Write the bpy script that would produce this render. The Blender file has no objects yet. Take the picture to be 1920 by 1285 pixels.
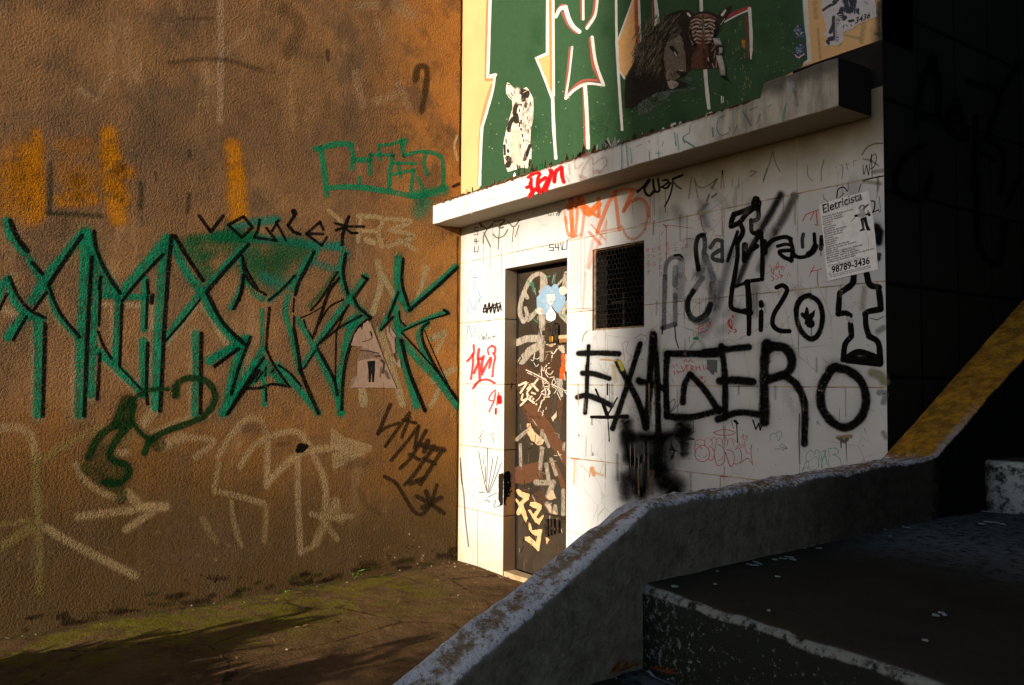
import bpy, bmesh, math, random
from mathutils import Vector, noise
from mathutils.geometry import tessellate_polygon
random.seed(7)
scene = bpy.context.scene
COL = scene.collection

# ------------------------------------------------------------------ camera
FPX = 1616.1                       # focal length in pixels of the 1920 px wide photo
YAW, PITCH, ROLL = math.radians(54.748), math.radians(2.701), math.radians(0.4076)
CAM = Vector((5.4947, -3.4066, 1.3100))
FWD = Vector((-math.sin(YAW)*math.cos(PITCH), math.cos(YAW)*math.cos(PITCH), math.sin(PITCH)))
R0 = Vector((math.cos(YAW), math.sin(YAW), 0)); U0 = R0.cross(FWD)
RGT = R0*math.cos(ROLL) + U0*math.sin(ROLL)
UPV = U0*math.cos(ROLL) - R0*math.sin(ROLL)
cam_d = bpy.data.cameras.new("camera"); cam = bpy.data.objects.new("camera", cam_d); COL.objects.link(cam)
from mathutils import Matrix
m = Matrix((RGT, UPV, -FWD)).transposed().to_4x4(); m.translation = CAM
cam.matrix_world = m
cam_d.sensor_width = 36; cam_d.lens = FPX/1920*36; cam_d.clip_start = 0.02; cam_d.clip_end = 800
scene.camera = cam

# ------------------------------------------------------------------ light
SUN_DIR = Vector((-0.075, 1.0, -0.262)).normalized()          # the way the light travels
elev = math.asin(-SUN_DIR.z); azim = math.atan2(-SUN_DIR.x, -SUN_DIR.y)
w = bpy.data.worlds.new("World"); scene.world = w; w.use_nodes = True
nt = w.node_tree; bgn = nt.nodes['Background']
sky = nt.nodes.new('ShaderNodeTexSky'); sky.sky_type = 'NISHITA'; sky.sun_disc = False
sky.sun_elevation = elev; sky.sun_rotation = azim; sky.air_density = 1.0; sky.dust_density = 0.8; sky.ozone_density = 1.6
nt.links.new(sky.outputs[0], bgn.inputs[0]); bgn.inputs[1].default_value = 0.115
sd = bpy.data.lights.new("sun", 'SUN'); sd.energy = 5.0; sd.angle = math.radians(0.5); sd.color = (1.0, 0.86, 0.68)
so = bpy.data.objects.new("sun", sd); COL.objects.link(so); so.rotation_mode = 'QUATERNION'
so.rotation_quaternion = SUN_DIR.to_track_quat('-Z', 'Y'); so.location = (4, -20, 12)
scene.view_settings.view_transform = 'Standard'; scene.view_settings.look = 'None'
scene.view_settings.exposure = 0.6; scene.view_settings.gamma = 1.0
scene.cycles.transparent_max_bounces = 40
scene.cycles.max_bounces = 8

# ------------------------------------------------------------------ helpers
def S(r, g, b):
    f = lambda c: (c/255/12.92 if c/255 <= 0.04045 else ((c/255+0.055)/1.055)**2.4)
    return (f(r), f(g), f(b))
def tag(o, label=None, cat=None, group=None, kind=None):
    if label: o['label'] = label
    if cat: o['category'] = cat
    if group: o['group'] = group
    if kind: o['kind'] = kind
    return o
def link(name, me, mat=None, parent=None):
    o = bpy.data.objects.new(name, me); COL.objects.link(o)
    if mat:
        for mm in (mat if isinstance(mat, (list, tuple)) else [mat]): me.materials.append(mm)
    if parent:
        o.parent = parent
        o.matrix_parent_inverse = parent_world(parent).inverted()
    return o
def parent_world(p):
    mtx = Matrix.Translation(p.location)
    return (parent_world(p.parent) @ p.matrix_parent_inverse @ mtx) if p.parent else mtx
def mesh(name, verts, faces, mat=None, parent=None, smooth=False):
    me = bpy.data.meshes.new(name); me.from_pydata([tuple(v) for v in verts], [], faces); me.validate(); me.update()
    if smooth:
        for p in me.polygons: p.use_smooth = True
    return link(name, me, mat, parent)
def from_bm(name, bm, mat=None, parent=None, smooth=False):
    bmesh.ops.recalc_face_normals(bm, faces=bm.faces)
    me = bpy.data.meshes.new(name); bm.to_mesh(me); bm.free()
    if smooth:
        for p in me.polygons: p.use_smooth = True
    return link(name, me, mat, parent)
def empty(name, loc=(0, 0, 0), parent=None):
    o = bpy.data.objects.new(name, None); COL.objects.link(o); o.location = loc; o.empty_display_size = 0.1
    if parent:
        o.parent = parent; o.matrix_parent_inverse = parent_world(parent).inverted()
    return o
def box(bm, x0, x1, y0, y1, z0, z1, bev=0.0):
    vs = [bm.verts.new(p) for p in ((x0,y0,z0),(x1,y0,z0),(x1,y1,z0),(x0,y1,z0),(x0,y0,z1),(x1,y0,z1),(x1,y1,z1),(x0,y1,z1))]
    fs = [bm.faces.new([vs[i] for i in q]) for q in ((0,3,2,1),(4,5,6,7),(0,1,5,4),(1,2,6,5),(2,3,7,6),(3,0,4,7))]
    if bev:
        es = set(e for f in fs for e in f.edges)
        bmesh.ops.bevel(bm, geom=list(es), offset=bev, segments=2, affect='EDGES', profile=0.5)
def tube(bm, pts, rads, n=8, cap=True):
    rings = []
    pts = [Vector(p) for p in pts]
    for i, p in enumerate(pts):
        a = pts[max(i-1, 0)]; b = pts[min(i+1, len(pts)-1)]
        t = (b-a).normalized(); q = t.to_track_quat('Z', 'X')
        rings.append([bm.verts.new(p + q @ Vector((math.cos(k*2*math.pi/n)*rads[i], math.sin(k*2*math.pi/n)*rads[i], 0))) for k in range(n)])
    for r, s in zip(rings, rings[1:]):
        for k in range(n): bm.faces.new((r[k], r[(k+1) % n], s[(k+1) % n], s[k]))
    if cap:
        bm.faces.new(rings[0][::-1]); bm.faces.new(rings[-1])

# photo point -> the point where its line of sight meets a real plane of the place
def ray(px, py): return FWD + RGT*((px-960)/FPX) - UPV*((py-642.5)/FPX)
def on(px, py, axis, val):
    d = ray(px, py); return CAM + d*((val-CAM[axis])/d[axis])
SLABY = -0.244
SURF = {'L': (0, 0.0, 1), 'F': (1, 0.0, -1), 'D': (1, 0.1, -1), 'S': (1, SLABY, -1), 'R': (0, 3.427, 1)}   # axis, plane, outward sign
def on_surf(s, px, py, off):
    a, v, sg = SURF[s]; return on(px, py, a, v + sg*off)

# ------------------------------------------------------------------ node helpers
class NT:
    def __init__(s, name):
        s.m = bpy.data.materials.new(name); s.m.use_nodes = True; s.t = s.m.node_tree; s.t.nodes.clear()
        s.out = s.n('ShaderNodeOutputMaterial'); s.b = s.n('ShaderNodeBsdfPrincipled')
        s.t.links.new(s.b.outputs[0], s.out.inputs[0])
        s.pos = s.n('ShaderNodeNewGeometry').outputs['Position']
    def n(s, t, **k):
        x = s.t.nodes.new(t)
        for a, v in k.items(): setattr(x, a, v)
        return x
    def inp(s, sock, v):
        if v is None: return
        if hasattr(v, 'is_output') or isinstance(v, bpy.types.NodeSocket): s.t.links.new(v, sock)
        else:
            if isinstance(v, (tuple, list)) and len(v) == 3 and sock.type == 'RGBA': v = (*v, 1)
            sock.default_value = v
    def math(s, op, a, b=None, c=None, clamp=False):
        x = s.n('ShaderNodeMath', operation=op, use_clamp=clamp)
        for i, v in enumerate((a, b, c)): s.inp(x.inputs[i], v)
        return x.outputs[0]
    def mix(s, f, a, b, mode='MIX'):
        x = s.n('ShaderNodeMix', data_type='RGBA', blend_type=mode)
        s.inp(x.inputs[0], f); s.inp(x.inputs[6], a); s.inp(x.inputs[7], b); return x.outputs[2]
    def noise(s, scale, detail=4, rough=0.55, vec=None, dist=0.0, stretch=None):
        v = vec if vec is not None else s.pos
        if stretch:
            mp = s.n('ShaderNodeMapping'); s.inp(mp.inputs[0], v); mp.inputs[3].default_value = stretch; v = mp.outputs[0]
        x = s.n('ShaderNodeTexNoise'); s.inp(x.inputs['Vector'], v)
        x.inputs['Scale'].default_value = scale; x.inputs['Detail'].default_value = detail
        x.inputs['Roughness'].default_value = rough; x.inputs['Distortion'].default_value = dist
        return x.outputs[0]
    def vor(s, scale, feature='F1', stretch=None, out='Distance', rnd=1.0):
        v = s.pos
        if stretch:
            mp = s.n('ShaderNodeMapping'); s.inp(mp.inputs[0], v); mp.inputs[3].default_value = stretch; v = mp.outputs[0]
        x = s.n('ShaderNodeTexVoronoi', feature=feature); s.inp(x.inputs['Vector'], v); x.inputs['Scale'].default_value = scale
        x.inputs['Randomness'].default_value = rnd
        return x.outputs[out]
    def step(s, v, a, b, lo=0.0, hi=1.0):
        x = s.n('ShaderNodeMapRange', interpolation_type='SMOOTHSTEP')
        s.inp(x.inputs[0], v)
        if a < b:
            x.inputs[1].default_value, x.inputs[2].default_value, x.inputs[3].default_value, x.inputs[4].default_value = a, b, lo, hi
        else:
            x.inputs[1].default_value, x.inputs[2].default_value, x.inputs[3].default_value, x.inputs[4].default_value = b, a, hi, lo
        return x.outputs[0]
    def xyz(s):
        x = s.n('ShaderNodeSeparateXYZ'); s.inp(x.inputs[0], s.pos); return x.outputs
    def bump(s, h, strength, dist, prev=None):
        x = s.n('ShaderNodeBump'); x.inputs['Strength'].default_value = strength; x.inputs['Distance'].default_value = dist
        s.inp(x.inputs['Height'], h)
        if prev is not None: s.inp(x.inputs['Normal'], prev)
        return x.outputs[0]
    def fin(s, col, rough=0.8, normal=None, spec=0.3, alpha=None, metal=None):
        s.inp(s.b.inputs['Base Color'], col); s.inp(s.b.inputs['Roughness'], rough)
        s.b.inputs['Specular IOR Level'].default_value = spec
        if normal is not None: s.inp(s.b.inputs['Normal'], normal)
        if alpha is not None: s.inp(s.b.inputs['Alpha'], alpha)
        if metal is not None: s.inp(s.b.inputs['Metallic'], metal)
        return s.m

def stucco_bump(t):
    patch = t.step(t.noise(1.7, 3), 0.47, 0.64)
    grain = t.noise(120, 4, 0.65)
    pits = t.step(t.noise(70, 3, 0.6), 0.40, 0.58)
    lumps = t.noise(34, 6, 0.70)
    c = t.noise(30, 4, 0.65, dist=1.6, stretch=(1, 1.25, 0.8))
    crease = t.math('MULTIPLY', t.step(t.math('ABSOLUTE', t.math('SUBTRACT', c, 0.5)), 0.0, 0.045), patch)
    h = t.math('ADD', t.math('MULTIPLY', grain, 0.75), t.math('MULTIPLY', pits, 0.42))
    h = t.math('ADD', h, t.math('MULTIPLY', lumps, 0.85))
    h = t.math('ADD', h, t.math('MULTIPLY', crease, 0.55))
    return t.bump(h, 1.0, 0.020, t.bump(t.noise(3.2, 3), 0.7, 0.04))
def tile_bump(t):
    return t.bump(t.noise(5, 3), 0.25, 0.004, t.bump(t.noise(300, 2), 0.12, 0.0005))

# ---- wall materials
def mat_stucco():
    t = NT('brown_stucco'); X, Y, Z = t.xyz()[0:3]
    base = t.mix(t.step(t.noise(0.9, 5, 0.6), 0.36, 0.66), (0.135, 0.074, 0.034), (0.215, 0.110, 0.044))
    near = t.step(t.math('ADD', Y, t.math('MULTIPLY', t.noise(1.4, 4), 0.7)), -0.6, 0.33)     # orange near the corner: bounced light put into the colour
    base = t.mix(t.math('MULTIPLY', near, 0.75), base, (0.37, 0.150, 0.026))
    low = t.step(t.math('ADD', Z, t.math('MULTIPLY', t.noise(2.0, 4), 0.7)), 1.75, 1.15)
    base = t.mix(t.math('MULTIPLY', low, 0.80), base, (0.185, 0.078, 0.014))
    base = t.mix(t.math('MULTIPLY', t.step(t.noise(5, 6, 0.7), 0.50, 0.68), 0.55), base, (0.085, 0.046, 0.020))
    base = t.mix(t.math('MULTIPLY', t.step(t.noise(4, 4, 0.6, stretch=(1, 1, 0.25)), 0.56, 0.75), 0.35), base, (0.42, 0.26, 0.14))
    # damp dirt creeping up from the pavement, with a ragged upper edge
    damp = t.math('ADD', Z, t.math('MULTIPLY', t.noise(2.6, 6, 0.65), 0.62))
    damp = t.math('SUBTRACT', damp, t.math('MULTIPLY', Y, -0.10))
    base = t.mix(t.math('MULTIPLY', t.step(damp, 1.30, 0.42), 0.86), base, (0.050, 0.032, 0.011))
    bl = t.math('MULTIPLY', t.step(t.noise(1.9, 7, 0.68), 0.46, 0.62), t.step(t.math('SUBTRACT', Z, t.math('MULTIPLY', Y, 0.35)), 2.0, 3.2, 0.35, 0.75))
    base = t.mix(bl, base, (0.078, 0.050, 0.030))
    sal = t.math('MULTIPLY', t.step(t.noise(11, 6, 0.75), 0.60, 0.66), t.step(t.noise(1.1, 3), 0.46, 0.60))
    base = t.mix(t.math('MULTIPLY', sal, 0.35), base, (0.36, 0.225, 0.13))
    run = t.math('MULTIPLY', t.step(t.noise(6, 5, 0.65, stretch=(1, 2.6, 0.12)), 0.56, 0.68), t.step(t.noise(0.8, 2), 0.42, 0.58))
    base = t.mix(t.math('MULTIPLY', run, 0.40), base, (0.10, 0.062, 0.032))
    spk = t.step(t.noise(120, 2), 0.70, 0.78)
    base = t.mix(t.math('MULTIPLY', spk, 0.35), base, (0.45, 0.30, 0.18))
    return t.fin(base, 0.92, stucco_bump(t), spec=0.15)

def tile_nodes(t, x0, dx, z0, dz, gw=0.0022):
    X, Y, Z = t.xyz()[0:3]
    def ln(v, o, d):
        f = t.math('FRACT', t.math('ADD', t.math('DIVIDE', t.math('SUBTRACT', v, o), d), 0.5))
        return t.math('MULTIPLY', t.math('ABSOLUTE', t.math('SUBTRACT', f, 0.5)), d)
    wob = t.math('MULTIPLY', t.math('SUBTRACT', t.noise(14, 3), 0.5), 0.004)
    return t.math('ABSOLUTE', t.math('ADD', ln(X, x0, dx), wob)), t.math('ABSOLUTE', t.math('ADD', ln(Z, z0, dz), wob)), gw
def mat_tile(name, x0, dx):
    t = NT(name); X, Y, Z = t.xyz()[0:3]
    lx, lz, gw = tile_nodes(t, x0, dx, 2.209, 0.4535)
    base = t.mix(t.step(t.noise(1.6, 5, 0.6), 0.35, 0.7), (0.50, 0.515, 0.535), (0.60, 0.61, 0.625))
    base = t.mix(t.math('MULTIPLY', t.step(t.noise(14, 5, 0.7, stretch=(1, 1, 0.3)), 0.5, 0.8), 0.35), base, (0.47, 0.45, 0.40))
    crz = t.math('ADD', t.vor(5.5, 'DISTANCE_TO_EDGE'), t.math('MULTIPLY', t.math('SUBTRACT', t.noise(22, 3), 0.5), 0.05))
    crk = t.math('MULTIPLY', t.step(t.math('ABSOLUTE', crz), 0.016, 0.002), t.step(t.noise(2.2, 2), 0.42, 0.62))
    base = t.mix(t.math('MULTIPLY', crk, 0.55), base, (0.25, 0.23, 0.19))
    # rusty run-off under the joints, yellowed skirting
    stain = t.math('MULTIPLY', t.step(t.noise(9, 4, 0.6, stretch=(2.2, 1, 0.22)), 0.57, 0.74), t.step(t.noise(1.7, 2), 0.40, 0.62))
    base = t.mix(t.math('MULTIPLY', stain, 0.42), base, (0.55, 0.40, 0.20))
    low = t.step(t.math('ADD', Z, t.math('MULTIPLY', t.noise(9, 4), 0.5)), 0.62, 0.18)
    base = t.mix(t.math('MULTIPLY', low, 0.55), base, (0.50, 0.38, 0.20))
    edge = t.step(t.math('ADD', X, t.math('MULTIPLY', t.noise(8, 4), 0.10)), 0.14, 0.035)
    base = t.mix(t.math('MULTIPLY', edge, 0.55), base, (0.62, 0.40, 0.17))
    under = t.step(t.math('ADD', Z, t.math('MULTIPLY', t.noise(3, 3), 0.3)), 2.33, 2.66)  # shade below the ledge, put into the tile colour as a dark band
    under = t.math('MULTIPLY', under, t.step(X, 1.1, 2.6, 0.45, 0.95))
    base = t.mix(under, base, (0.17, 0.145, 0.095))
    vis = t.step(t.noise(6, 3), 0.30, 0.55, 0.35, 1.0)
    gz = t.math('MULTIPLY', t.step(lz, gw*1.9, gw*0.8), vis); gx = t.math('MULTIPLY', t.step(lx, gw*1.4, gw*0.5), t.math('MULTIPLY', vis, 0.7))
    gc = t.mix(t.step(t.noise(11, 3), 0.45, 0.6), (0.44, 0.33, 0.19), (0.12, 0.09, 0.055))
    g = t.math('MAXIMUM', gz, gx)
    base = t.mix(g, base, gc)
    hz = t.math('MULTIPLY', t.step(lz, gw*2.6, gw*1.8), 0.5)
    base = t.mix(t.math('MULTIPLY', hz, 0.4), base, (0.55, 0.45, 0.30))
    spk = t.math('MULTIPLY', t.step(t.noise(55, 2), 0.72, 0.76), 0.6)
    base = t.mix(spk, base, (0.2, 0.17, 0.13))
    nrm = t.bump(t.math('SUBTRACT', 1.0, g), 0.6, 0.002, tile_bump(t))
    return t.fin(base, 0.55, nrm, spec=0.3)
def mat_side_tile():
    t = NT('dark_side_tile'); X, Y, Z = t.xyz()[0:3]
    def ln(v, o, d):
        f = t.math('FRACT', t.math('ADD', t.math('DIVIDE', t.math('SUBTRACT', v, o), d), 0.5))
        return t.math('MULTIPLY', t.math('ABSOLUTE', t.math('SUBTRACT', f, 0.5)), d)
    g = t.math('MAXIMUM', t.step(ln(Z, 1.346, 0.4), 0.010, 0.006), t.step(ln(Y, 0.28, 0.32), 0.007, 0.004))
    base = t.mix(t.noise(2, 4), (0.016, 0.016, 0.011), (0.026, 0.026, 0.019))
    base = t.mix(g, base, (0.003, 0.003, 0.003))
    return t.fin(base, 0.9, t.bump(t.math('SUBTRACT', 1.0, g), 0.6, 0.004), spec=0.05)
def mat_slab():
    t = NT('whitewashed_concrete'); X, Y, Z = t.xyz()[0:3]
    base = t.mix(t.step(t.noise(2.5, 5), 0.35, 0.7), (0.68, 0.67, 0.65), (0.78, 0.77, 0.75))
    st = t.math('MULTIPLY', t.step(t.noise(14, 5, 0.65, stretch=(1.6, 1, 0.15)), 0.5, 0.72), 0.40)
    base = t.mix(st, base, (0.42, 0.36, 0.31))
    bare = t.step(t.math('ADD', X, t.math('MULTIPLY', t.noise(4, 5, 0.65), 0.7)), 2.75, 3.25)
    conc = t.mix(t.step(t.noise(10, 6, 0.7, stretch=(1.5, 1, 0.35)), 0.38, 0.66), (0.40, 0.36, 0.29), (0.15, 0.13, 0.10))
    top = t.step(t.math('ADD', Z, t.math('MULTIPLY', t.noise(7, 5, 0.7), 0.10)), 2.63, 2.71)
    base = t.mix(t.math('MULTIPLY', bare, 0.9), base, conc)
    base = t.mix(t.math('MULTIPLY', t.math('MULTIPLY', top, bare), 0.85), base, (0.06, 0.055, 0.04))
    soil = t.step(t.math('ADD', Z, t.math('MULTIPLY', t.noise(38, 4, 0.7), 0.045)), 2.622, 2.650)
    base = t.mix(t.math('MULTIPLY', soil, t.math('SUBTRACT', 1.0, bare)), base, (0.13, 0.07, 0.035))
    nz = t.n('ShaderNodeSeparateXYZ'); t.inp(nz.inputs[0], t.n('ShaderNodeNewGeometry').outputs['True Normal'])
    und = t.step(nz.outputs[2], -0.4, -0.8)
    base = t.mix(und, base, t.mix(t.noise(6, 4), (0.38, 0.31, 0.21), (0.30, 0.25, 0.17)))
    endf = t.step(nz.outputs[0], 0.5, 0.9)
    base = t.mix(endf, base, (0.02, 0.014, 0.010))  # end face turned from the sun, its shade put into the colour
    vj = t.math('FRACT', t.math('DIVIDE', t.math('SUBTRACT', X, 0.2), 0.45))
    vl = t.math('MULTIPLY', t.step(t.math('ABSOLUTE', t.math('SUBTRACT', vj, 0.5)), 0.006, 0.003), 0.35)
    base = t.mix(vl, base, (0.3, 0.22, 0.14))
    return t.fin(base, 0.75, t.bump(t.noise(60, 5, 0.7), 0.5, 0.003), spec=0.2)
def mat_mural():
    t = NT('peach_mural_paint'); X, Y, Z = t.xyz()[0:3]
    base = t.mix(t.step(t.noise(3, 4), 0.3, 0.7), (0.62, 0.37, 0.165), (0.68, 0.42, 0.19))
    base = t.mix(t.math('MULTIPLY', t.step(t.noise(26, 4, 0.7, stretch=(1, 1, 0.5)), 0.60, 0.75), 0.5), base, (0.42, 0.38, 0.26))
    base = t.mix(t.step(t.math('ADD', X, t.math('MULTIPLY', t.noise(16, 5, 0.7), 0.12)), 3.42, 3.50), base, (0.10, 0.08, 0.05))
    return t.fin(base, 0.7, t.bump(t.noise(30, 5, 0.6), 0.3, 0.003), spec=0.2)
def simple(name, c1, c2, scale=8, rough=0.8, bump=0.3, bd=0.003, bs=60, spec=0.2, metal=None, stretch=None):
    t = NT(name)
    c = t.mix(t.step(t.noise(scale, 5, 0.62, stretch=stretch), 0.35, 0.68), c1, c2)
    return t.fin(c, rough, t.bump(t.noise(bs, 5, 0.65), bump, bd) if bump else None, spec=spec, metal=metal)

# ---- paint laid on a surface (strokes with sprayed or brushed edges)
def mat_paint(name, bumpf, grain=1.0, rough=0.7, spec=0.2, pitted=0.0, brush=None):
    t = NT(name)
    at = t.n('ShaderNodeAttribute', attribute_name='Col'); at.attribute_type = 'GEOMETRY'
    st = t.n('ShaderNodeUVMap', uv_map='st'); pr = t.n('ShaderNodeUVMap', uv_map='prm')
    s = t.n('ShaderNodeSeparateXYZ'); t.inp(s.inputs[0], st.outputs[0])
    p = t.n('ShaderNodeSeparateXYZ'); t.inp(p.inputs[0], pr.outputs[0])
    u, v, soft, dry = s.outputs[0], s.outputs[1], p.outputs[0], p.outputs[1]
    d = t.math('SQRT', t.math('ADD', t.math('MULTIPLY', u, u), t.math('MULTIPLY', v, v)))
    n1 = t.math('SUBTRACT', t.noise(420*grain, 2, 0.6), 0.5)
    n2 = t.math('SUBTRACT', t.noise(45, 3), 0.5)
    e = t.math('SUBTRACT', 1.0, d)
    e = t.math('ADD', e, t.math('MULTIPLY', t.math('ADD', t.math('MULTIPLY', n1, 1.1), t.math('MULTIPLY', n2, 0.5)), t.math('MINIMUM', t.math('MULTIPLY', soft, 0.8), e)))
    a = t.math('DIVIDE', e, t.math('MAXIMUM', soft, 0.02), clamp=True)
    a = t.math('MULTIPLY', t.math('MULTIPLY', a, a), t.math('SUBTRACT', 3.0, t.math('MULTIPLY', a, 2.0)))
    dn = t.step(t.noise(130*grain, 4, 0.7, stretch=brush), 0.42, 0.60)
    a = t.math('MULTIPLY', a, t.math('SUBTRACT', 1.0, t.math('MULTIPLY', dry, t.math('SUBTRACT', 1.0, dn))))
    if pitted:
        pm = t.step(t.noise(70, 3, 0.6), 0.36, 0.50, 1.0-pitted, 1.0)
        cv = t.step(t.noise(5, 4, 0.6), 0.30, 0.52, 0.80, 1.0)
        a = t.math('MULTIPLY', t.math('MULTIPLY', a, pm), cv)
    a = t.math('MULTIPLY', a, at.outputs['Alpha'])
    col = t.mix(t.step(t.noise(30, 4), 0.3, 0.7, 0.0, 0.13), at.outputs['Color'], (0.0, 0.0, 0.0), 'MIX')
    return t.fin(col, rough, bumpf(t) if bumpf else None, spec=spec, alpha=a)

M = {}
M['stucco'] = mat_stucco()
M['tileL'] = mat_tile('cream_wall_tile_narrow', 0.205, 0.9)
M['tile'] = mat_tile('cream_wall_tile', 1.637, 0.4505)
M['side'] = mat_side_tile()
M['slab'] = mat_slab()
M['mural'] = mat_mural()
M['black'] = simple('grime_and_gap_black', (0.004, 0.004, 0.004), (0.010, 0.008, 0.006))  # near-black shared by the grimy wall strip, interior walls and door gap
M['pL'] = mat_paint('spray_on_stucco', stucco_bump, 0.8, 0.9, 0.04, 0.45)
for k_ in ('stucco', 'pL'): M[k_].cycles.use_bump_map_correction = False
M['pF'] = mat_paint('spray_on_tile', tile_bump, 1.0, 0.7, 0.06)
M['pM'] = mat_paint('brushed_wall_paint', lambda t: t.bump(t.noise(30, 5, 0.6), 0.3, 0.003), 0.9, 0.6, 0.2)
M['pD'] = mat_paint('marks_on_door', lambda t: t.bump(t.noise(70, 4), 0.3, 0.002), 0.9, 0.6, 0.12, 0.0, (1.0, 1.0, 0.22))

# ------------------------------------------------------------------ painted strokes
LAYER = [0]
class Paint:
    """collects strokes and fills given in photo points and lays them on one real surface"""
    def __init__(s, surf, base=0.00007):
        s.surf = surf; s.v = []; s.f = []; s.c = []; s.st = []; s.prm = []; s.base = base; s.o = (0, 0, 1)
    def crop(s, ox, oy, sc): s.o = (ox, oy, sc); return s
    def T(s, p): return (s.o[0] + p[0]/s.o[2], s.o[1] + p[1]/s.o[2])
    def off(s):
        LAYER[0] += 1; return s.base + LAYER[0]*3.5e-7
    def add(s, p, off, c, st, prm):
        s.v.append(on_surf(s.surf, p[0], p[1], off)); s.c.append(c); s.st.append(st); s.prm.append(prm); return len(s.v)-1
    def line(s, pts, w, col, soft=0.2, op=1.0, dry=0.0, curve=True, halo=0.0, w2=None, wob=0.0):
        P = [Vector(s.T(p)) for p in pts]; kf = 1/(1-0.42*min(soft, 1)); hw = kf*w/s.o[2]/2; hw2 = kf*(w2 if w2 is not None else w)/s.o[2]/2
        if halo:
            s._rib(P, hw*2.3, hw2*2.3, col, 1.0, op*halo, 0.0, curve, 0)
        s._rib(P, hw, hw2, col, soft, op, dry, curve, wob)
        return s
    def _rib(s, P, hw, hw2, col, soft, op, dry, curve, wob):
        if len(P) == 1: P = [P[0], P[0]+Vector((0.3, 0.1))]
        if not curve and len(P) > 2:
            for a, b in zip(P, P[1:]): s._rib([a, b], hw, hw2, col, soft, op, dry, True, wob)
            return
        pts = []
        if len(P) == 2: pts = [P[0], (P[0]+P[1])/2, P[1]] if not wob else [P[0].lerp(P[1], k/8) for k in range(9)]
        else:
            Q = [P[0]*2-P[1]] + P + [P[-1]*2-P[-2]]
            for i in range(1, len(Q)-2):
                a, b, c, d = Q[i-1:i+3]; k = max(2, min(14, int((c-b).length/max(hw*0.6, 2.0))))
                for j in range(k):
                    t = j/k
                    pts.append(0.5*((2*b)+(c-a)*t+(2*a-5*b+4*c-d)*t*t+(3*b-a-3*c+d)*t**3))
            pts.append(P[-1].copy())
        if wob:
            pts = [p + Vector((noise.noise((p.x*0.3, p.y*0.3, 1)), noise.noise((p.x*0.3, p.y*0.3, 9))))*wob for p in pts]
        tg = []
        for i in range(len(pts)):
            d = pts[min(i+1, len(pts)-1)]-pts[max(i-1, 0)]
            tg.append(d.normalized() if d.length > 1e-6 else Vector((1, 0)))
        n = len(pts); rows = []
        rows.append((pts[0]-tg[0]*hw, tg[0], hw, -1.0))
        for i in range(n): rows.append((pts[i], tg[i], hw+(hw2-hw)*i/max(n-1, 1), 0.0))
        rows.append((pts[-1]+tg[-1]*hw2, tg[-1], hw2, 1.0))
        o = s.off(); c = (*col, op); idx = []
        for i, (p, t, h, b) in enumerate(rows):
            h *= 1 + 0.16*noise.noise((p.x*0.045, p.y*0.045, o*1e6)) + 0.07*noise.noise((p.x*0.2, p.y*0.2, 5))
            nn = Vector((-t.y, t.x))*h
            oo = o
            idx.append((s.add(p+nn, oo, c, (1.0, b), (soft, dry)), s.add(p, oo, c, (0.0, b), (soft, dry)), s.add(p-nn, oo, c, (-1.0, b), (soft, dry))))
        for a, b in zip(idx, idx[1:]):
            s.f.append((a[0], a[1], b[1], b[0])); s.f.append((a[1], a[2], b[2], b[1]))
    def fill(s, pts, col, op=1.0, dry=0.0, rag=0.0):
        P = [Vector(s.T(p)) for p in pts]
        if rag:
            Q = []
            for a, b in zip(P, P[1:]+P[:1]):
                k = max(1, int((b-a).length/2.5))
                for j in range(k):
                    q = a.lerp(b, j/k); Q.append(q + Vector((random.uniform(-1, 1), random.uniform(-1, 1)))*rag)
            P = Q
        o = s.off(); base = [s.add(p, o, (*col, op), (0, 0), (0.1, dry)) for p in P]
        for t in tessellate_polygon([[Vector((p.x, p.y, 0)) for p in P]]): s.f.append(tuple(base[k] for k in t))
        return s
    def dot(s, p, w, col, soft=0.3, op=1.0, n=1): return s.line([p, (p[0]+0.3, p[1])], w, col, soft, op)
    def text(s, txt, o, X, Y, col, op=1.0, bold=0.0, align='LEFT'):
        cu = bpy.data.curves.new('lettering', 'FONT'); cu.body = txt; cu.size = 1.0; cu.offset = bold; cu.resolution_u = 3; cu.align_x = align
        ob = bpy.data.objects.new('lettering', cu); COL.objects.link(ob)
        bpy.context.view_layer.update()
        me = bpy.data.meshes.new_from_object(ob.evaluated_get(bpy.context.evaluated_depsgraph_get()))
        off = s.off(); O = s.T(o); k = s.o[2]
        ids = [s.add((O[0]+(v.co.x*X[0]+v.co.y*Y[0])/k, O[1]+(v.co.x*X[1]+v.co.y*Y[1])/k), off, (*col, op), (0, 0), (0.1, 0)) for v in me.vertices]
        for p in me.polygons: s.f.append(tuple(ids[q] for q in p.vertices))
        bpy.data.objects.remove(ob); bpy.data.curves.remove(cu); bpy.data.meshes.remove(me)
        return s
    def build(s, name, mat, parent=None, label=None):
        me = bpy.data.meshes.new(name); me.from_pydata([tuple(v) for v in s.v], [], s.f); me.update()
        ca = me.color_attributes.new('Col', 'FLOAT_COLOR', 'POINT')
        for i, c in enumerate(s.c): ca.data[i].color = c
        for nm, arr in (('st', s.st), ('prm', s.prm)):
            uv = me.uv_layers.new(name=nm)
            for lp in me.loops: uv.data[lp.index].uv = arr[lp.vertex_index]
        o = link(name, me, mat, parent)
        if label: o['label'] = label
        return o
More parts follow.
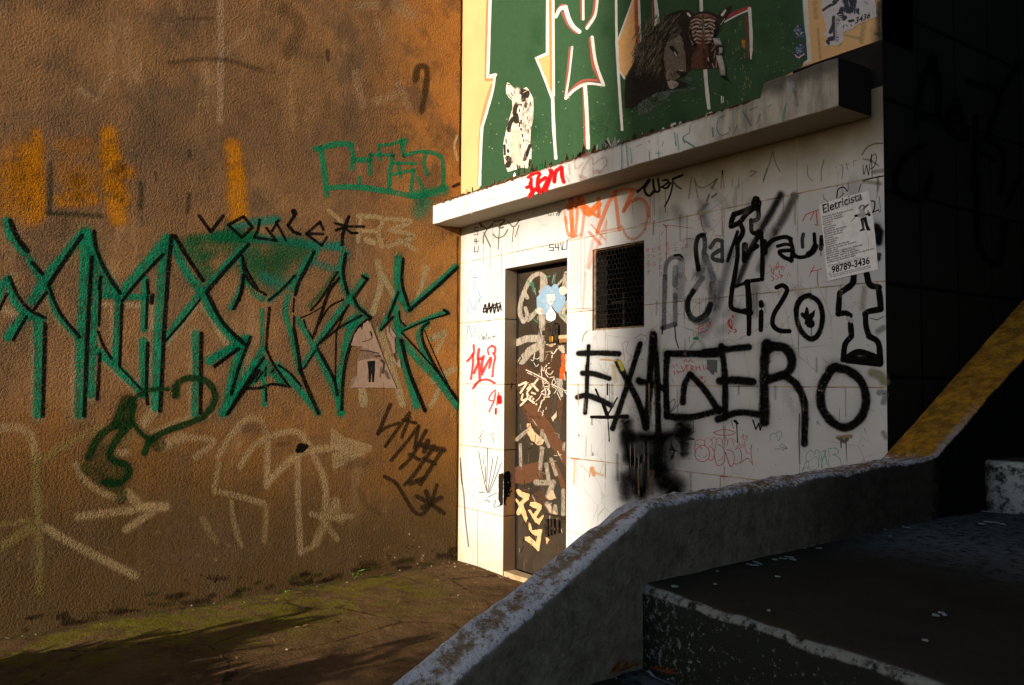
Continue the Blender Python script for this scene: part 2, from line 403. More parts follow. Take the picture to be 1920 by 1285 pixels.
# ------------------------------------------------------------------ ground
def gz(y): return 0.0315*max(min(y, 0.4), -8.0)
def mat_ground():
    t = NT('mossy_concrete_ground'); X, Y, Z = t.xyz()[0:3]
    base = t.mix(t.step(t.noise(2.2, 6, 0.65), 0.32, 0.68), (0.080, 0.046, 0.020), (0.155, 0.090, 0.040))
    base = t.mix(t.math('MULTIPLY', t.step(t.noise(16, 5, 0.7), 0.52, 0.70), 0.55), base, (0.25, 0.155, 0.078))
    wallw = t.step(t.math('ADD', X, t.math('MULTIPLY', t.noise(3.0, 4), 0.9)), 1.9, 0.8)
    ym = t.step(Y, -0.2, -0.75)
    moss = t.math('MULTIPLY', t.math('MULTIPLY', t.step(t.noise(5.5, 6, 0.72), 0.42, 0.56), wallw), ym)
    base = t.mix(t.math('MULTIPLY', moss, 0.85), base, t.mix(t.noise(60, 3), (0.075, 0.072, 0.007), (0.20, 0.165, 0.016)))
    base = t.mix(t.step(X, 0.10, 0.02, 0, 0.6), base, (0.05, 0.04, 0.02))
    base = t.mix(t.math('MULTIPLY', t.step(t.noise(150, 2), 0.66, 0.72), 0.5), base, (0.42, 0.34, 0.25))
    base = t.mix(t.math('MULTIPLY', t.step(t.noise(110, 2), 0.36, 0.30), 0.6), base, (0.03, 0.02, 0.012))
    ck = t.math('ABSOLUTE', t.math('ADD', t.vor(1.3, 'DISTANCE_TO_EDGE'), t.math('MULTIPLY', t.math('SUBTRACT', t.noise(9, 5, 0.7), 0.5), 0.12)))
    ckm = t.math('MULTIPLY', t.step(ck, 0.012, 0.003), t.step(t.noise(1.7, 2), 0.40, 0.55))
    base = t.mix(t.math('MULTIPLY', ckm, 0.8), base, (0.02, 0.013, 0.007))
    base = t.mix(t.math('MULTIPLY', t.step(t.noise(7, 5, 0.7), 0.60, 0.70), 0.6), base, (0.045, 0.030, 0.017))
    n = t.bump(t.noise(70, 6, 0.7), 1.0, 0.018, t.bump(t.noise(9, 6, 0.65), 1.0, 0.045))
    return t.fin(base, 0.95, n, spec=0.05)
M['ground'] = mat_ground()
nx, ny = 90, 120
vs, fs = [], []
for j in range(ny+1):
    y = -9 + 9.6*j/ny
    for i in range(nx+1):
        x = -0.3 + 7.5*i/nx
        vs.append((x, y, gz(y) + 0.012*noise.noise((x*2, y*2, 0)) + 0.006*noise.noise((x*7, y*7, 3)) - 0.006))
for j in range(ny):
    for i in range(nx):
        a = j*(nx+1)+i; fs.append((a, a+1, a+nx+2, a+nx+1))
n0 = len(vs)
for (x, y, z) in ((-250, -250, -0.32), (250, -250, -0.32), (250, 250, -0.32), (-250, 250, -0.32)): vs.append((x, y, z))
fs.append((n0, n0+1, n0+2, n0+3))
tag(mesh('ground', vs, fs, M['ground'], smooth=True), 'brown mossy concrete ground at the foot of the walls', 'ground', kind='structure')

# ------------------------------------------------------------------ stucco wall
SW = empty('stucco_wall', (-0.1, -4, 0))
tag(SW, 'tall rough brown stucco wall covered in green and black graffiti lettering', 'wall')
bm = bmesh.new(); box(bm, -0.25, 0, -9, 0.4, -0.5, 7.5)
WALL = from_bm('rendered_wall', bm, M['stucco'], SW)

# ------------------------------------------------------------------ tiled building
TB = empty('tiled_building', (1.7, 1.5, 0))
tag(TB, 'small white tiled building with a metal door, a mesh window and a painted upper storey', 'building')
DX0, DX1, DZ0, DZ1 = 0.586, 1.274, 0.015, 2.106
WX0, WX1, WZ0, WZ1 = 1.517, 1.965, 1.631, 2.125
bm = bmesh.new()
xs = [0, DX0, DX1, WX0, WX1, 3.427]; zs = [-0.2, DZ0, WZ0, DZ1, WZ1, 2.6, 2.80]
def q(p, mi):
    f = bm.faces.new([bm.verts.new(v) for v in p]); f.material_index = mi
for i in range(5):
    for j in range(6):
        if i == 1 and 1 <= j <= 2: continue
        if i == 3 and j in (2, 3): continue
        mi = 1 if i == 0 else 0
        if j == 5: mi = 2
        if j == 0 and i == 1: continue
        q([(xs[i],0,zs[j]),(xs[i+1],0,zs[j]),(xs[i+1],0,zs[j+1]),(xs[i],0,zs[j+1])], mi)
# door reveal
D = 0.1
q([(DX0,0,-0.2),(DX0,D,-0.2),(DX0,D,DZ1),(DX0,0,DZ1)], 3); q([(DX1,0,-0.2),(DX1,D,-0.2),(DX1,D,DZ1),(DX1,0,DZ1)], 3)
q([(DX0,0,DZ1),(DX1,0,DZ1),(DX1,D,DZ1),(DX0,D,DZ1)], 3)
# window reveal
for a, b in (((WX0,WZ0),(WX1,WZ0)),((WX1,WZ0),(WX1,WZ1)),((WX1,WZ1),(WX0,WZ1)),((WX0,WZ1),(WX0,WZ0))):
    q([(a[0],0,a[1]),(b[0],0,b[1]),(b[0],0.12,b[1]),(a[0],0.12,a[1])], 3)
def mat_reveal():
    t = NT('yellow_tan_reveal_tile'); X, Y, Z = t.xyz()[0:3]
    b = t.mix(t.step(t.noise(7, 5, 0.6, stretch=(1, 3, 0.6)), 0.42, 0.60), (0.33, 0.20, 0.13), (0.36, 0.22, 0.06))  # yellow-brown paint, plus the tan of bounced light put into the colour
    b = t.mix(t.step(Z, 1.35, 1.75), b, (0.44, 0.32, 0.21))
    f = t.math('FRACT', t.math('ADD', t.math('DIVIDE', t.math('SUBTRACT', Z, 2.209), 0.4535), 0.5))
    g = t.step(t.math('MULTIPLY', t.math('ABSOLUTE', t.math('SUBTRACT', f, 0.5)), 0.4535), 0.005, 0.003)
    b = t.mix(g, b, (0.06, 0.04, 0.02))
    return t.fin(b, 0.6, t.bump(t.noise(60, 4), 0.2, 0.002))
M['reveal'] = mat_reveal()
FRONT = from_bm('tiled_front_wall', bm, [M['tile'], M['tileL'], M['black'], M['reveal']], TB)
FRONT['label'] = 'cracked white tile front wall crowded with spray tags'
bm = bmesh.new(); box(bm, 3.30, 3.427, 0.003, 5.0, -0.2, 6.0)
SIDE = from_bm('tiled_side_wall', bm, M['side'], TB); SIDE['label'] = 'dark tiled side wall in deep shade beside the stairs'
bm = bmesh.new(); box(bm, 0.0, 3.29, 4.8, 4.99, -0.2, 5.98)
from_bm('rear_wall', bm, M['black'], TB)
bm = bmesh.new(); box(bm, 0.0, 3.29, 0.55, 0.65, -0.2, 2.6)
from_bm('inner_wall', bm, M['black'], TB)
bm = bmesh.new(); box(bm, -0.0, 3.50, -0.05, 5.05, 6.003, 6.15)
from_bm('roof_slab', bm, M['slab'], TB)
# painted upper storey
def bx(px, py): return on(px, py, 1, 0.0)
bm = bmesh.new()
pl = [(0.0, 2.63), (2.97, 2.63), (2.97, 2.802), (3.427, 2.802), (3.427, 6.0), (0.0, 6.0)]
fr = [bm.verts.new((x, -0.004, z)) for x, z in pl]; bk = [bm.verts.new((x, 0.25, z)) for x, z in pl]
bm.faces.new(fr); bm.faces.new(bk[::-1])
for k in range(len(pl)): bm.faces.new((fr[k], fr[(k+1) % 6], bk[(k+1) % 6], bk[k]))
MUR = from_bm('painted_upper_wall', bm, M['mural'], TB); MUR['label'] = 'peach upper wall painted with large dark green letters outlined in white'
SURF['M'] = (1, -0.004, -1)
# concrete ledge over door and window, finely cut so that its edges can be uneven
up0 = on(1430, 152, 1, SLABY).x
bm = bmesh.new()
N = 150
prof = lambda x: [(SLABY+0.004, 2.478), (SLABY, 2.482), (SLABY, 2.55), (SLABY, 2.614), (SLABY+0.006, 2.622), (-0.15, 2.624), (-0.006, 2.624)] if x < up0 else \
                 [(SLABY+0.004, 2.478), (SLABY, 2.482), (SLABY, 2.55), (SLABY, 2.680), (SLABY+0.006, 2.686), (-0.09, 2.686), (-0.006, 2.686)]
rows = []
for i in range(N+1):
    x = 0.001 + 3.375*i/N
    rr = [bm.verts.new((x, -0.006, 2.478))]
    for k, (y, z) in enumerate(prof(x)):
        a = 0.004*noise.noise((x*9, y*9, z*9)) + 0.002*noise.noise((x*40, y*40, z*40+7))
        rr.append(bm.verts.new((x, y + (a if 0 < k < 6 else 0), z + (a*1.5 if 2 < k < 6 else a*0.3))))
    rows.append(rr)
for a, b in zip(rows, rows[1:]):
    for k in range(len(a)-1): bm.faces.new((a[k], b[k], b[k+1], a[k+1]))
    bm.faces.new((a[-1], b[-1], b[0], a[0]))
bm.faces.new(rows[0]); bm.faces.new(rows[-1][::-1])
LEDGE = from_bm('concrete_ledge', bm, M['slab'], TB); LEDGE['label'] = 'white painted concrete ledge over the door, bare and stained at its right end'
# crust of soil along the top of the ledge
bm = bmesh.new()
for k in range(420):
    x = random.uniform(0.02, up0-0.02); y = SLABY + abs(random.gauss(0.0, 0.022)) + 0.006; r = random.uniform(0.006, 0.017)*(1.25 if x < 1.2 else 0.9)
    v0 = len(bm.verts)
    res = bmesh.ops.create_icosphere(bm, subdivisions=1, radius=r)
    for v in res['verts']:
        v.co = Vector((v.co.x*random.uniform(0.9, 1.8), v.co.y, v.co.z*0.75)) + Vector((x, y, 2.622)) + Vector((random.uniform(-1, 1), random.uniform(-1, 1), random.uniform(-1, 1)))*r*0.3
M['soil'] = simple('ledge_soil', (0.05, 0.025, 0.012), (0.17, 0.085, 0.040), 40, 0.95, 0.5, 0.003, 200, 0.05)
tag(from_bm('soil_crust', bm, M['soil'], LEDGE), 'crumbly brown soil along the top of the ledge', kind='stuff')

# ------------------------------------------------------------------ door
DOOR = empty('metal_door', (0.93, 0.11, 0), TB); DOOR['label'] = 'dark brown metal door with peeling paint and scrawled marks'
bm = bmesh.new(); box(bm, DX0+0.028, DX1-0.004, 0.1, 0.135, 0.03, DZ1-0.03, 0.003)
def mat_door():
    t = NT('peeling_door_paint'); X, Y, Z = t.xyz()[0:3]
    b = t.mix(t.step(t.noise(3.5, 5, 0.6), 0.35, 0.65), (0.026, 0.019, 0.012), (0.042, 0.031, 0.020))
    b = t.mix(t.math('MULTIPLY', t.step(t.noise(12, 5, 0.7, stretch=(1.5, 1, 0.3)), 0.58, 0.72), 0.5), b, (0.13, 0.10, 0.07))
    b = t.mix(t.math('MULTIPLY', t.step(t.noise(90, 3), 0.68, 0.74), 0.6), b, (0.5, 0.4, 0.3))
    return t.fin(b, 0.65, t.bump(t.noise(40, 5, 0.7), 0.35, 0.003), spec=0.10)
M['door'] = mat_door()
PANEL = from_bm('door_panel', bm, M['door'], DOOR)
bm = bmesh.new(); box(bm, DX0-0.01, DX0+0.025, 0.105, 0.15, 0.0, DZ1+0.01); box(bm, DX0+0.025, DX1+0.01, 0.108, 0.15, DZ1-0.028, DZ1+0.01)
from_bm('door_gap_strip', bm, M['black'], DOOR)  # black strips stand in for the shaded gap around the panel
bm = bmesh.new(); box(bm, DX0+0.002, DX1-0.002, 0.004, 0.1, -0.15, 0.022, 0.004)
M['sill'] = simple('worn_threshold', (0.36, 0.25, 0.14), (0.50, 0.37, 0.22), 14)
from_bm('threshold', bm, M['sill'], DOOR)
def dpt(px, py, off=0.0): return on(px, py, 1, 0.1-off)
def dbox(bm, px0, py0, px1, py1, y0, y1, bev=0.002):
    a = on(px0, py0, 1, 0.1-y1); b = on(px1, py1, 1, 0.1-y1)
    box(bm, min(a.x, b.x), max(a.x, b.x), 0.1-y1, 0.1-y0, min(a.z, b.z), max(a.z, b.z), bev)
M['iron'] = simple('rusty_black_iron', (0.010, 0.008, 0.006), (0.06, 0.035, 0.018), 30, 0.55, 0.5, 0.002, 120, 0.4, 0.4)
M['brass'] = simple('brass', (0.45, 0.20, 0.03), (0.60, 0.30, 0.06), 60, 0.35, 0.1, 0.001, 200, 0.5, 0.7)
bm = bmesh.new()
dbox(bm, 1021, 611, 1034, 640, 0.0, 0.018); dbox(bm, 1034, 606, 1040, 628, 0.0, 0.028); dbox(bm, 1038, 609, 1045, 643, 0.0, 0.022)
dbox(bm, 1016, 620, 1023, 628, 0.0, 0.014)
HASP = from_bm('lock_hasp', bm, M['iron'], DOOR)
bm = bmesh.new(); dbox(bm, 1029, 631, 1036, 641, 0.022, 0.036, 0.003)
PAD = from_bm('padlock', bm, M['brass'], HASP); PAD['label'] = 'small brass padlock'
bm = bmesh.new(); dbox(bm, 1045, 629.5, 1068, 634.5, 0.0, 0.012); 
from_bm('upper_bolt', bm, M['sill'], DOOR)
bm = bmesh.new(); dbox(bm, 1048, 635.5, 1068, 642, 0.0, 0.024, 0.003)
from_bm('sliding_bolt', bm, simple('rusty_bolt', (0.16, 0.06, 0.02), (0.32, 0.13, 0.04), 40, 0.6), DOOR)
bm = bmesh.new(); dbox(bm, 1021, 965, 1061, 971, 0.0, 0.03); dbox(bm, 1018, 984, 1024, 992, 0.0, 0.02)
for k, xx in enumerate((1023, 1029, 1035)): dbox(bm, xx, 973, xx+3.2, 1006-k*2, 0.0, 0.02, 0.001)
dbox(bm, 1032, 988, 1041, 996, 0.0, 0.022); dbox(bm, 1044, 975, 1047, 1000, 0.0, 0.02, 0.001); dbox(bm, 1050, 973, 1062, 982, 0.0, 0.02)
from_bm('lower_lock', bm, M['iron'], DOOR)

# ------------------------------------------------------------------ mesh window
WIN = empty('mesh_window', (1.74, 0.02, 1.63), TB); WIN['label'] = 'square window opening closed with expanded metal mesh'
M['rust'] = simple('rusted_mesh_metal', (0.006, 0.005, 0.004), (0.026, 0.019, 0.012), 25, 0.7, 0.4, 0.002, 100, 0.3, 0.3)
M['rustf'] = simple('rusted_frame_metal', (0.16, 0.09, 0.05), (0.36, 0.27, 0.18), 35, 0.8, 0.6, 0.003, 100, 0.2)
bm = bmesh.new(); fw = 0.012
box(bm, WX0, WX0+fw, 0.014, 0.034, WZ0, WZ1, 0.002); box(bm, WX1-fw*0.5, WX1, 0.014, 0.034, WZ0, WZ1, 0.002)
box(bm, WX0+fw, WX1-fw*0.5, 0.016, 0.032, WZ0, WZ0+fw, 0.002); box(bm, WX0+fw, WX1-fw*0.5, 0.016, 0.032, WZ1-fw*0.6, WZ1, 0.002)
from_bm('window_frame', bm, M['rustf'], WIN)
bm = bmesh.new(); px_, pz_ = 0.0325, 0.0295
def bar(a, b, wd=0.0036):
    a = Vector(a); b = Vector(b); t = (b-a).normalized(); nn = Vector((-t.z, 0, t.x))*wd/2
    for yy in (0.020, 0.0265): pass
    p = [a+nn, b+nn, b-nn, a-nn]
    f = [bm.verts.new(v) for v in p]; g = [bm.verts.new(v+Vector((0, 0.004, 0))) for v in p]
    bm.faces.new(f); bm.faces.new(g[::-1])
    for k in range(4): bm.faces.new((f[k], f[(k+1) % 4], g[(k+1) % 4], g[k]))
nzr = int((WZ1-WZ0)/pz_)+2
for r in range(nzr):
    z = WZ0 + r*pz_
    for c in range(-1, 16):
        x = WX0 + (c + (0.5 if r % 2 else 0))*px_
        P6 = [(x, z), (x+px_*0.5, z+pz_*0.30), (x+px_*0.5, z+pz_*0.70)]
        def cl(p): return (min(max(p[0], WX0+0.004), WX1-0.004), 0.020, min(max(p[1], WZ0+0.004), WZ1-0.004))
        segs = [((x, z+pz_*0.3), (x+px_*0.5, z)), ((x+px_*0.5, z), (x+px_, z+pz_*0.3)), ((x, z+pz_*0.3), (x, z+pz_))]
        for a, b in segs:
            A, B = cl(a), cl(b)
            if (Vector(A)-Vector(B)).length > 0.008: bar(A, B)
from_bm('wire_mesh', bm, M['rust'], WIN)
bm = bmesh.new(); box(bm, 1.645, 1.66, 0.13, 0.145, WZ0-0.2, 1.86); box(bm, 1.50, 1.665, 0.15, 0.165, 1.80, 1.815)
from_bm('inner_bar', bm, M['rust'], WIN)

# ------------------------------------------------------------------ staircase with parapet
ST = empty('staircase', (4.5, -1.5, 0)); tag(ST, 'dark concrete staircase with a whitewashed, lichen-covered parapet climbing past the building', 'staircase')
def mat_parapet():
    t = NT('whitewashed_parapet'); X, Y, Z = t.xyz()[0:3]
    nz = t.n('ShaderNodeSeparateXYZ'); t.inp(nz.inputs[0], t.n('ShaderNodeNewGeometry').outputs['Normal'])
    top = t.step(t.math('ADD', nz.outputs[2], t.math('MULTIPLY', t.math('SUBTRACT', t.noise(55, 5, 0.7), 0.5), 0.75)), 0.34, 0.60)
    white = t.mix(t.noise(25, 5, 0.7), (0.60, 0.60, 0.62), (0.80, 0.80, 0.82))
    lich = t.mix(t.noise(70, 3), (0.10, 0.060, 0.018), (0.30, 0.165, 0.035))
    pits = t.math('ADD', t.noise(75, 5, 0.75), t.math('MULTIPLY', t.math('SUBTRACT', t.noise(7, 4), 0.5), 0.30))
    flat = t.step(Y, -1.95, -1.55)
    pf = t.step(t.math('ADD', pits, t.math('MULTIPLY', flat, 0.10)), 0.565, 0.615)
    white = t.mix(t.math('MULTIPLY', pf, 0.9), white, lich)
    band = t.math('SUBTRACT', X, t.math('ADD', 3.640, t.math('MULTIPLY', Y, -0.105)))
    run = t.step(t.math('ABSOLUTE', t.math('ADD', band, t.math('MULTIPLY', t.math('SUBTRACT', t.noise(30, 5, 0.7), 0.5), 0.11))), 0.034, 0.010)
    run = t.math('MULTIPLY', run, t.step(t.noise(14, 5, 0.75), 0.40, 0.52))
    white = t.mix(t.math('MULTIPLY', run, 0.85), white, t.mix(t.noise(90, 3), (0.10, 0.055, 0.010), (0.36, 0.19, 0.025)))
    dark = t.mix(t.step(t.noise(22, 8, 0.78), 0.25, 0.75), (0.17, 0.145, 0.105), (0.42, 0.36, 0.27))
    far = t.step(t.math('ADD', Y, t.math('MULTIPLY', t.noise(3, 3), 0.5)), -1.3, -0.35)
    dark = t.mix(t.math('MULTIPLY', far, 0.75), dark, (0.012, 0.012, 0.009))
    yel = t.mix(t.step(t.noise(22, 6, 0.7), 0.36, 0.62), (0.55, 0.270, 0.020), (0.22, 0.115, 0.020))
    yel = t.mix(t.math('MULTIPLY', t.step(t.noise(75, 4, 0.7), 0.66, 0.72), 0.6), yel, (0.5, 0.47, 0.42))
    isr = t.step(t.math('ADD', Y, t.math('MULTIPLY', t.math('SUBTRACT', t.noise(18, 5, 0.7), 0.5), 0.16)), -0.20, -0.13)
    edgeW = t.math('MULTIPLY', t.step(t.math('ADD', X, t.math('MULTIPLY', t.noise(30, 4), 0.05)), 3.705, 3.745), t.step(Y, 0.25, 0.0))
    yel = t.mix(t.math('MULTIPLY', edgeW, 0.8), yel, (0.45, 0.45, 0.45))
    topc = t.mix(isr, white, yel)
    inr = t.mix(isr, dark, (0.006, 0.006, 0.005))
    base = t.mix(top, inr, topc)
    n = t.bump(t.noise(60, 6, 0.72), 1.0, 0.018, t.bump(t.noise(17, 5, 0.62), 1.0, 0.035))
    return t.fin(base, 0.92, n, spec=0.08)
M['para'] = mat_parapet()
stations = []      # outer top, inner top, along the parapet
A_o, A_i = Vector((3.786, -1.841, 1.000)), Vector((3.886, -1.832, 1.000))
E_o, E_i = Vector((3.950, -3.470, 0.265)), Vector((4.058, -3.470, 0.225))
sl_o = (Vector((3.859, -2.567, 0.682))-A_o)/(0.726); sl_i = (Vector((3.949, -2.463, 0.688))-A_i)/0.631
B_o, B_i = Vector((3.505, -0.185, 1.018)), Vector((3.715, -0.150, 1.036))
def seg(a0, a1, b0, b1, n, last=False):
    for k in range(n + (1 if last else 0)):
        f = k/n; stations.append((a0.lerp(b0, f), a1.lerp(b1, f)))
seg(A_o+sl_o*1.7, A_i+sl_i*1.7, A_o, A_i, 95)
seg(A_o, A_i, B_o, B_i, 95)
seg(B_o, B_i, Vector((3.497, 2.6, 1.021+0.58*2.775)), Vector((3.775, 2.6, 1.021+0.575*2.775)), 90, True)
# soften the knees
for _ in range(0):
    stations = [stations[0]] + [tuple((a[i]+b[i]*2+c[i])/4 for i in (0, 1)) for a, b, c in zip(stations, stations[1:], stations[2:])] + [stations[-1]]
bm = bmesh.new(); rows = []
for o, i in stations:
    zb = -0.25
    wv = (i-o); wv.z = 0; hv = wv.normalized(); r = 0.016
    P = [Vector((o.x, o.y, zb)), Vector((o.x, o.y, o.z-0.35)), o-Vector((0, 0, 0.14)), o-Vector((0, 0, 0.05)), o-Vector((0, 0, r)), o+hv*r*0.3-Vector((0, 0, r*0.3)), o+hv*r]
    for k in range(1, 8): P.append((o+hv*r).lerp(i-hv*r, k/8))
    P += [i-hv*r, i-hv*r*0.3-Vector((0, 0, r*0.3)), i-Vector((0, 0, r)), i-Vector((0, 0, 0.035))]
    for k in range(1, 9): P.append((i-Vector((0, 0, 0.035))).lerp(Vector((i.x+0.012, i.y, i.z-0.45)), k/8))
    P.append(Vector((i.x+0.012, i.y, zb)))
    row = []
    for p in P:
        a = 0.011*noise.noise(p*6.5) + 0.007*noise.noise(p*19) + 0.0040*noise.noise(p*52) - 0.016*max(0, noise.noise(p*13+Vector((9, 3, 1)))-0.38)
        row.append(bm.verts.new(p + hv*a*(0.8 if p.z < min(o.z, i.z)-0.03 else 0.5) + Vector((0, 0, a))))
    rows.append(row)
for a, b in zip(rows, rows[1:]):
    for k in range(len(a)-1): bm.faces.new((a[k], a[k+1], b[k+1], b[k]))
bm.faces.new(rows[0]); bm.faces.new(rows[-1][::-1])
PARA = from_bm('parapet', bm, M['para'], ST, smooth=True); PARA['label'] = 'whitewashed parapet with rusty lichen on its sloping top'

def mat_step():
    t = NT('dark_step_concrete'); X, Y, Z = t.xyz()[0:3]
    nz = t.n('ShaderNodeSeparateXYZ'); t.inp(nz.inputs[0], t.n('ShaderNodeNewGeometry').outputs['Normal'])
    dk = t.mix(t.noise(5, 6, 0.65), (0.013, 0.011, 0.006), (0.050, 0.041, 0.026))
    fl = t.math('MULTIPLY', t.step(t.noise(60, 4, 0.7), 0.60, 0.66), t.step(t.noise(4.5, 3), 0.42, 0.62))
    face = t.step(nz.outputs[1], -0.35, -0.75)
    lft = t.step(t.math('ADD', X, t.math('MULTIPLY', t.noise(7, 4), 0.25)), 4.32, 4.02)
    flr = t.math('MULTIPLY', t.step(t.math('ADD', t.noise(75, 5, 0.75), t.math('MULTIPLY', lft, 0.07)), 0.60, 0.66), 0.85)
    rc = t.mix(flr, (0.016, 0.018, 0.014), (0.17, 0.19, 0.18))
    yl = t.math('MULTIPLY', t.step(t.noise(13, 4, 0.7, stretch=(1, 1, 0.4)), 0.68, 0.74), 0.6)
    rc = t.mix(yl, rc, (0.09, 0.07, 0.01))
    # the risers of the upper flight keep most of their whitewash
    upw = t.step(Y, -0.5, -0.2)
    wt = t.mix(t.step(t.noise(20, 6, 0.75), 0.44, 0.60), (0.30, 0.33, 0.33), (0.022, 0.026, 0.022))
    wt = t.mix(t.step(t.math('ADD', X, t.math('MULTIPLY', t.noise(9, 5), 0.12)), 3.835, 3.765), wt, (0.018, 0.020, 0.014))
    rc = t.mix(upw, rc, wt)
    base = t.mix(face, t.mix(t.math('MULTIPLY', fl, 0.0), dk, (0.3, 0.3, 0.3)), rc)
    nose = t.math('MULTIPLY', t.math('MULTIPLY', t.step(nz.outputs[2], 0.2, 0.45), t.step(nz.outputs[2], 0.985, 0.90)), t.step(t.noise(38, 5, 0.7), 0.36, 0.55))
    base = t.mix(t.math('MULTIPLY', nose, 0.8), base, (0.22, 0.225, 0.20))
    n = t.bump(t.noise(80, 6, 0.7), 0.8, 0.006, t.bump(t.noise(10, 5), 0.5, 0.012))
    return t.fin(base, 0.9, n, spec=0.05)
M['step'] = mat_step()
U = Vector((-0.1, 0.995, 0)).normalized(); V = Vector((0.995, 0.1, 0)).normalized()      # up the stairs / across them
def slab_step(name, org, back, width, z0, z1, vdir, udir, noseR=0.022, label=None):
    bm = bmesh.new(); n = 70; rows = []
    for k in range(n+1):
        p = org + vdir*(width*k/n); r = noseR
        pr = [p+Vector((0, 0, z0)), p+Vector((0, 0, z0+(z1-z0)*0.25)), p+Vector((0, 0, z0+(z1-z0)*0.5)), p+Vector((0, 0, z0+(z1-z0)*0.75)), p+Vector((0, 0, z1-r)), p+udir*r*0.25+Vector((0, 0, z1-r*0.35)), p+udir*r*0.9+Vector((0, 0, z1-r*0.05)), p+udir*(r*2.2)+Vector((0, 0, z1)), p+udir*0.2+Vector((0, 0, z1)), p+udir*back+Vector((0, 0, z1))]
        row = []
        for j, c in enumerate(pr):
            a = 0.006*noise.noise(c*11) + 0.003*noise.noise(c*37)
            row.append(bm.verts.new(c + udir*a*(1 if 0 < j < 8 else 0) + Vector((0, 0, a*(1 if j > 3 else 0)))))
        row.append(bm.verts.new(p+udir*back+Vector((0, 0, z0)))); rows.append(row)
    for a, b in zip(rows, rows[1:]):
        for k in range(len(a)-1): bm.faces.new((a[k], b[k], b[k+1], a[k+1]))
        bm.faces.new((a[-1], b[-1], b[0], a[0]))
    bm.faces.new(rows[0]); bm.faces.new(rows[-1][::-1])
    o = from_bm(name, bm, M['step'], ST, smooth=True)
    if label: o['label'] = label
    return o
land = Vector((3.885, -1.815, 0)) - V*0.28
slab_step('landing', land, 2.12, 2.9, 0.44, 0.805, Vector((0.9951, -0.0985, 0)), Vector((0.02, 1, 0)).normalized(), label='wide dark landing with a worn pale nosing')
for k in range(1, 4):
    o_ = Vector((3.885, -1.815, 0)) - V*0.28 - Vector((-0.1, 0.995, 0))*0.42*k
    slab_step('step', o_, 0.50, 2.9, -0.3, 0.805-0.205*k, Vector((0.9951, -0.0985, 0)), Vector((0.0985, 0.9951, 0)))
for k in range(5):
    slab_step('step', Vector((3.60, 0.187+0.47*k, 0)), 0.62, 3.0, 0.60+0.21*k, 1.015+0.21*k, Vector((0.995, 0.1, 0)), Vector((-0.1, 0.995, 0)), label='flaking white riser of the upper flight' if k == 0 else None)

# ------------------------------------------------------------------ what shades the place, behind and beside the camera
NB = empty('sky_blocker_building', (7.6, 0, 0)); tag(NB, 'added unseen dark building that keeps sky light off the stairs', 'building')  # added out of view to darken the stair side
M['nb'] = simple('sky_blocker_grey', (0.05, 0.05, 0.045), (0.09, 0.085, 0.075), 2)
bm = bmesh.new(); box(bm, 6.9, 12, -3.0, 9, -0.4, 7.0)
from_bm('rendered_wall', bm, M['nb'], NB)  # wall of the added unseen building that blocks sky light
bm = bmesh.new(); box(bm, 3.44, 6.899, 4.2, 9, -0.4, 7.0)
from_bm('back_sky_blocker', bm, M['nb'], NB)
AB = empty('apartment_block', (12, -52, 0)); tag(AB, 'distant plain apartment block behind the viewer', 'building')
EDGE = 1.62 + 0.075*64
def mat_block():
    t = NT('block_facade'); X, Y, Z = t.xyz()[0:3]
    fx = t.math('FRACT', t.math('DIVIDE', X, 3.0)); fz = t.math('FRACT', t.math('DIVIDE', Z, 3.0))
    wn = t.math('MULTIPLY', t.math('MULTIPLY', t.step(fx, 0.30, 0.31), t.step(fx, 0.72, 0.71)), t.math('MULTIPLY', t.step(fz, 0.35, 0.36), t.step(fz, 0.80, 0.79)))
    return t.fin(t.mix(wn, (0.25, 0.22, 0.19), (0.03, 0.035, 0.04)), 0.7)
bm = bmesh.new(); box(bm, EDGE, EDGE+26, -64, -52, -0.4, 30)
from_bm('facade', bm, mat_block(), AB)
# ------------------------------------------------------------------ paint on the stucco wall
GRN = (0.007, 0.195, 0.102); GRN2 = (0.005, 0.11, 0.040); TEAL = (0.008, 0.17, 0.115); BLK = (0.004, 0.004, 0.004)
TAN = (0.40, 0.28, 0.14); OLV = (0.26, 0.20, 0.065); ORG = (0.50, 0.185, 0.006); DKG = (0.006, 0.035, 0.008)
def lines(P, lst, col, w=None, **k):
    for it in lst:
        pts, ww = (it[0], it[1]) if isinstance(it, tuple) and isinstance(it[0], list) else (it, w)
        P.line(pts, ww, col, **k)
# faded older marks first
P = Paint('L').crop(0, 200, 4.0)
for pts, ww, op in (([(275,200),(290,330)],95,.75), ([(150,380),(190,560)],280,.6), ([(230,360),(230,800)],190,.8), ([(60,520),(90,780)],190,.55), ([(270,420),(300,800)],100,.75),
                ([(480,300),(640,300)],160,.30), ([(480,480),(680,520)],200,.36), ([(470,700),(690,690)],120,.75), ([(560,600),(600,620)],200,.45),
                ([(815,215),(830,380)],150,.9), ([(830,380),(850,560)],170,.85), ([(900,490),(950,500)],110,.75), ([(850,600),(880,820)],170,.85), ([(900,640),(950,700)],110,.6),
                ([(1750,300),(1770,520)],130,.85), ([(1775,520),(1790,820)],150,.9)):
    P.line(pts, ww, ORG, soft=0.75, op=op*0.95, dry=0.22, wob=3)
P.build('faded_lettering', M['pL'], WALL, 'faded orange block letters')
P = Paint('L').crop(0, 0, 2.207)
P.line([(912,0),(914,230),(910,500)], 30, (0.44,0.29,0.18), soft=0.4, op=.6, dry=.5)
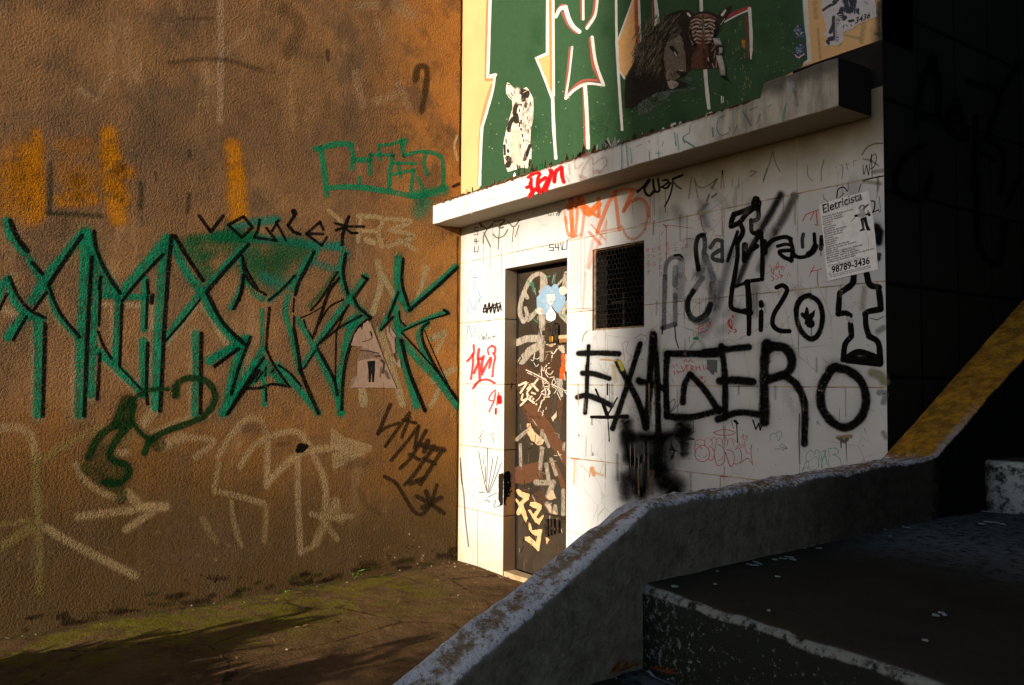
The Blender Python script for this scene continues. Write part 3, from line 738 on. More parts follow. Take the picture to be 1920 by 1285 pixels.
lines(P, [([(400,415),(470,300)],26), ([(330,370),(390,415)],26), ([(930,220),(1030,130)],30), ([(1470,300),(1500,440)],34), ([(1560,420),(1640,390)],40), ([(1650,350),(1690,440)],34), ([(1640,20),(1700,60)],60), ([(1480,25),(1560,20)],40),([(1560,90),(1590,160)],30)], (0.46,0.30,0.18), soft=.6, op=.4, dry=.5)
P.line([(1720,330),(1730,280),(1765,285),(1760,380),(1745,460)], 26, (0.05,0.03,0.012), soft=.6, op=.75)
P.line([(1180,40),(1240,110),(1190,210)], 60, (0.07,0.045,0.02), soft=.9, op=.35); P.line([(740,80),(880,75)], 14, (0.1,0.06,0.03), soft=.8, op=.4)
P.line([(700,260),(900,245),(1080,290)], 20, (0.08,0.05,0.025), soft=.9, op=.45); P.line([(1355,210),(1358,250)], 16, (0.04,0.03,0.015), soft=.8, op=.6)
P.crop(0, 200, 4.0)
for pts, ww in (([(1055,580),(1060,660),(1050,760)],46), ([(1420,335),(1422,370)],30), ([(1418,660),(1405,790)],34), ([(1163,490),(1175,555)],22), ([(380,430),(370,800)],40), ([(350,800),(760,820)],36)):
    P.line(pts, ww, (0.03,0.035,0.02), soft=.9, op=.55)
P.build('worn_scrawl', M['pL'], WALL, 'pale and dark worn scrawls on the upper wall')
# pale chalky tags, lower half
P = Paint('L').crop(0, 680, 2.92)
for pts, ww, op in (([(-30,362),(90,355),(165,395),(195,520)],52,.55), ([(195,520),(200,700),(212,860)],52,.5), ([(212,870),(215,1060),(215,1250)],50,.42), ([(230,530),(400,425),(560,355)],46,.5),
    ([(415,560),(470,650),(560,712),(655,745)],40,.55), ([(430,845),(600,822),(780,800)],48,.6), ([(700,715),(770,790)],55,.65), ([(770,790),(905,790)],52,.75), ([(860,800),(690,915)],44,.55),
    ([(-20,890),(160,865)],34,.35), ([(-30,1030),(170,905)],56,.5), ([(250,905),(450,1020),(735,1165)],52,.55), ([(790,330),(840,270)],62,.7), ([(835,385),(1030,305),(1140,290)],36,.6),
    ([(900,450),(990,410)],70,.6), ([(620,500),(690,490)],44,.6), ([(1030,410),(1170,430),(1070,520)],38,.55), ([(680,430),(730,390)],60,.4)):
    P.line(pts, ww, TAN if op > .52 else OLV, soft=.70, op=min(1, op*0.92), dry=.18)
P.crop(380, 700, 3.212)
for pts, ww, op in (([(95,500),(175,370),(270,278),(350,290),(392,400)],42,.65), ([(392,390),(388,680)],44,.65), ([(225,560),(300,450),(410,380),(560,352),(640,430)],42,.62),
    ([(390,660),(480,570),(600,480),(830,440)],46,.7), ([(100,540),(70,690)],38,.5), ([(75,710),(230,745),(370,785)],40,.5), ([(172,770),(190,900),(232,1040)],32,.4), ([(385,800),(372,1010)],34,.35),
    ([(572,510),(575,780)],40,.62), ([(575,780),(590,1080)],40,.5), ([(660,480),(725,620),(742,760),(722,870)],42,.6), ([(655,850),(790,870),(895,860)],38,.5), ([(805,775),(745,890),(680,1025)],52,.5),
    ([(710,870),(810,1000)],38,.42), ([(800,770),(830,880)],60,.35), ([(0,880),(80,1010)],40,.25), ([(590,1075),(660,1050)],34,.35)):
    P.line(pts, ww, TAN, soft=.70, op=min(1, op*0.92), dry=.18)
P.fill([(770,325),(860,385),(1022,435),(1015,470),(890,530),(785,588),(775,480),(830,470),(770,450)], TAN, .6, .3)
P.crop(400, 240, 4)
lines(P, [([(1090,660),(1265,680),(1240,780),(1265,890)],40), ([(1115,775),(1245,775)],32), ([(1105,690),(1085,850)],34), ([(1300,682),(1480,702),(1330,765)],38), ([(1330,765),(1500,815),(1310,890)],38), ([(1395,838),(1510,912)],38), ([(865,620),(960,700)],34), ([(1150,840),(1200,860)],50)], TAN, soft=.35, op=.75, dry=.2)
P.crop(400, 460, 3.779)
lines(P, [([(1165,120),(1190,260),(1130,480)],46), ([(1190,200),(1280,360)],40), ([(1510,160),(1450,380)],36), ([(1050,1010),(1065,1120)],60), ([(1180,600),(1260,850),(1340,1120)],54), ([(1640,620),(1530,670),(1600,640)],44), ([(1640,640),(1580,760)],30), ([(1700,880),(1560,960)],50), ([(1640,940),(1540,1140)],36), ([(20,600),(110,740)],30)], (0.42,0.34,0.18), soft=.4, op=.58, dry=.15)
P.build('chalk_lettering', M['pL'], WALL, 'pale chalky arrows and letters')
# green clouds and bands behind the big letters
P = Paint('L').crop(400, 240, 4)
for pts, ww, op in (([(20,815),(260,830),(520,850),(740,880),(950,890)],70,.9), ([(120,760),(280,715),(470,690)],70,.75), ([(250,940),(420,990)],260,.62), ([(330,1060),(440,1110)],240,.6), ([(520,930),(640,900)],190,.5), ([(-40,900),(160,840)],160,.4), ([(520,1020),(700,960)],150,.3), ([(380,1120),(500,1170)],90,.5), ([(720,1000),(910,1060)],60,.55)):
    P.line(pts, ww, TEAL if ww < 100 else GRN2, soft=.9, op=op)
P.crop(0, 380, 3.06)
for pts, ww, op in (([(1110,215),(1240,200),(1460,190)],70,.75), ([(1080,250),(1150,330),(1180,400)],110,.65), ([(1180,310),(1220,300)],60,.5), ([(1250,200),(1350,180)],60,.6)):
    P.line(pts, ww, GRN2, soft=.9, op=op)
P.build('spray_cloud', M['pL'], WALL, 'blurred green spray clouds')
# the big green letters
P = Paint('L').crop(0, 380, 3.06)
lt = (0.030, 0.30, 0.17)
# light rims
for pts, ww in (([(215,700),(215,1215)],78), ([(460,800),(455,1205)],88), ([(280,520),(330,640),(450,780)],58), ([(530,740),(520,1110)],72), ([(890,600),(890,1170)],84), ([(830,800),(830,1080)],78), ([(1118,750),(1115,1210)],66), ([(950,800),(1060,660),(1150,560)],60), ([(600,890),(800,1090)],66), ([(660,600),(660,900)],70), ([(590,585),(830,590)],34), ([(30,620),(130,650)],60), ([(1180,600),(1310,800)],56)):
    P.line(pts, ww, (0.52,0.36,0.19), soft=.8, op=.45)
G = [([(38,110),(60,190),(140,285)],52), ([(170,330),(230,430),(275,480)],46), ([(480,180),(380,290),(270,430),(190,560)],62), ([(150,640),(45,770)],58), ([(-20,560),(10,480),(45,440)],50), ([(45,450),(80,560),(150,640),(240,668)],46),
     ([(215,690),(222,900),(216,1215)],58), ([(490,180),(485,500),(470,800),(458,1210)],66), ([(280,500),(330,640),(445,775)],40), ([(520,200),(560,320),(620,430),(690,545)],52), ([(548,470),(545,705)],46), ([(535,740),(530,900),(522,1105)],48),
     ([(560,850),(650,930),(820,1095)],50), ([(680,560),(668,740),(660,920)],42), ([(690,540),(800,400),(960,210)],62), ([(590,535),(720,540),(860,545)],34), ([(832,440),(825,725)],40), ([(822,800),(828,1095)],56), ([(945,260),(925,500),(905,800),(895,1170)],58),
     ([(985,230),(1070,400),(1165,520)],52), ([(950,780),(1060,640),(1180,490),(1400,260)],46), ([(1160,510),(1220,640),(1350,800)],48), ([(1120,750),(1122,1000),(1116,1215)],42), ([(1200,910),(1290,860),(1400,795)],46), ([(1415,780),(1350,1000),(1310,1140)],46), ([(1280,1205),(1380,1060),(1480,930)],54),
     ([(545,400),(600,480),(680,540)],60), ([(500,160),(540,380)],40)]
for pts, ww in G: P.line(pts, ww, GRN, soft=.48, op=.95, dry=.10, halo=.16)
P.crop(400, 460, 3.779)
G = [([(190,80),(215,210),(180,330),(120,445)],42,.8), ([(240,260),(300,350),(350,380)],40,.7), ([(345,460),(345,700)],32,.8), ([(350,735),(240,920),(75,1185)],56,.93), ([(355,790),(362,1130)],36,.85), ([(0,790),(100,740),(195,700)],48,.95), ([(0,470),(110,610),(215,700)],44,.9),
     ([(220,660),(150,850),(105,1060)],50,.9), ([(240,1000),(330,930),(400,900),(500,990)],46,.8), ([(380,830),(480,970)],36,.8), ([(450,850),(540,945),(640,1060),(740,1185)],52,.92), ([(720,50),(620,190),(560,310)],60,.85), ([(580,220),(480,320),(395,390)],36,.9),
     ([(530,360),(510,480),(550,620),(590,800),(610,900)],42,.85), ([(600,530),(690,680),(790,880),(870,1060),(912,1190)],44,.85), ([(860,200),(770,330),(680,430)],30,.6), ([(935,60),(900,180),(935,310),(990,400)],48,.95), ([(1080,220),(960,380),(820,570),(640,850)],44,.85), ([(970,380),(1090,510)],46,.9),
     ([(1030,520),(960,620),(920,800),(890,1000),(900,1190)],52,.92), ([(1310,90),(1305,250),(1330,370),(1380,450)],56,.97), ([(1715,155),(1590,270),(1400,440)],48,.97), ([(1310,330),(1250,480),(1185,595)],38,.9), ([(1290,440),(1310,560),(1340,600)],44,.95), ([(1340,600),(1480,540),(1645,470)],36,.95),
     ([(1300,560),(1320,720),(1380,930),(1440,1140)],52,.95), ([(1350,690),(1460,820),(1600,970),(1735,1150)],52,.9), ([(1510,560),(1455,630),(1480,740),(1560,880),(1650,1000)],46,.85), ([(960,560),(1010,520)],80,.8)]
for pts, ww, op in G: P.line(pts, ww, GRN if ww > 31 else GRN2, soft=.48, op=op, dry=.10, halo=.16)
P.build('green_lettering', M['pL'], WALL, 'huge green spray-painted letters')
P = Paint('L').crop(0, 380, 3.06)
B = [([(60,105),(100,200),(155,275)],32), ([(185,345),(243,408)],24), ([(470,190),(380,320),(280,470)],26), ([(278,478),(350,640),(458,772)],21), ([(268,515),(195,612)],20), ([(58,430),(100,530),(170,615),(255,660)],20), ([(40,525),(-6,620)],18), ([(152,655),(75,788)],18), ([(260,700),(245,1225)],25),
     ([(540,165),(555,270),(610,400),(688,520)],24), ([(527,315),(505,700),(484,1222)],26), ([(578,428),(570,495)],24), ([(576,510),(568,700)],18), ([(563,740),(595,825),(640,895)],17), ([(572,868),(558,1128)],22), ([(935,298),(820,420),(700,565)],21), ([(700,585),(686,930)],20), ([(685,940),(810,1072)],13),
     ([(985,192),(965,400),(940,780),(920,1195)],26), ([(1003,192),(1080,320),(1165,448)],24), ([(845,448),(850,520)],20), ([(846,540),(838,718)],18), ([(874,530),(870,575)],24), ([(848,808),(840,1060),(848,1155)],22), ([(1425,242),(1300,380),(1188,512)],24), ([(1188,520),(1280,690),(1405,815)],25), ([(1147,558),(1050,680),(945,800)],15),
     ([(1155,752),(1150,1208)],26), ([(1438,772),(1370,950),(1328,1100)],20), ([(1367,840),(1230,938)],19), ([(1485,965),(1400,1080),(1308,1210)],22), ([(1392,310),(1415,390),(1475,490)],19), ([(1398,420),(1385,520),(1343,608)],20)]
for pts, ww in B: P.line(pts, ww, BLK, soft=.38, op=.98, halo=.12)
P.crop(400, 460, 3.779)
B = [([(205,75),(220,190),(280,290),(372,350)],20), ([(212,210),(195,330),(145,450)],22), ([(575,218),(490,310),(395,390)],20), ([(398,445),(380,640),(375,735)],22), ([(375,735),(430,850),(540,1003)],19), ([(715,45),(650,180),(605,265),(582,350)],27), ([(572,380),(565,470)],14), ([(572,510),(572,570)],18), ([(570,590),(595,720),(620,900)],26), ([(615,880),(670,1020),(745,1188)],30),
     ([(880,190),(770,370),(692,460)],18), ([(890,235),(820,330),(760,500),(710,645)],24), ([(620,515),(700,480),(770,435)],10), ([(640,530),(660,590)],12), ([(672,605),(705,662)],14), ([(937,60),(922,200),(952,345)],26), ([(1055,218),(1092,240)],22), ([(1092,240),(995,375)],22), ([(995,375),(1030,440),(1115,515)],23), ([(920,385),(820,440),(745,560)],13),
     ([(960,425),(840,590),(735,712)],18), ([(722,750),(640,875)],16), ([(950,432),(885,580),(870,660),(865,950)],13), ([(1048,500),(900,580),(762,690)],17), ([(1115,512),(1020,600),(955,760),(920,950),(910,1165)],25), ([(738,730),(850,940),(880,1058)],24), ([(180,735),(10,860)],22), ([(355,800),(245,960),(98,1198)],23), ([(300,965),(350,900)],16), ([(372,865),(368,925)],14),
     ([(240,1015),(330,1012),(420,985),(530,1000)],20), ([(430,880),(415,900)],16), ([(372,1012),(374,1105)],15), ([(460,850),(540,905),(622,998)],17), ([(1345,98),(1338,270),(1385,432)],24), ([(1728,160),(1600,280),(1390,462)],26), ([(1310,335),(1240,515)],20), ([(1272,510),(1188,600)],19), ([(1316,468),(1325,530),(1358,572)],14), ([(1635,460),(1668,483)],22), ([(1665,487),(1500,538),(1350,605)],14),
     ([(1335,620),(1460,755),(1605,915)],15), ([(1333,675),(1390,900),(1500,1172)],30), ([(1525,550),(1478,600),(1500,720),(1610,920),(1735,1105)],22), ([(1495,600),(1560,760),(1690,1045)],9), ([(1690,1040),(1742,1110)],26)]
for pts, ww in B: P.line(pts, ww, BLK, soft=.36, op=.98, halo=.12)
P.build('black_outline', M['pL'], WALL, 'black outlines of the huge green letters')
# green box tag near the ledge
P = Paint('L').crop(400, 240, 4)
lines(P, [([(765,158),(830,145),(930,120),(1030,125)],46), ([(805,160),(830,320),(850,505)],44), ([(1030,120),(1045,210),(1038,305)],36), ([(1055,240),(1170,240)],44), ([(1178,352),(1175,205)],30), ([(1175,200),(1350,205)],24), ([(1345,205),(1325,330),(1318,460)],34), ([(1240,130),(1250,240)],22), ([(1240,128),(1330,125),(1425,85)],26), ([(1405,110),(1432,210)],30), ([(1432,210),(1550,178),(1690,205),(1722,280),(1722,430)],30),
          ([(850,452),(1000,442),(1150,452),(1330,480),(1540,512),(1735,450)],44), ([(1340,262),(1515,268)],28), ([(1385,265),(1405,370)],26), ([(1345,350),(1500,315)],24), ([(1500,315),(1482,465)],28), ([(1530,370),(1580,478)],24), ([(1588,190),(1580,270),(1605,350)],28), ([(1095,370),(1095,430)],24), ([(1440,100),(1425,120)],40)], (0.008,0.19,0.085), soft=.42, op=.92, dry=.2)
P.line([(1550,540),(1600,545),(1545,630)], 110, (0.012,0.20,0.10), soft=.9, op=.5); P.line([(1500,500),(1730,470)], 80, (0.010,0.22,0.10), soft=.8, op=.6)
P.build('green_tag', M['pL'], WALL, 'small green box-shaped tag below the top of the ledge')
# black name tag
P = Paint('L').crop(400, 240, 4)
lines(P, [([(-105,660),(-20,780)],26), ([(-20,780),(72,660)],26), ([(225,665),(112,728),(215,822),(292,745),(228,668)],24), ([(348,690),(335,760),(308,820)],22), ([(308,822),(470,845)],22), ([(470,845),(398,752)],22), ([(488,695),(440,772)],22), ([(470,705),(545,845)],20), ([(600,632),(605,665),(560,730),(600,780),(650,798)],26), ([(825,765),(800,705),(698,793),(822,796)],22), ([(700,798),(812,882)],22), ([(812,882),(850,820)],20), ([(1015,665),(985,750),(970,800),(965,878)],26), ([(912,715),(1010,740),(1128,740)],20), ([(918,768),(990,742)],20), ([(1000,760),(1035,790),(1080,788)],20), ([(600,625),(612,640)],40)], BLK, curve=False, soft=.2, op=.97)
P.build('black_tag', M['pL'], WALL, 'small black name tag over the green cloud')
# dark green scribble
P = Paint('L').crop(0, 680, 2.92)
for pts, ww, op in (([(955,180),(980,105),(1060,85),(1140,110),(1178,190),(1130,280),(1050,325),(900,380),(820,430),(790,495)],36,.92), ([(920,145),(820,150),(740,190),(670,260)],24,.85), ([(700,220),(660,330)],95,.95), ([(640,330),(540,410),(480,520)],40,.9), ([(715,330),(640,420),(600,500),(630,542),(690,560),(705,610),(640,660),(570,655)],40,.9), ([(735,235),(725,320),(780,395),(840,430)],26,.9), ([(470,580),(560,640),(650,690),(660,740)],70,.45), ([(560,520),(640,610)],150,.35), ([(830,430),(870,450)],80,.5), ([(960,130),(965,180)],40,.7)):
    P.line(pts, ww, DKG, soft=.45, op=op, halo=.18)
P.build('dark_green_tag', M['pL'], WALL, 'blurry dark green looping scribble')
# brown-black tag with star
P = Paint('L').crop(380, 700, 3.212)
lines(P, [([(1130,190),(1100,260),(1055,365)],26), ([(1055,360),(1110,325),(1180,300)],20), ([(1245,238),(1200,300),(1100,440)],22), ([(1205,282),(1282,300)],22), ([(1245,262),(1200,385)],22), ([(1300,318),(1240,400),(1135,525)],22), ([(1300,320),(1275,450)],22), ([(1345,345),(1260,500),(1190,572)],24), ([(1310,430),(1400,455),(1450,462)],38), ([(1355,410),(1335,470)],34), ([(1245,490),(1305,522)],24), ([(1395,440),(1330,530),(1265,620),(1215,672)],24), ([(1440,470),(1380,560),(1310,668)],26), ([(1330,515),(1400,545)],26), ([(1250,665),(1330,635)],32), ([(1095,622),(1165,665),(1225,760),(1270,830),(1320,850),(1370,790),(1410,675)],24), ([(1288,742),(1360,780),(1450,842)],28), ([(1345,712),(1372,790)],30), ([(1435,748),(1320,812)],28)], (0.030,0.018,0.008), soft=.45, op=.86)
P.dot((592,450), 58, BLK, .35); P.line([(575,465),(620,440)], 34, BLK, soft=.5)
P.line([(940,700),(980,790),(1060,840)], 34, (0.11,0.065,0.03), soft=.8, op=.35); P.line([(880,540),(980,540)], 60, (0.12,0.08,0.04), soft=.9, op=.35); P.line([(270,330),(350,330)], 70, (0.12,0.07,0.04), soft=.9, op=.35); P.line([(440,430),(520,420)], 20, (0.1,0.05,0.02), soft=.8, op=.35)
P.build('brown_tag', M['pL'], WALL, 'dark brown slanting tag ending in a star')
P = Paint('L')
P.line([(865,0),(864,150),(862,330)], 3.5, (0.02,0.011,0.005), soft=.5, op=.85, wob=2.0); P.line([(858,445),(858,760),(856,1045)], 3.0, (0.03,0.015,0.006), soft=.6, op=.7, wob=1.5)
P.line([(857,255),(852,275),(858,300)], 5, (0.5,0.36,0.2), soft=.4, op=.8); P.line([(850,350),(860,345)], 6, (0.03,0.015,0.008), soft=.6)
for k in range(60):
    x = random.uniform(0, 850); y = 1195-0.169*x-abs(random.gauss(0,14))-2; P.line([(x,y),(x+random.uniform(6,26),y-random.uniform(0,5))], random.uniform(4,12), random.choice([(0.03,0.019,0.009),(0.045,0.042,0.010),(0.02,0.012,0.006)]), soft=.9, op=.6)
for k in range(26):
    x, y = random.gauss(760, 50), random.gauss(1040, 20); P.dot((x,y), random.uniform(1.5,4), random.choice([(0.03,0.015,0.008),(0.5,0.35,0.22),(0.04,0.02,0.01)]), .5, .8)
for k in range(18):
    x, y = random.gauss(400, 20), random.gauss(1086, 8); P.dot((x,y), random.uniform(2,5), random.choice([(0.02,0.01,0.006),(0.04,0.02,0.01)]), .5, .85)
P.build('grime', M['pL'], WALL, 'dark crack along the corner and grime above the ground')
# torn triangular paper
P = Paint('L', 0.0007).crop(580, 580, 7.14)
P.fill([(785,150),(820,190),(1010,690),(1165,1055),(555,1050),(560,935),(640,890),(640,700),(690,680),(880,650),(860,590),(690,560),(690,500),(560,485),(600,340),(680,240),(710,280),(720,200)], (0.66,0.44,0.30), rag=.45)
P.fill([(690,500),(930,585),(1000,690),(880,655),(690,680),(640,700),(700,560)], (0.58,0.40,0.26), .75, .6, rag=.6)
P.line([(710,440),(830,395),(835,320),(815,300)], 12, (0.03,0.02,0.015), soft=.5); P.line([(820,300),(832,350)], 22, (0.01,0.01,0.01), soft=.3)
P.line([(690,550),(800,565),(930,590)], 14, (0.05,0.03,0.02), soft=.5, op=.85)
P.fill([(775,695),(882,690),(880,800),(868,975),(840,978),(832,850),(822,978),(795,978),(790,840)], (0.010,0.008,0.007), rag=.25)
P.line([(965,690),(1000,720),(985,850)], 36, (0.05,0.03,0.02), soft=.8, op=.7); P.line([(1020,830),(1060,920)], 40, (0.2,0.12,0.08), soft=.8, op=.6); P.line([(960,780),(950,900)], 26, (0.2,0.11,0.07), soft=.8, op=.5)
for k in range(26):
    x = random.uniform(600, 1000); y = random.uniform(300, 1000); P.line([(x,y),(x+random.uniform(-4,4),y+random.uniform(30,90))], 5, (0.40,0.25,0.16), soft=.7, op=.6)
P.fill([(560,940),(640,895),(600,1000),(562,1045)], (0.55,0.36,0.25), .8, rag=.6)
o = P.build('torn_poster', M['pM']); tag(o, 'torn pinkish paper triangle with two black legs pasted on the brown stucco wall', 'poster')
P = Paint('L', 0.0007).crop(580, 580, 7.14)
P.fill([(1030,250),(1050,225),(1085,330),(1080,220),(1120,300),(1165,360),(1140,400),(1150,560),(1130,620),(1170,720),(1215,660),(1225,800),(1180,760),(1120,690),(1112,560),(1090,450),(1040,360)], (0.62,0.42,0.29), rag=.5)
P.line([(1060,290),(1120,380),(1150,370)], 10, (0.2,0.12,0.08), soft=.6, op=.8); P.line([(1130,600),(1150,660)], 24, (0.12,0.07,0.04), soft=.8, op=.7)
P.dot((1000,65), 22, (0.7,0.55,0.42)); P.dot((1268,165), 18, (0.7,0.55,0.42)); P.dot((957,45), 9, (0.7,0.55,0.42))
o = P.build('torn_poster', M['pM']); tag(o, 'thin torn strip of pale paper on the stucco wall just right of the paper triangle', 'poster')
# ------------------------------------------------------------------ paint on the tiled front wall
GRY = (0.085, 0.095, 0.125); GRY2 = (0.16, 0.175, 0.21); RED = (0.62, 0.045, 0.02); PNK = (0.55, 0.09, 0.10); ORA = (0.72, 0.16, 0.03); BLU = (0.16, 0.32, 0.45)
P = Paint('F').crop(1060, 600, 3.778)
# soft figure below the big word
for pts, ww, op in (([(430,730),(435,860),(470,970)],75,.95), ([(430,825),(560,835),(680,835)],60,.95), ([(680,835),(860,790)],62,.95), ([(820,720),(850,790)],80,.9), ([(838,800),(840,940)],62,.9), ([(450,975),(560,985),(650,975)],70,.9), ([(600,990),(640,1050)],90,.8), ([(660,870),(690,1040)],70,.75), ([(520,1050),(525,1200)],105,.95), ([(545,1150),(540,1225)],60,.8), ([(425,1110),(425,1250)],66,.75), ([(660,1080),(700,1150),(760,1200)],100,.95), ([(700,1090),(780,1180)],110,.7), ([(620,1060),(600,1090)],40,.6), ([(480,900),(640,900)],70,.35), ([(720,900),(760,960)],130,.30)):
    P.line(pts, ww*1.25, BLK, soft=.95, op=op, halo=.15)
P.line([(750,890),(770,930),(755,980)], 14, BLK, soft=.5); P.line([(738,915),(790,930)], 10, BLK, soft=.5)
for x in (492, 806, 560, 460): P.line([(x,880),(x+1,1040)], 5, (0.55,0.48,0.42), soft=.5, op=.7, dry=.3)
P.fill([(585,1070),(630,1065),(625,1240),(570,1240)], (0.36,0.22,0.17), .55, .4, rag=.8)
for k in range(34):
    x = random.gauss(590, 110); y = random.uniform(850, 1080)
    P.line([(x,y),(x+random.uniform(-3,3),y+random.uniform(70,190))], random.uniform(6,22), random.choice([BLK, BLK, (0.03,0.04,0.04), (0.40,0.38,0.35)]), soft=.9, op=random.uniform(.25,.7), dry=.35)
P.line([(470,860),(640,900),(820,870)], 120, BLK, soft=1, op=.28); P.line([(400,1130),(600,1160),(800,1170)], 120, BLK, soft=1, op=.28)
P.build('soft_black_figure', M['pF'], FRONT, 'blurry black sprayed figure under the big black word')
# the big black word
P = Paint('F').crop(1060, 600, 3.778)
H = dict(soft=.50, op=.98, halo=.17)
lines(P, [([(165,185),(158,320)],28), ([(155,330),(152,500),(140,660)],30), ([(95,238),(240,235),(378,240)],42), ([(122,378),(200,382),(310,415)],40), ([(88,548),(150,535),(240,565),(325,605)],42),
  ([(370,300),(440,430),(520,590),(572,765)],46), ([(530,170),(480,330),(420,520),(335,770)],40), ([(622,105),(605,330),(590,560),(570,760)],52), ([(630,110),(650,400),(660,835)],44), ([(525,435),(600,450),(700,490)],42), ([(520,430),(535,440)],50),
  ([(1110,195),(1080,240),(900,240),(722,240)],50), ([(722,240),(712,420),(720,680)],46), ([(720,685),(880,690),(1000,665),(1095,635)],50), ([(1090,650),(990,500),(890,390)],46), ([(885,385),(845,460),(832,585)],44)], BLK, **H)
P.line([(215,492),(250,570),(300,660)], 14, BLK, soft=.25); P.line([(368,552),(330,620),(290,690)], 12, BLK, soft=.25); P.line([(185,688),(300,690),(437,684)], 22, BLK, soft=.3, w2=30); P.line([(300,680),(312,860)], 8, BLK, soft=.3); P.line([(298,455),(298,530)], 11, BLK, soft=.3); P.line([(188,700),(189,745)], 6, BLK, soft=.3); P.line([(270,600),(300,690)], 30, BLK, soft=.4)
P.crop(1340, 500, 3.2118)
lines(P, [([(40,480),(60,650),(65,910)],40), ([(-70,515),(60,500),(205,485)],42), ([(30,690),(130,685),(230,695)],48), ([(20,920),(140,880),(270,890)],44), ([(310,470),(298,650),(300,935)],62), ([(320,480),(420,490),(465,560),(440,640),(320,680)],58), ([(405,650),(490,710),(540,830),(540,1065)],46),
  ([(715,610),(800,625),(880,690),(912,800),(880,910),(790,970),(700,930),(640,830),(650,710),(715,610)],54), ([(320,460),(330,500)],50), ([(690,620),(730,600)],46)], BLK, **H)
P.line([(230,925),(248,980),(265,945),(275,985),(292,920)], 9, BLK, soft=.25, curve=False); P.line([(132,930),(138,1060)], 7, BLK, soft=.3); P.line([(120,930),(138,945)], 16, BLK, soft=.5)
for k in range(60):
    c = random.choice([(300,700),(640,800),(545,980),(660,720),(320,900),(600,740)]); P.dot((c[0]+random.gauss(0,30), c[1]+random.gauss(0,90)), random.uniform(3,7), (0.55,0.56,0.55), .5, .8)
P.build('black_word', M['pF'], FRONT, 'big black sprayed word EXAGERO')
# upper row of black and grey tags
P = Paint('F').crop(1200, 340, 4.0167)
for pts, ww, op, c in (([(1060,100),(990,230),(900,380)],56,.93,BLK), ([(900,380),(820,560),(730,780)],44,.85,BLK), ([(1165,110),(1100,240),(1020,380)],62,.72,(0.03,0.033,0.035)), ([(1020,380),(950,540),(900,660)],60,.5,(0.04,0.043,0.045)), ([(690,520),(620,780),(570,960)],60,.55,GRY2), ([(600,900),(540,1050),(470,1150)],80,.4,GRY2), ([(740,960),(680,1080),(600,1130)],80,.28,GRY2), ([(480,180),(500,330)],90,.22,GRY2), ([(700,900),(640,1010)],50,.3,GRY2), ([(870,800),(850,1000)],70,.4,(0.05,0.05,0.05))):
    P.line(pts, ww, c, soft=.9, op=op, dry=.12)
P.build('soft_spray_bands', M['pF'], FRONT, 'soft grey diagonal spray bands')
P = Paint('F').crop(1200, 340, 4.0167)
for pts, ww, op, c in (([(178,1105),(184,900),(188,720)],38,.8,GRY), ([(188,720),(200,620),(255,570),(312,585)],36,.75,GRY), ([(268,650),(262,780)],44,.5,GRY), ([(265,860),(265,1080)],38,.7,GRY), ([(312,600),(300,700)],60,.4,GRY), ([(300,740),(290,860)],95,.42,GRY), ([(170,1105),(260,1080)],40,.8,GRY), ([(490,560),(470,660),(440,700)],50,.55,GRY), ([(490,560),(530,660),(550,740)],50,.6,GRY), ([(450,700),(530,720),(560,830)],120,.34,GRY), ([(470,730),(400,830)],44,.7,GRY), ([(545,780),(540,900),(500,990)],56,.62,GRY)):
    P.line(pts, ww, c, soft=.45, op=op, dry=.45)
P.line([(262,560),(300,555),(315,570)], 20, BLK, soft=.4)
P.line([(170,1100),(166,1150)], 12, BLK, soft=.4); P.line([(262,1090),(270,1190),(290,1255)], 9, BLK, soft=.3)
P.line([(400,830),(362,900),(365,990),(420,1045),(500,1000),(530,930)], 44, (0.012,0.012,0.014), soft=.3, op=.95); P.line([(380,1030),(440,1065),(500,1040)], 50, (0.08,0.1,0.10), soft=.7, op=.6)
lines(P, [([(480,405),(440,420),(420,510),(440,665)],36), ([(470,405),(490,440)],34)], BLK, soft=.25, op=.97)
P.line([(485,430),(490,490),(480,540)], 34, GRY, soft=.4, op=.85)
lines(P, [([(530,500),(570,445),(615,450)],32), ([(618,450),(620,530),(620,605)],30), ([(620,600),(560,590),(545,560),(600,520)],34)], (0.05,0.055,0.065), soft=.3, op=.95, dry=.15)
P.build('grey_letters', M['pF'], FRONT, 'half-erased grey letters beside the mesh window')
P = Paint('F').crop(1200, 340, 4.0167)
lines(P, [([(875,140),(865,165)],60), ([(890,165),(880,200)],56), ([(862,190),(780,225),(710,250)],44), ([(708,250),(690,300),(685,340)],38), ([(690,340),(750,310),(800,250),(860,200)],40), ([(750,310),(775,380),(732,465)],38), ([(732,465),(735,560),(715,700),(695,800)],36), ([(695,800),(685,940),(740,975),(820,985)],38), ([(892,195),(890,280),(850,300)],36), ([(838,295),(845,385),(910,390)],36), ([(915,390),(922,560),(920,735)],34), ([(920,740),(800,755)],32), ([(808,760),(820,900),(822,990)],46), ([(820,985),(822,1080),(820,1150)],38), ([(700,800),(800,765)],26), ([(905,395),(850,480),(790,590)],40), ([(735,380),(700,480),(660,600)],26), ([(790,480),(785,595)],44), ([(800,540),(880,490)],40), ([(790,980),(830,990)],50),
  ([(938,455),(942,540)],40), ([(945,500),(1000,445),(1090,420),(1135,435)],36), ([(1035,490),(1100,475),(1150,490)],26), ([(1130,435),(1150,520),(1140,600)],36), ([(1140,595),(1080,570),(1050,530),(1140,520)],32), ([(1150,540),(1190,572),(1270,560),(1320,500)],30), ([(1312,398),(1318,490)],30), ([(1320,490),(1300,530),(1270,550)],48), ([(1368,420),(1362,510)],32), ([(1362,440),(1385,480)],26)], BLK, soft=.25, op=.98)
P.line([(1230,400),(1222,440),(1225,495)], 30, (0.03,0.04,0.045), soft=.3, op=.92)
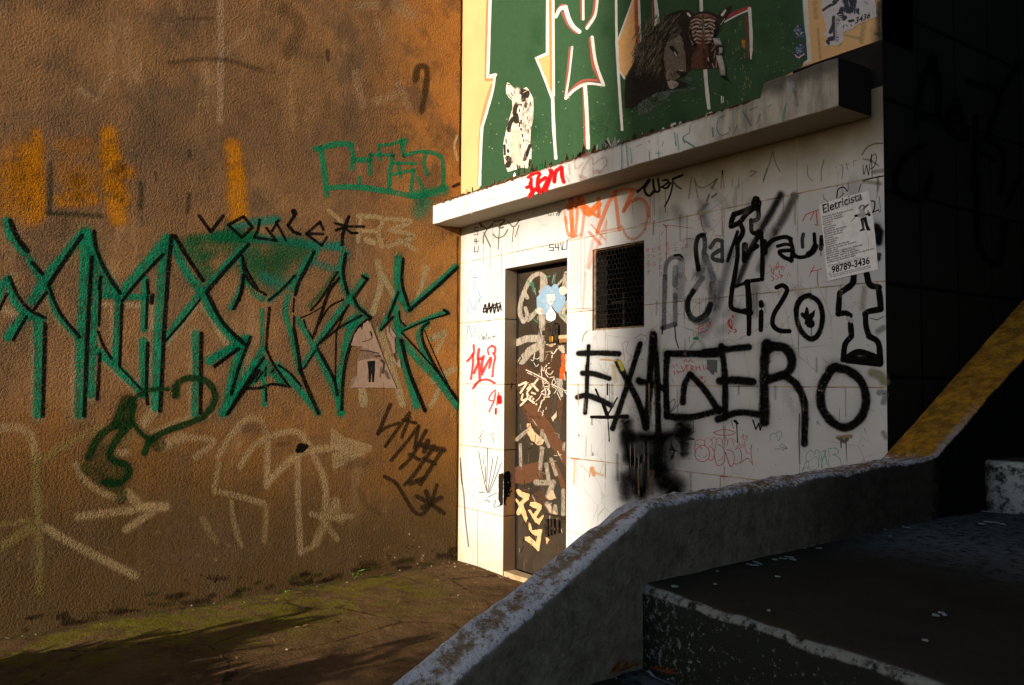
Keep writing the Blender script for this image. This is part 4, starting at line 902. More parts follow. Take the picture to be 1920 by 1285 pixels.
P.build('black_outline_tag', M['pF'], FRONT, 'tall black outlined shape and joined letters')
P = Paint('F').crop(1200, 340, 4.0167)
P.line([(912,915),(914,935)], 42, BLK, soft=.3); P.line([(916,940),(917,980)], 6, BLK, soft=.3); P.line([(913,985),(910,1120)], 36, BLK, soft=.25)
P.line([(1030,800),(1075,785),(1108,820),(1070,900),(1010,1000),(1000,1080),(1050,1125),(1125,1130)], 38, BLK, soft=.25)
P.line([(1275,860),(1345,910),(1375,1020),(1350,1140),(1295,1190),(1230,1150),(1185,1060),(1180,950),(1220,880),(1275,860)], 40, BLK, soft=.32, halo=.1)
P.fill([(1250,945),(1268,955),(1275,1000),(1320,965),(1316,1010),(1300,1040),(1318,1070),(1312,1095),(1290,1108),(1260,1100),(1238,1075),(1242,1045),(1215,1020),(1205,1000),(1220,985),(1238,992)], BLK, rag=.5)
P.line([(1292,1105),(1294,1175)], 6, BLK, soft=.3)
P.build('black_tag', M['pF'], FRONT, 'black tag with a round letter holding a tulip')
P = Paint('F').crop(1340, 500, 3.2118)
lines(P, [([(838,55),(828,105),(755,160)],38), ([(752,160),(748,230),(745,280)],34), ([(745,285),(790,280),(815,295)],36), ([(818,345),(825,420)],36), ([(820,425),(785,470),(775,560)],36), ([(915,45),(935,110),(990,125)],38), ([(985,125),(995,190),(1000,255)],38), ([(1000,258),(930,270),(905,285)],36), ([(908,290),(912,360),(930,420)],34), ([(930,420),(985,460),(998,580)],38), ([(775,560),(850,570),(995,585)],40), ([(790,555),(870,515),(985,555)],42), ([(800,560),(980,570)],50)], BLK, soft=.22, op=.98)
P.dot((812,318), 26, (0.62,0.62,0.6), .6, .8)
P.line([(805,310),(825,330)], 22, (0.6,0.6,0.58), soft=.6, op=.7)
P.crop(1440, 230, 4.146)
P.line([(840,815),(865,850),(860,925)], 66, BLK, soft=.7, halo=.2); P.line([(865,1030),(860,1060)], 40, BLK, soft=.8, op=.8)
P.build('black_bottle_outline', M['pF'], FRONT, 'black bottle-shaped outline at the right edge of the tiles')
# orange tag
P = Paint('F').crop(1060, 340, 4.285)
for pts, ww, op in (([(45,140),(50,300),(60,440)],36,.8), ([(100,145),(92,300),(80,440)],26,.6), ([(0,290),(15,400),(40,440),(60,300)],22,.6), ([(-10,240),(10,340)],20,.4), ([(130,140),(150,230),(190,265),(225,225),(270,185)],44,.95), ([(160,200),(130,440)],24,.55), ([(268,140),(268,280)],30,.85), ([(265,285),(210,250),(175,205)],30,.85), ([(30,205),(120,190)],60,.6), ([(400,90),(350,170),(300,290),(255,410)],34,.66), ([(395,95),(415,230),(432,390)],30,.62), ([(540,80),(500,170),(468,240)],34,.75), ([(475,230),(520,170),(600,140),(655,190),(668,280)],30,.6), ([(665,280),(640,380)],22,.5), ([(640,390),(570,460),(500,450),(450,360)],22,.42), ([(190,410),(230,450),(280,505)],26,.55), ([(210,350),(320,470)],14,.45), ([(330,330),(190,700)],24,.25), ([(400,85),(480,65),(570,65)],26,.55), ([(180,690),(220,480)],30,.25), ([(160,740),(140,1020)],20,.22), ([(120,430),(20,470)],12,.5), ([(250,410),(440,375)],16,.35), ([(600,345),(680,330)],14,.35)):
    P.line(pts, ww, ORA, soft=.45, op=op, dry=.22)
for x, a, b in ((50,430,1010),(70,430,900),(95,430,1000),(120,420,980),(155,420,760),(330,300,500),(538,150,270),(700,160,300)): P.line([(x,a),(x+2,b)], 5, ORA, soft=.6, op=.35)
P.line([(20,1028),(200,1022)], 10, ORA, soft=.6, op=.35)
P.build('orange_tag', M['pF'], FRONT, 'drippy orange marker tag above the mesh window')
# dark drippy tag and faint ones under the ledge
P = Paint('F').crop(1200, 300, 8)
lines(P, [([(-40,480),(60,390),(130,300)],40), ([(60,420),(90,510),(150,535),(205,470)],40), ([(150,305),(80,410)],34), ([(195,300),(205,400),(225,475)],38), ([(225,480),(290,460),(270,290)],38), ([(320,410),(380,370),(430,330),(400,300),(340,310)],32), ([(330,410),(400,425),(455,350)],36), ([(490,300),(480,420),(440,560),(372,700)],26), ([(495,285),(560,260),(640,230)],38)], (0.010,0.010,0.008), soft=.25, op=.95)
P.line([(500,330),(550,390),(612,432)], 32, (0.10,0.095,0.06), soft=.4, op=.85)
for x, a, b in ((150,540,925),(210,490,830),(378,430,795)): P.line([(x,a),(x+3,b)], 8, (0.015,0.015,0.012), soft=.3, op=.9)
P.build('dark_drippy_tag', M['pF'], FRONT, 'black tag with thin drips under the ledge')
P = Paint('F').crop(1200, 300, 8)
FA = (0.20,0.17,0.11)
lines(P, [([(775,260),(750,420),(730,580)],20), ([(815,265),(840,420),(870,560)],18), ([(820,300),(860,390),(940,418),(1040,370),(1150,290)],20), ([(1150,290),(1080,430)],40), ([(1238,165),(1225,280),(1215,420)],18), ([(1240,200),(1262,420)],14), ([(1660,170),(1740,180),(1660,250)],22), ([(1900,130),(1850,300)],16), ([(1380,290),(1385,400)],14), ([(1480,300),(1485,420)],14), ([(1040,520),(1000,620)],34), ([(1150,510),(1080,560)],30)], FA, soft=.6, op=.5)
P.line([(1238,165),(1236,210)], 26, (0.03,0.03,0.02), soft=.5, op=.8)
P.line([(880,790),(960,700),(1010,660)], 60, (0.12,0.14,0.15), soft=.95, op=.45); P.line([(940,850),(1000,980)], 110, (0.16,0.18,0.20), soft=.95, op=.35)
P.crop(1420, 260, 8)
lines(P, [([(230,205),(170,400),(85,660)],20), ([(232,210),(270,350),(335,490)],18), ([(1180,800),(1180,870),(1250,880)],3), ([(1000,320),(960,480),(960,640)],16), ([(750,400),(760,560),(830,640)],14)], FA, soft=.6, op=.55)
P.line([(1570,240),(1650,130),(1760,80),(1880,70)], 24, (0.18,0.17,0.09), soft=.7, op=.6); P.line([(1590,310),(1700,330),(1820,410)], 30, (0.18,0.17,0.10), soft=.8, op=.5)
P.line([(1590,630),(1700,600),(1880,565)], 22, (0.02,0.02,0.015), soft=.5, op=.9); P.line([(1750,500),(1880,480)], 70, (0.25,0.24,0.16), soft=.9, op=.5); P.line([(1600,640),(1850,680)], 60, (0.25,0.24,0.16), soft=.9, op=.5)
P.line([(990,840),(1000,900),(1050,940)], 26, (0.3,0.25,0.12), soft=.8, op=.4)
P.build('faint_tag', M['pF'], FRONT, 'faint brown strokes just under the ledge')
P = Paint('F').crop(1420, 260, 8)
lines(P, [([(1585,400),(1590,520),(1605,535)],13), ([(1605,530),(1640,400)],12), ([(1638,400),(1668,550)],15), ([(1668,550),(1690,380),(1712,240)],12), ([(1712,240),(1722,590)],12), ([(1675,465),(1750,430)],10), ([(1725,260),(1770,230),(1785,310),(1760,400),(1720,450)],13), ([(1260,390),(1285,440),(1268,605)],10), ([(1320,385),(1375,380)],9), ([(1335,390),(1360,470)],8), ([(1450,410),(1445,340),(1490,330)],7), ([(1190,890),(1210,770),(1290,730),(1350,790)],18), ([(1230,890),(1300,820)],10), ([(1555,680),(1520,800)],14), ([(1710,935),(1760,950),(1755,1050),(1730,1110)],22), ([(1730,1110),(1820,1070)],14), ([(1810,780),(1790,890)],8), ([(1830,870),(1845,1100),(1810,1060)],10)], (0.008,0.010,0.010), soft=.25, op=.9)
P.line([(1180,438),(1182,440)], 12, BLK)
P.build('marker_tag', M['pF'], FRONT, 'thin black marker tag WAP near the right edge')
# red, pink, green and blue marker drawings
P = Paint('F').crop(1280, 770, 6)
PK = dict(soft=.3, op=.85)
lines(P, [([(140,400),(150,340),(215,330),(250,350),(240,395)],7), ([(150,470),(135,430),(145,380),(190,390)],7), ([(250,390),(255,320),(290,310),(330,340),(330,400)],6), ([(320,340),(350,300),(385,340),(360,400)],6), ([(385,330),(400,305),(440,330),(450,380)],6), ([(440,360),(470,300),(500,330),(500,400)],6), ([(500,390),(520,320),(550,320),(580,400)],6), ([(560,320),(600,350),(640,370),(600,410)],6),
  ([(200,400),(150,440),(140,500),(170,560),(230,575),(290,540),(300,470),(270,410),(200,390),(215,440)],9), ([(290,400),(340,430),(355,500),(330,560),(290,550)],7), ([(370,400),(355,480),(375,590),(420,620),(465,570),(475,480),(440,400),(390,385)],9), ([(480,470),(500,530),(520,600),(545,630),(575,590),(580,520),(560,460),(500,440)],9), ([(590,440),(630,420),(660,480),(660,560),(620,600),(580,600)],9), ([(650,600),(700,550),(740,540),(790,615)],9), ([(690,370),(720,470),(760,480)],6), ([(775,385),(770,480),(785,600)],8), ([(180,505),(190,515)],7), ([(225,530),(265,515),(272,480)],6), ([(400,570),(440,545),(445,515)],6), ([(640,395),(660,370),(685,395),(665,420),(640,395)],6), ([(660,300),(700,330),(735,330)],7), ([(670,265),(690,300)],7), ([(690,265),(672,300)],7), ([(708,280),(730,310)],7), ([(732,282),(708,312)],7), ([(695,345),(700,370)],6),
  ([(345,250),(400,225),(460,215),(540,225),(590,255),(530,275),(450,280),(390,270),(345,250)],9), ([(455,180),(462,280)],8), ([(470,640),(465,780)],6), ([(430,745),(500,745)],14)], PNK, **PK)
P.build('pink_bubble_letters', M['pF'], FRONT, 'thin pink bubble letters under a halo')
P = Paint('F').crop(1280, 770, 6)
lines(P, [([(1470,470),(1440,450),(1400,480),(1385,540),(1410,580),(1480,520),(1520,540),(1530,610),(1500,660),(1440,670),(1415,640)],6), ([(1390,570),(1345,680),(1390,630),(1410,660)],6), ([(1410,560),(1420,640)],5), ([(1480,500),(1500,450),(1530,450),(1560,520),(1570,640)],6), ([(1520,470),(1550,560)],5), ([(1565,460),(1610,450),(1570,560),(1565,650)],7), ([(1580,530),(1615,520)],5), ([(1600,450),(1610,530),(1630,600),(1670,640)],6), ([(1640,430),(1720,425),(1755,470),(1690,500)],7), ([(1640,430),(1650,520)],5), ([(1690,495),(1760,530),(1790,610)],6), ([(1640,540),(1645,600)],5)], (0.015,0.30,0.13), soft=.3, op=.9)
P.crop(1180, 520, 8)
lines(P, [([(980,920),(1020,920)],50), ([(975,960),(900,1070)],10), ([(1000,960),(915,1080)],8), ([(1010,900),(1050,840)],12), ([(1000,900),(1000,830),(930,785),(850,760),(825,680),(830,570),(720,555)],5), ([(1180,325),(1030,400),(960,480),(940,560)],5), ([(930,230),(800,340),(790,430),(840,460)],5), ([(965,830),(965,880)],8), ([(900,890),(900,990)],6)], (0.02,0.30,0.12), soft=.4, op=.85)
P.line([(1050,960),(1100,1000),(1120,1070)], 60, (0.2,0.17,0.13), soft=.9, op=.3, dry=.6)
P.build('green_marker_drawing', M['pF'], FRONT, 'thin green marker letters and scribbles')
P = Paint('F').crop(1180, 520, 8)
R_ = dict(soft=.3, op=.9, dry=.15)
lines(P, [([(1010,770),(1110,720)],13), ([(1050,720),(1035,830)],9), ([(1060,780),(1110,765)],11), ([(1065,830),(1120,820),(1180,780)],13), ([(1160,680),(1170,740)],10), ([(1180,720),(1230,680)],12), ([(1195,660),(1225,750)],10), ([(1550,580),(1552,600)],26), ([(1490,640),(1480,700),(1530,770)],18), ([(1510,620),(1500,700),(1560,790)],16), ([(1530,640),(1545,760)],14), ([(1480,860),(1500,810),(1530,815)],12), ([(1575,830),(1605,815),(1590,780)],20)], RED, **R_)
P.crop(1420, 480, 8)
lines(P, [([(210,170),(215,240),(245,280),(240,190)],12), ([(250,170),(330,165),(400,170)],12), ([(280,190),(305,90),(320,170),(250,210)],10), ([(360,190),(380,160),(410,190),(380,210),(355,190)],9), ([(330,200),(335,280),(380,290),(350,330)],10), ([(205,295),(250,350),(215,370)],14), ([(270,290),(320,325),(290,355)],11), ([(345,300),(380,300),(345,330)],12), ([(170,165),(205,130)],9), ([(430,130),(440,160)],7), ([(470,250),(495,315)],9), ([(450,280),(455,300)],9), ([(855,145),(800,260)],14), ([(800,235),(880,220),(965,195)],12), ([(780,310),(800,270)],9)], (0.66,0.10,0.04), **R_)
P.line([(905,230),(900,330),(910,455)], 16, (0.62,0.22,0.16), soft=.4, op=.7)
P.crop(1440, 230, 4.146)
lines(P, [([(270,765),(300,715),(390,680)],9), ([(330,760),(355,700)],7), ([(375,690),(385,800)],10), ([(365,795),(388,800)],8)], (0.66,0.16,0.06), soft=.3, op=.75)
P.crop(1060, 600, 3.778)
lines(P, [([(765,320),(775,345)],4), ([(785,315),(800,335)],4), ([(840,300),(850,280),(865,300)],6), ([(870,300),(890,275)],6), ([(885,290),(905,300)],6), ([(820,325),(840,360),(855,320)],6), ([(860,320),(862,355)],6), ([(862,322),(880,320)],5), ([(890,325),(892,355)],6), ([(892,325),(912,335),(895,345),(915,358)],6), ([(925,325),(927,358)],6), ([(927,340),(945,338)],5), ([(950,325),(955,358)],6), ([(975,320),(985,355)],6), ([(995,320),(1000,350)],6), ([(770,365),(775,385)],6), ([(790,360),(800,382)],6), ([(800,370),(835,365)],6), ([(955,400),(975,418)],6), ([(975,400),(955,420)],6), ([(990,400),(990,415)],5), ([(955,435),(980,445),(998,425)],5)], RED, **R_)
P.build('red_marker_writing', M['pF'], FRONT, 'small red marker writing among the black tags')
P = Paint('F').crop(1060, 600, 3.778)
lines(P, [([(400,170),(410,200),(420,290)],4), ([(400,170),(445,150),(430,220),(470,260),(440,300)],4), ([(490,130),(540,105),(580,130),(560,180)],4), ([(590,100),(630,120)],4)], (0.55,0.20,0.25), soft=.5, op=.6)
P.crop(1060, 340, 4.285)
lines(P, [([(785,352),(900,362),(1020,378)],5), ([(812,358),(812,640)],6), ([(790,350),(815,370)],10), ([(1085,275),(1095,340),(1110,400)],7), ([(770,430),(790,405)],4), ([(960,465),(1010,460)],5), ([(1040,740),(1010,800)],5), ([(960,690),(955,740),(980,810)],4)], (0.50,0.10,0.10), soft=.4, op=.75)
P.crop(1200, 300, 8)
lines(P, [([(1258,730),(1265,930),(1245,1160)],8), ([(1235,920),(1245,1130)],6), ([(1120,1130),(1235,1140)],8), ([(1090,910),(1140,920)],6), ([(905,840),(930,1000),(1010,1120)],10), ([(1070,1060),(1090,1020),(1110,1080)],6), ([(690,1190),(830,1185)],6)], (0.45,0.08,0.09), soft=.4, op=.8)
for txt, x, y, st in (('\u30b5', 655, 575, 0), ('\u30d5', 658, 625, 0), ('\u30a7', 660, 665, 0), ('\u30a2', 662, 705, 0), ('\u30ca', 664, 750, 0), ('\u30d3', 703, 570, 0), ('\u30c8', 703, 625, 0), ('\u30eb', 707, 685, 0), ('\u30d3', 752, 555, 0), ('\u30fc', 752, 605, 0), ('\u30c4', 755, 655, 0), ('\u30ab', 757, 710, 0), ('\u30b9', 760, 765, 0), ('\u30db', 812, 525, 0), ('\u30c9', 825, 565, 0), ('\u30c8', 806, 600, 0), ('\u30bd', 875, 520, 0), ('\u30a8', 880, 565, 0), ('\u30ea', 935, 500, 0), ('\u30b1', 940, 565, 0), ('\u308b', 965, 540, 0)):
    P.crop(1060, 340, 4.285); P.text(txt, (x-14, y), (40, -7), (0, -44), (0.55, 0.075, 0.05), .85)
P.build('red_column_writing', M['pF'], FRONT, 'columns of tiny red characters right of the mesh window')
P = Paint('F').crop(1280, 770, 6)
lines(P, [([(1065,300),(1050,260),(1100,230),(1110,290),(1070,340),(1090,330)],6), ([(980,340),(990,270),(1040,260)],6), ([(1090,400),(1120,380),(1170,430),(1040,432)],7), ([(1100,410),(1180,430)],8), ([(1510,160),(1515,120),(1545,165)],10), ([(1700,60),(1720,80)],8)], BLU, soft=.4, op=.65)
P.build('blue_marker_drawing', M['pF'], FRONT, 'small pale blue marker scribbles low on the wall')
# stains: ochre drip, grey patch, orange splash
P = Paint('F').crop(1280, 770, 6)
P.line([(1745,305),(1815,300),(1890,290)], 46, (0.32,0.24,0.09), soft=.8, op=.75); P.line([(1770,320),(1820,350),(1850,320)], 40, (0.12,0.10,0.05), soft=.6, op=.8)
P.line([(1838,360),(1842,470),(1848,575)], 13, (0.03,0.028,0.02), soft=.4, w2=5); P.line([(1780,345),(1783,420)], 12, (0.04,0.038,0.03), soft=.5)
P.line([(600,110),(612,250),(620,360)], 12, (0.02,0.02,0.02), soft=.4, w2=6); P.line([(550,120),(572,200)], 7, (0.02,0.02,0.02), soft=.4)
P.line([(1315,40),(1308,300),(1318,600)], 14, (0.10,0.085,0.05), soft=.8, op=.7)
P.crop(1060, 820, 8)
P.line([(400,470),(430,560)], 60, (0.66,0.24,0.05), soft=.9, op=.8); P.line([(400,510),(470,540),(560,570)], 40, (0.6,0.42,0.2), soft=.9, op=.6); P.line([(380,480),(360,590)], 20, (0.6,0.28,0.10), soft=.9, op=.6); P.line([(95,320),(215,330)], 24, (0.45,0.23,0.06), soft=.7, op=.8); P.line([(140,350),(130,700)], 34, (0.62,0.45,0.22), soft=.9, op=.5); P.line([(60,310),(600,370)], 10, (0.4,0.25,0.12), soft=.5, op=.6); P.line([(600,400),(598,610)], 16, (0.35,0.22,0.10), soft=.7, op=.7); P.line([(415,230),(410,275)], 10, BLK, soft=.5); P.line([(655,0),(650,60)], 10, BLK, soft=.5, op=.8)
P.crop(1060, 600, 3.778)
P.fill([(1000,280),(1078,285),(1075,380),(1060,370),(1050,390),(1035,385),(1025,370),(1005,350)], (0.13,0.14,0.145), .85, .1, rag=.6)
P.line([(250,280),(375,290)], 14, (0.55,0.36,0.12), soft=.6, op=.6); P.line([(385,300),(405,350)], 30, (0.55,0.5,0.08), soft=.6, op=.7); P.line([(340,330),(355,430)], 30, (0.6,0.5,0.2), soft=.9, op=.5)
P.line([(730,600),(770,560),(775,600),(740,660),(800,600)], 5, (0.02,0.03,0.03), soft=.3); P.line([(870,720),(905,720),(905,780)], 5, BLK, soft=.4); P.line([(865,850),(915,845),(870,830),(910,790)], 8, (0.02,0.025,0.025), soft=.4); P.line([(640,560),(625,600)], 6, BLK, soft=.4); P.line([(155,80),(130,110),(120,150)], 10, (0.35,0.3,0.2), soft=.7, op=.7)
P.line([(95,810),(97,825)], 6, BLK); P.line([(195,940),(196,960)], 6, BLK)
P.crop(1440, 230, 4.146)
P.crop(1340, 500, 3.2118)
P.line([(950,640),(1000,660),(1020,690)], 60, (0.28,0.25,0.13), soft=.8, op=.65); P.line([(935,310),(980,320),(1015,300)], 6, (0.15,0.15,0.14), soft=.4, op=.7); P.line([(985,390),(1015,370)], 40, (0.2,0.2,0.18), soft=.8, op=.5); P.line([(990,760),(1030,760),(1015,820)], 34, (0.14,0.15,0.2), soft=.7, op=.5); P.line([(900,130),(890,250)], 40, (0.4,0.38,0.3), soft=.9, op=.5); P.line([(1030,1030),(1015,1000)], 30, (0.3,0.25,0.2), soft=.8, op=.5)
P.build('stain', M['pF'], FRONT, 'ochre and grey drips and splashes')
P = Paint('F').crop(0, 0, 1)
clear = lambda x, y: not (1094 < x < 1222 and 385 < y < 640)
for k in range(70):
    x = random.uniform(1075, 1650); yy = random.choice([330+(1655-x)*0.197, 527+(1657-x)*0.09, 727-(1660-x)*0.013, 889-(1300-x)*0.125]) if k < 50 else random.uniform(420, 850)
    if clear(x, yy): P.line([(x,yy),(x+random.uniform(-1,1),yy+random.uniform(12,60))], random.uniform(1.2,4.5), random.choice([(0.30,0.24,0.15),(0.22,0.19,0.14),(0.40,0.30,0.17),(0.16,0.15,0.13)]), soft=.8, op=random.uniform(.2,.5))
for k in range(46):
    x = random.uniform(1080, 1645); y = random.uniform(430, 860); c = random.choice([(0.40,0.12,0.11),(0.25,0.25,0.26),(0.20,0.28,0.38),(0.10,0.10,0.10),(0.45,0.22,0.10)])
    n = 2
    if clear(x, y) and clear(x+12, y): P.line([(x+j*random.uniform(3,7), y+random.uniform(-9,9)) for j in range(n)], random.uniform(0.7,1.3), c, soft=.5, op=random.uniform(.25,.6))
for k in range(60):
    x = random.uniform(1080, 1650); y = random.uniform(400, 880)
    if clear(x, y): P.dot((x,y), random.uniform(1,2.6), (0.10,0.09,0.08), .5, .6)
for k in range(16):
    x = random.uniform(1200, 1640); y = random.uniform(340, 460)
    if clear(x-15, y): P.line([(x,y),(x+random.uniform(-15,15),y+random.uniform(10,25))], random.uniform(10,26), (0.28,0.26,0.22), soft=1, op=.22)
P.build('grime', M['pF'], FRONT, 'dirty runs, specks and faint scuffs all over the tiles')
# narrow sunlit strip left of the door
P = Paint('F').crop(860, 640, 8.03)
RD = (0.70, 0.012, 0.008)
lines(P, [([(225,60),(230,160),(215,220)],34), ([(215,220),(215,340),(200,460),(185,570)],36), ([(130,300),(170,260),(215,190)],40), ([(305,120),(290,250),(310,400),(318,590)],44), ([(375,230),(350,330),(345,450)],46), ([(300,320),(230,480)],40), ([(345,260),(300,270)],50), ([(490,70),(440,120),(450,200)],30), ([(500,70),(550,100),(545,170)],40), ([(480,250),(410,370),(350,500)],44), ([(520,180),(550,240),(525,360),(508,530)],36), ([(490,280),(460,400)],40), ([(215,710),(260,640),(340,590),(440,580),(540,630)],36), ([(240,690),(290,610)],30)], RD, soft=.5, op=.95, dry=.45)
lines(P, [([(555,740),(490,790),(455,880),(520,900)],26), ([(555,780),(530,900),(480,1010),(460,1060)],30), ([(600,780),(575,960)],26)], RD, soft=.5, op=.9, dry=.5)
P.line([(612,850),(615,910)], 82, RD, soft=.35, op=.97); P.line([(560,1020),(558,1090)], 34, RD, soft=.4, op=.95)
P.build('red_tag', M['pF'], FRONT, 'speckled red tag left of the metal door')
P = Paint('F').crop(840, 400, 3.569)
lines(P, [([(205,95),(178,97),(175,115),(202,118),(198,143),(172,145)],5), ([(180,175),(178,190),(205,187)],5), ([(190,170),(188,205)],5), ([(178,225),(175,258),(200,260),(203,222)],5), ([(710,208),(680,210),(678,228),(706,230),(705,250),(676,248)],6), ([(720,210),(718,232),(742,228)],6), ([(736,205),(738,248)],6), ([(752,200),(762,245)],5), ([(770,195),(766,245),(795,240),(797,180)],6)], (0.03,0.02,0.012), curve=False, soft=.25, op=.92)
lines(P, [([(215,75),(245,95),(265,105),(300,70)],10), ([(262,105),(240,150),(235,200)],9), ([(240,130),(285,225)],9), ([(305,55),(380,45),(340,95),(370,95)],12), ([(300,140),(330,165),(375,150),(400,110)],9), ([(345,100),(335,240)],7), ([(405,60),(440,90),(480,45)],10), ([(440,90),(430,190)],7), ([(475,80),(450,160)],7)], (0.14,0.13,0.09), soft=.35, op=.75)
for x, a, b in ((237,200,340),(283,225,370),(357,230,430),(428,180,340),(335,150,250),(300,80,200),(468,130,260)): P.line([(x,a),(x+1,b)], 3, (0.25,0.24,0.2), soft=.5, op=.6)
P.line([(215,70),(225,85)], 16, (0.05,0.05,0.04), soft=.5)
lines(P, [([(235,660),(250,610),(260,670),(275,600),(285,665),(300,605),(310,670),(325,600),(335,660),(350,610),(355,650)],9), ([(235,640),(290,635),(355,625)],8), ([(240,665),(300,620),(350,600)],9)], (0.02,0.012,0.008), soft=.3, op=.95)
lines(P, [([(225,810),(235,850),(240,820),(248,845),(262,800)],4), ([(265,850),(275,828),(290,845)],4), ([(295,825),(325,826)],3), ([(305,815),(300,850)],3)], (0.01,0.01,0.01), soft=.25)
P.line([(670,0),(675,20),(690,5),(690,18)], 4, BLK, soft=.3); P.line([(705,0),(706,15)], 4, BLK, soft=.3); P.line([(725,18),(728,0),(742,18),(745,0)], 4, BLK, soft=.3, curve=False)
P.build('black_marker_writing', M['pF'], FRONT, 'black marker letters and a scribble around the door')
P = Paint('F').crop(840, 400, 3.569)
lines(P, [([(190,380),(150,385),(140,420),(195,430),(135,435)],5), ([(165,440),(180,470),(165,520)],5), ([(200,520),(215,560),(205,600)],8), ([(140,580),(170,640),(205,640)],6), ([(135,610),(130,660),(160,670)],5), ([(205,570),(175,640)],5), ([(125,840),(135,750),(160,830)],6), ([(190,760),(160,830)],4), ([(205,820),(210,860)],4), ([(190,790),(220,850)],4)], (0.16,0.42,0.62), soft=.45, op=.6)
P.build('blue_marker_drawing', M['pF'], FRONT, 'pale blue marker scribble on the strip left of the door')
P = Paint('F').crop(840, 720, 3.381)
lines(P, [([(195,430),(210,520),(235,640),(245,680)],5), ([(230,450),(222,520)],4), ([(250,410),(245,680)],5), ([(285,470),(265,600),(250,690)],5), ([(315,460),(290,580),(255,690)],5), ([(340,500),(300,600),(262,690)],5), ([(235,520),(238,620)],5), ([(195,687),(230,688)],5), ([(250,720),(310,690)],4), ([(235,745),(245,735),(265,750)],5), ([(290,745),(305,740),(290,780),(330,775)],4), ([(195,350),(215,315)],4), ([(205,350),(208,375)],4), ([(275,318),(298,317)],3), ([(278,322),(280,345),(295,347)],3), ([(285,350),(290,372)],3)], (0.02,0.015,0.01), soft=.35, op=.88, dry=.35)
P.line([(78,470),(85,600),(100,700),(110,850),(130,1030)], 9, (0.16,0.11,0.06), soft=.8, op=.75); P.line([(80,500),(90,640)], 9, (0.04,0.025,0.015), soft=.6, op=.8, dry=.5)
P.line([(185,800),(187,1150)], 4, (0.35,0.28,0.18), soft=.5, op=.7)
P.build('scratched_fan', M['pF'], FRONT, 'fan of thin black scratches at knee height left of the door')
# black paint patch over the edge of the door reveal: the flat part on the wall, the splashed part inside the reveal
P = Paint('F').crop(840, 720, 3.381)
P.fill([(320,572),(352,565),(348,770),(325,775),(330,760),(320,730)], (0.020,0.013,0.010), .95, rag=.4)
SURF['J'] = (0, 0.586, 1)
P.build('black_patch', M['pF'], FRONT, 'black paint patch on the edge beside the door')
P = Paint('J').crop(840, 720, 3.381)
P.fill([(353,565),(372,553),(388,552),(396,575),(397,610),(400,650),(385,690),(372,720),(362,760),(353,770)], BLK, rag=.5)
lines(P, [([(380,690),(403,680)],9), ([(370,700),(388,706),(392,690)],7), ([(360,715),(388,712)],8), ([(362,770),(366,760)],6), ([(378,620),(384,630)],10)], BLK, soft=.3)
P.dot((382,625), 8, (0.3,0.25,0.2)); P.line([(405,-10),(398,40)], 5, BLK, soft=.4, dry=.4); P.line([(404,5),(400,20)], 8, BLK, soft=.4, dry=.3)
P.build('black_splash', M['pF'], FRONT, 'black paint splash on the inner edge of the door opening')
# soffit strokes, ledge tags
P = Paint('S', 0.006).crop(800, 200, 3.6923)
RD2 = (0.75, 0.008, 0.010)
lines(P, [([(690,560),(715,545),(722,500)],22), ([(700,490),(740,465),(780,460),(770,490)],20), ([(715,530),(725,580),(710,620)],24), ([(715,615),(750,570),(790,590),(840,500)],26), ([(765,500),(760,570)],20), ([(780,580),(770,530),(820,490)],24), ([(825,580),(850,490),(860,440)],24), ([(850,440),(875,470),(880,520)],20), ([(880,520),(890,450),(930,420)],24), ([(930,420),(935,480),(945,520)],26)], RD2, soft=.3, op=.97, halo=.12)
P.line([(770,580),(772,610)], 6, (0.03,0.0,0.0), soft=.3); P.line([(800,570),(803,600)], 5, (0.03,0,0), soft=.3); P.line([(712,610),(715,630)], 7, RD2, soft=.3)
P.build('red_tag', M['pF'], LEDGE, 'bright red tag on the white ledge')
P = Paint('S', 0.006).crop(800, 200, 3.6923)
lines(P, [([(960,470),(985,520)],12), ([(980,400),(990,470)],10), ([(1020,350),(1030,430),(1080,390)],10), ([(1060,510),(1080,430),(1140,350),(1150,400)],14), ([(1060,480),(1100,500)],30), ([(1150,470),(1160,400),(1230,350),(1245,400),(1190,460)],10), ([(1170,450),(1200,450)],30), ([(1180,320),(1160,300)],6), ([(1090,350),(1120,330)],40)], (0.55,0.22,0.20), soft=.6, op=.42, dry=.5)
P.build('faded_red_tag', M['pF'], LEDGE, 'faded pink tag on the white ledge')
P = Paint('S', 0.006).crop(800, 200, 3.6923)
TQ = (0.05, 0.36, 0.35)
lines(P, [([(1345,250),(1352,430)],8), ([(1380,250),(1392,410)],9), ([(1410,290),(1420,390)],7), ([(1540,240),(1541,246)],10), ([(1540,310),(1543,370)],8), ([(1605,310),(1608,360)],7), ([(1585,325),(1625,322)],5), ([(1640,240),(1630,275)],5), ([(1715,180),(1725,270)],9), ([(1735,190),(1745,300)],6), ([(1820,180),(1775,215),(1785,250)],8), ([(1795,240),(1850,280)],10), ([(1450,280),(1490,260)],5)], TQ, soft=.4, op=.75, dry=.35)
P.crop(1280, 60, 4.2825)
lines(P, [([(240,770),(243,840)],12), ([(340,670),(290,700),(275,780),(310,830),(370,810)],7), ([(325,670),(320,705)],5), ([(370,765),(380,790)],6), ([(440,745),(410,810)],7), ([(485,640),(520,700),(545,750)],13), ([(540,628),(595,600)],8), ([(625,660),(590,740)],8), ([(680,610),(710,585)],6), ([(835,560),(815,630),(798,715)],12), ([(880,450),(892,480)],20), ([(60,750),(55,800)],6), ([(5,850),(15,890)],8), ([(35,885),(95,920)],9)], (0.03,0.24,0.19), soft=.4, op=.75, dry=.3)
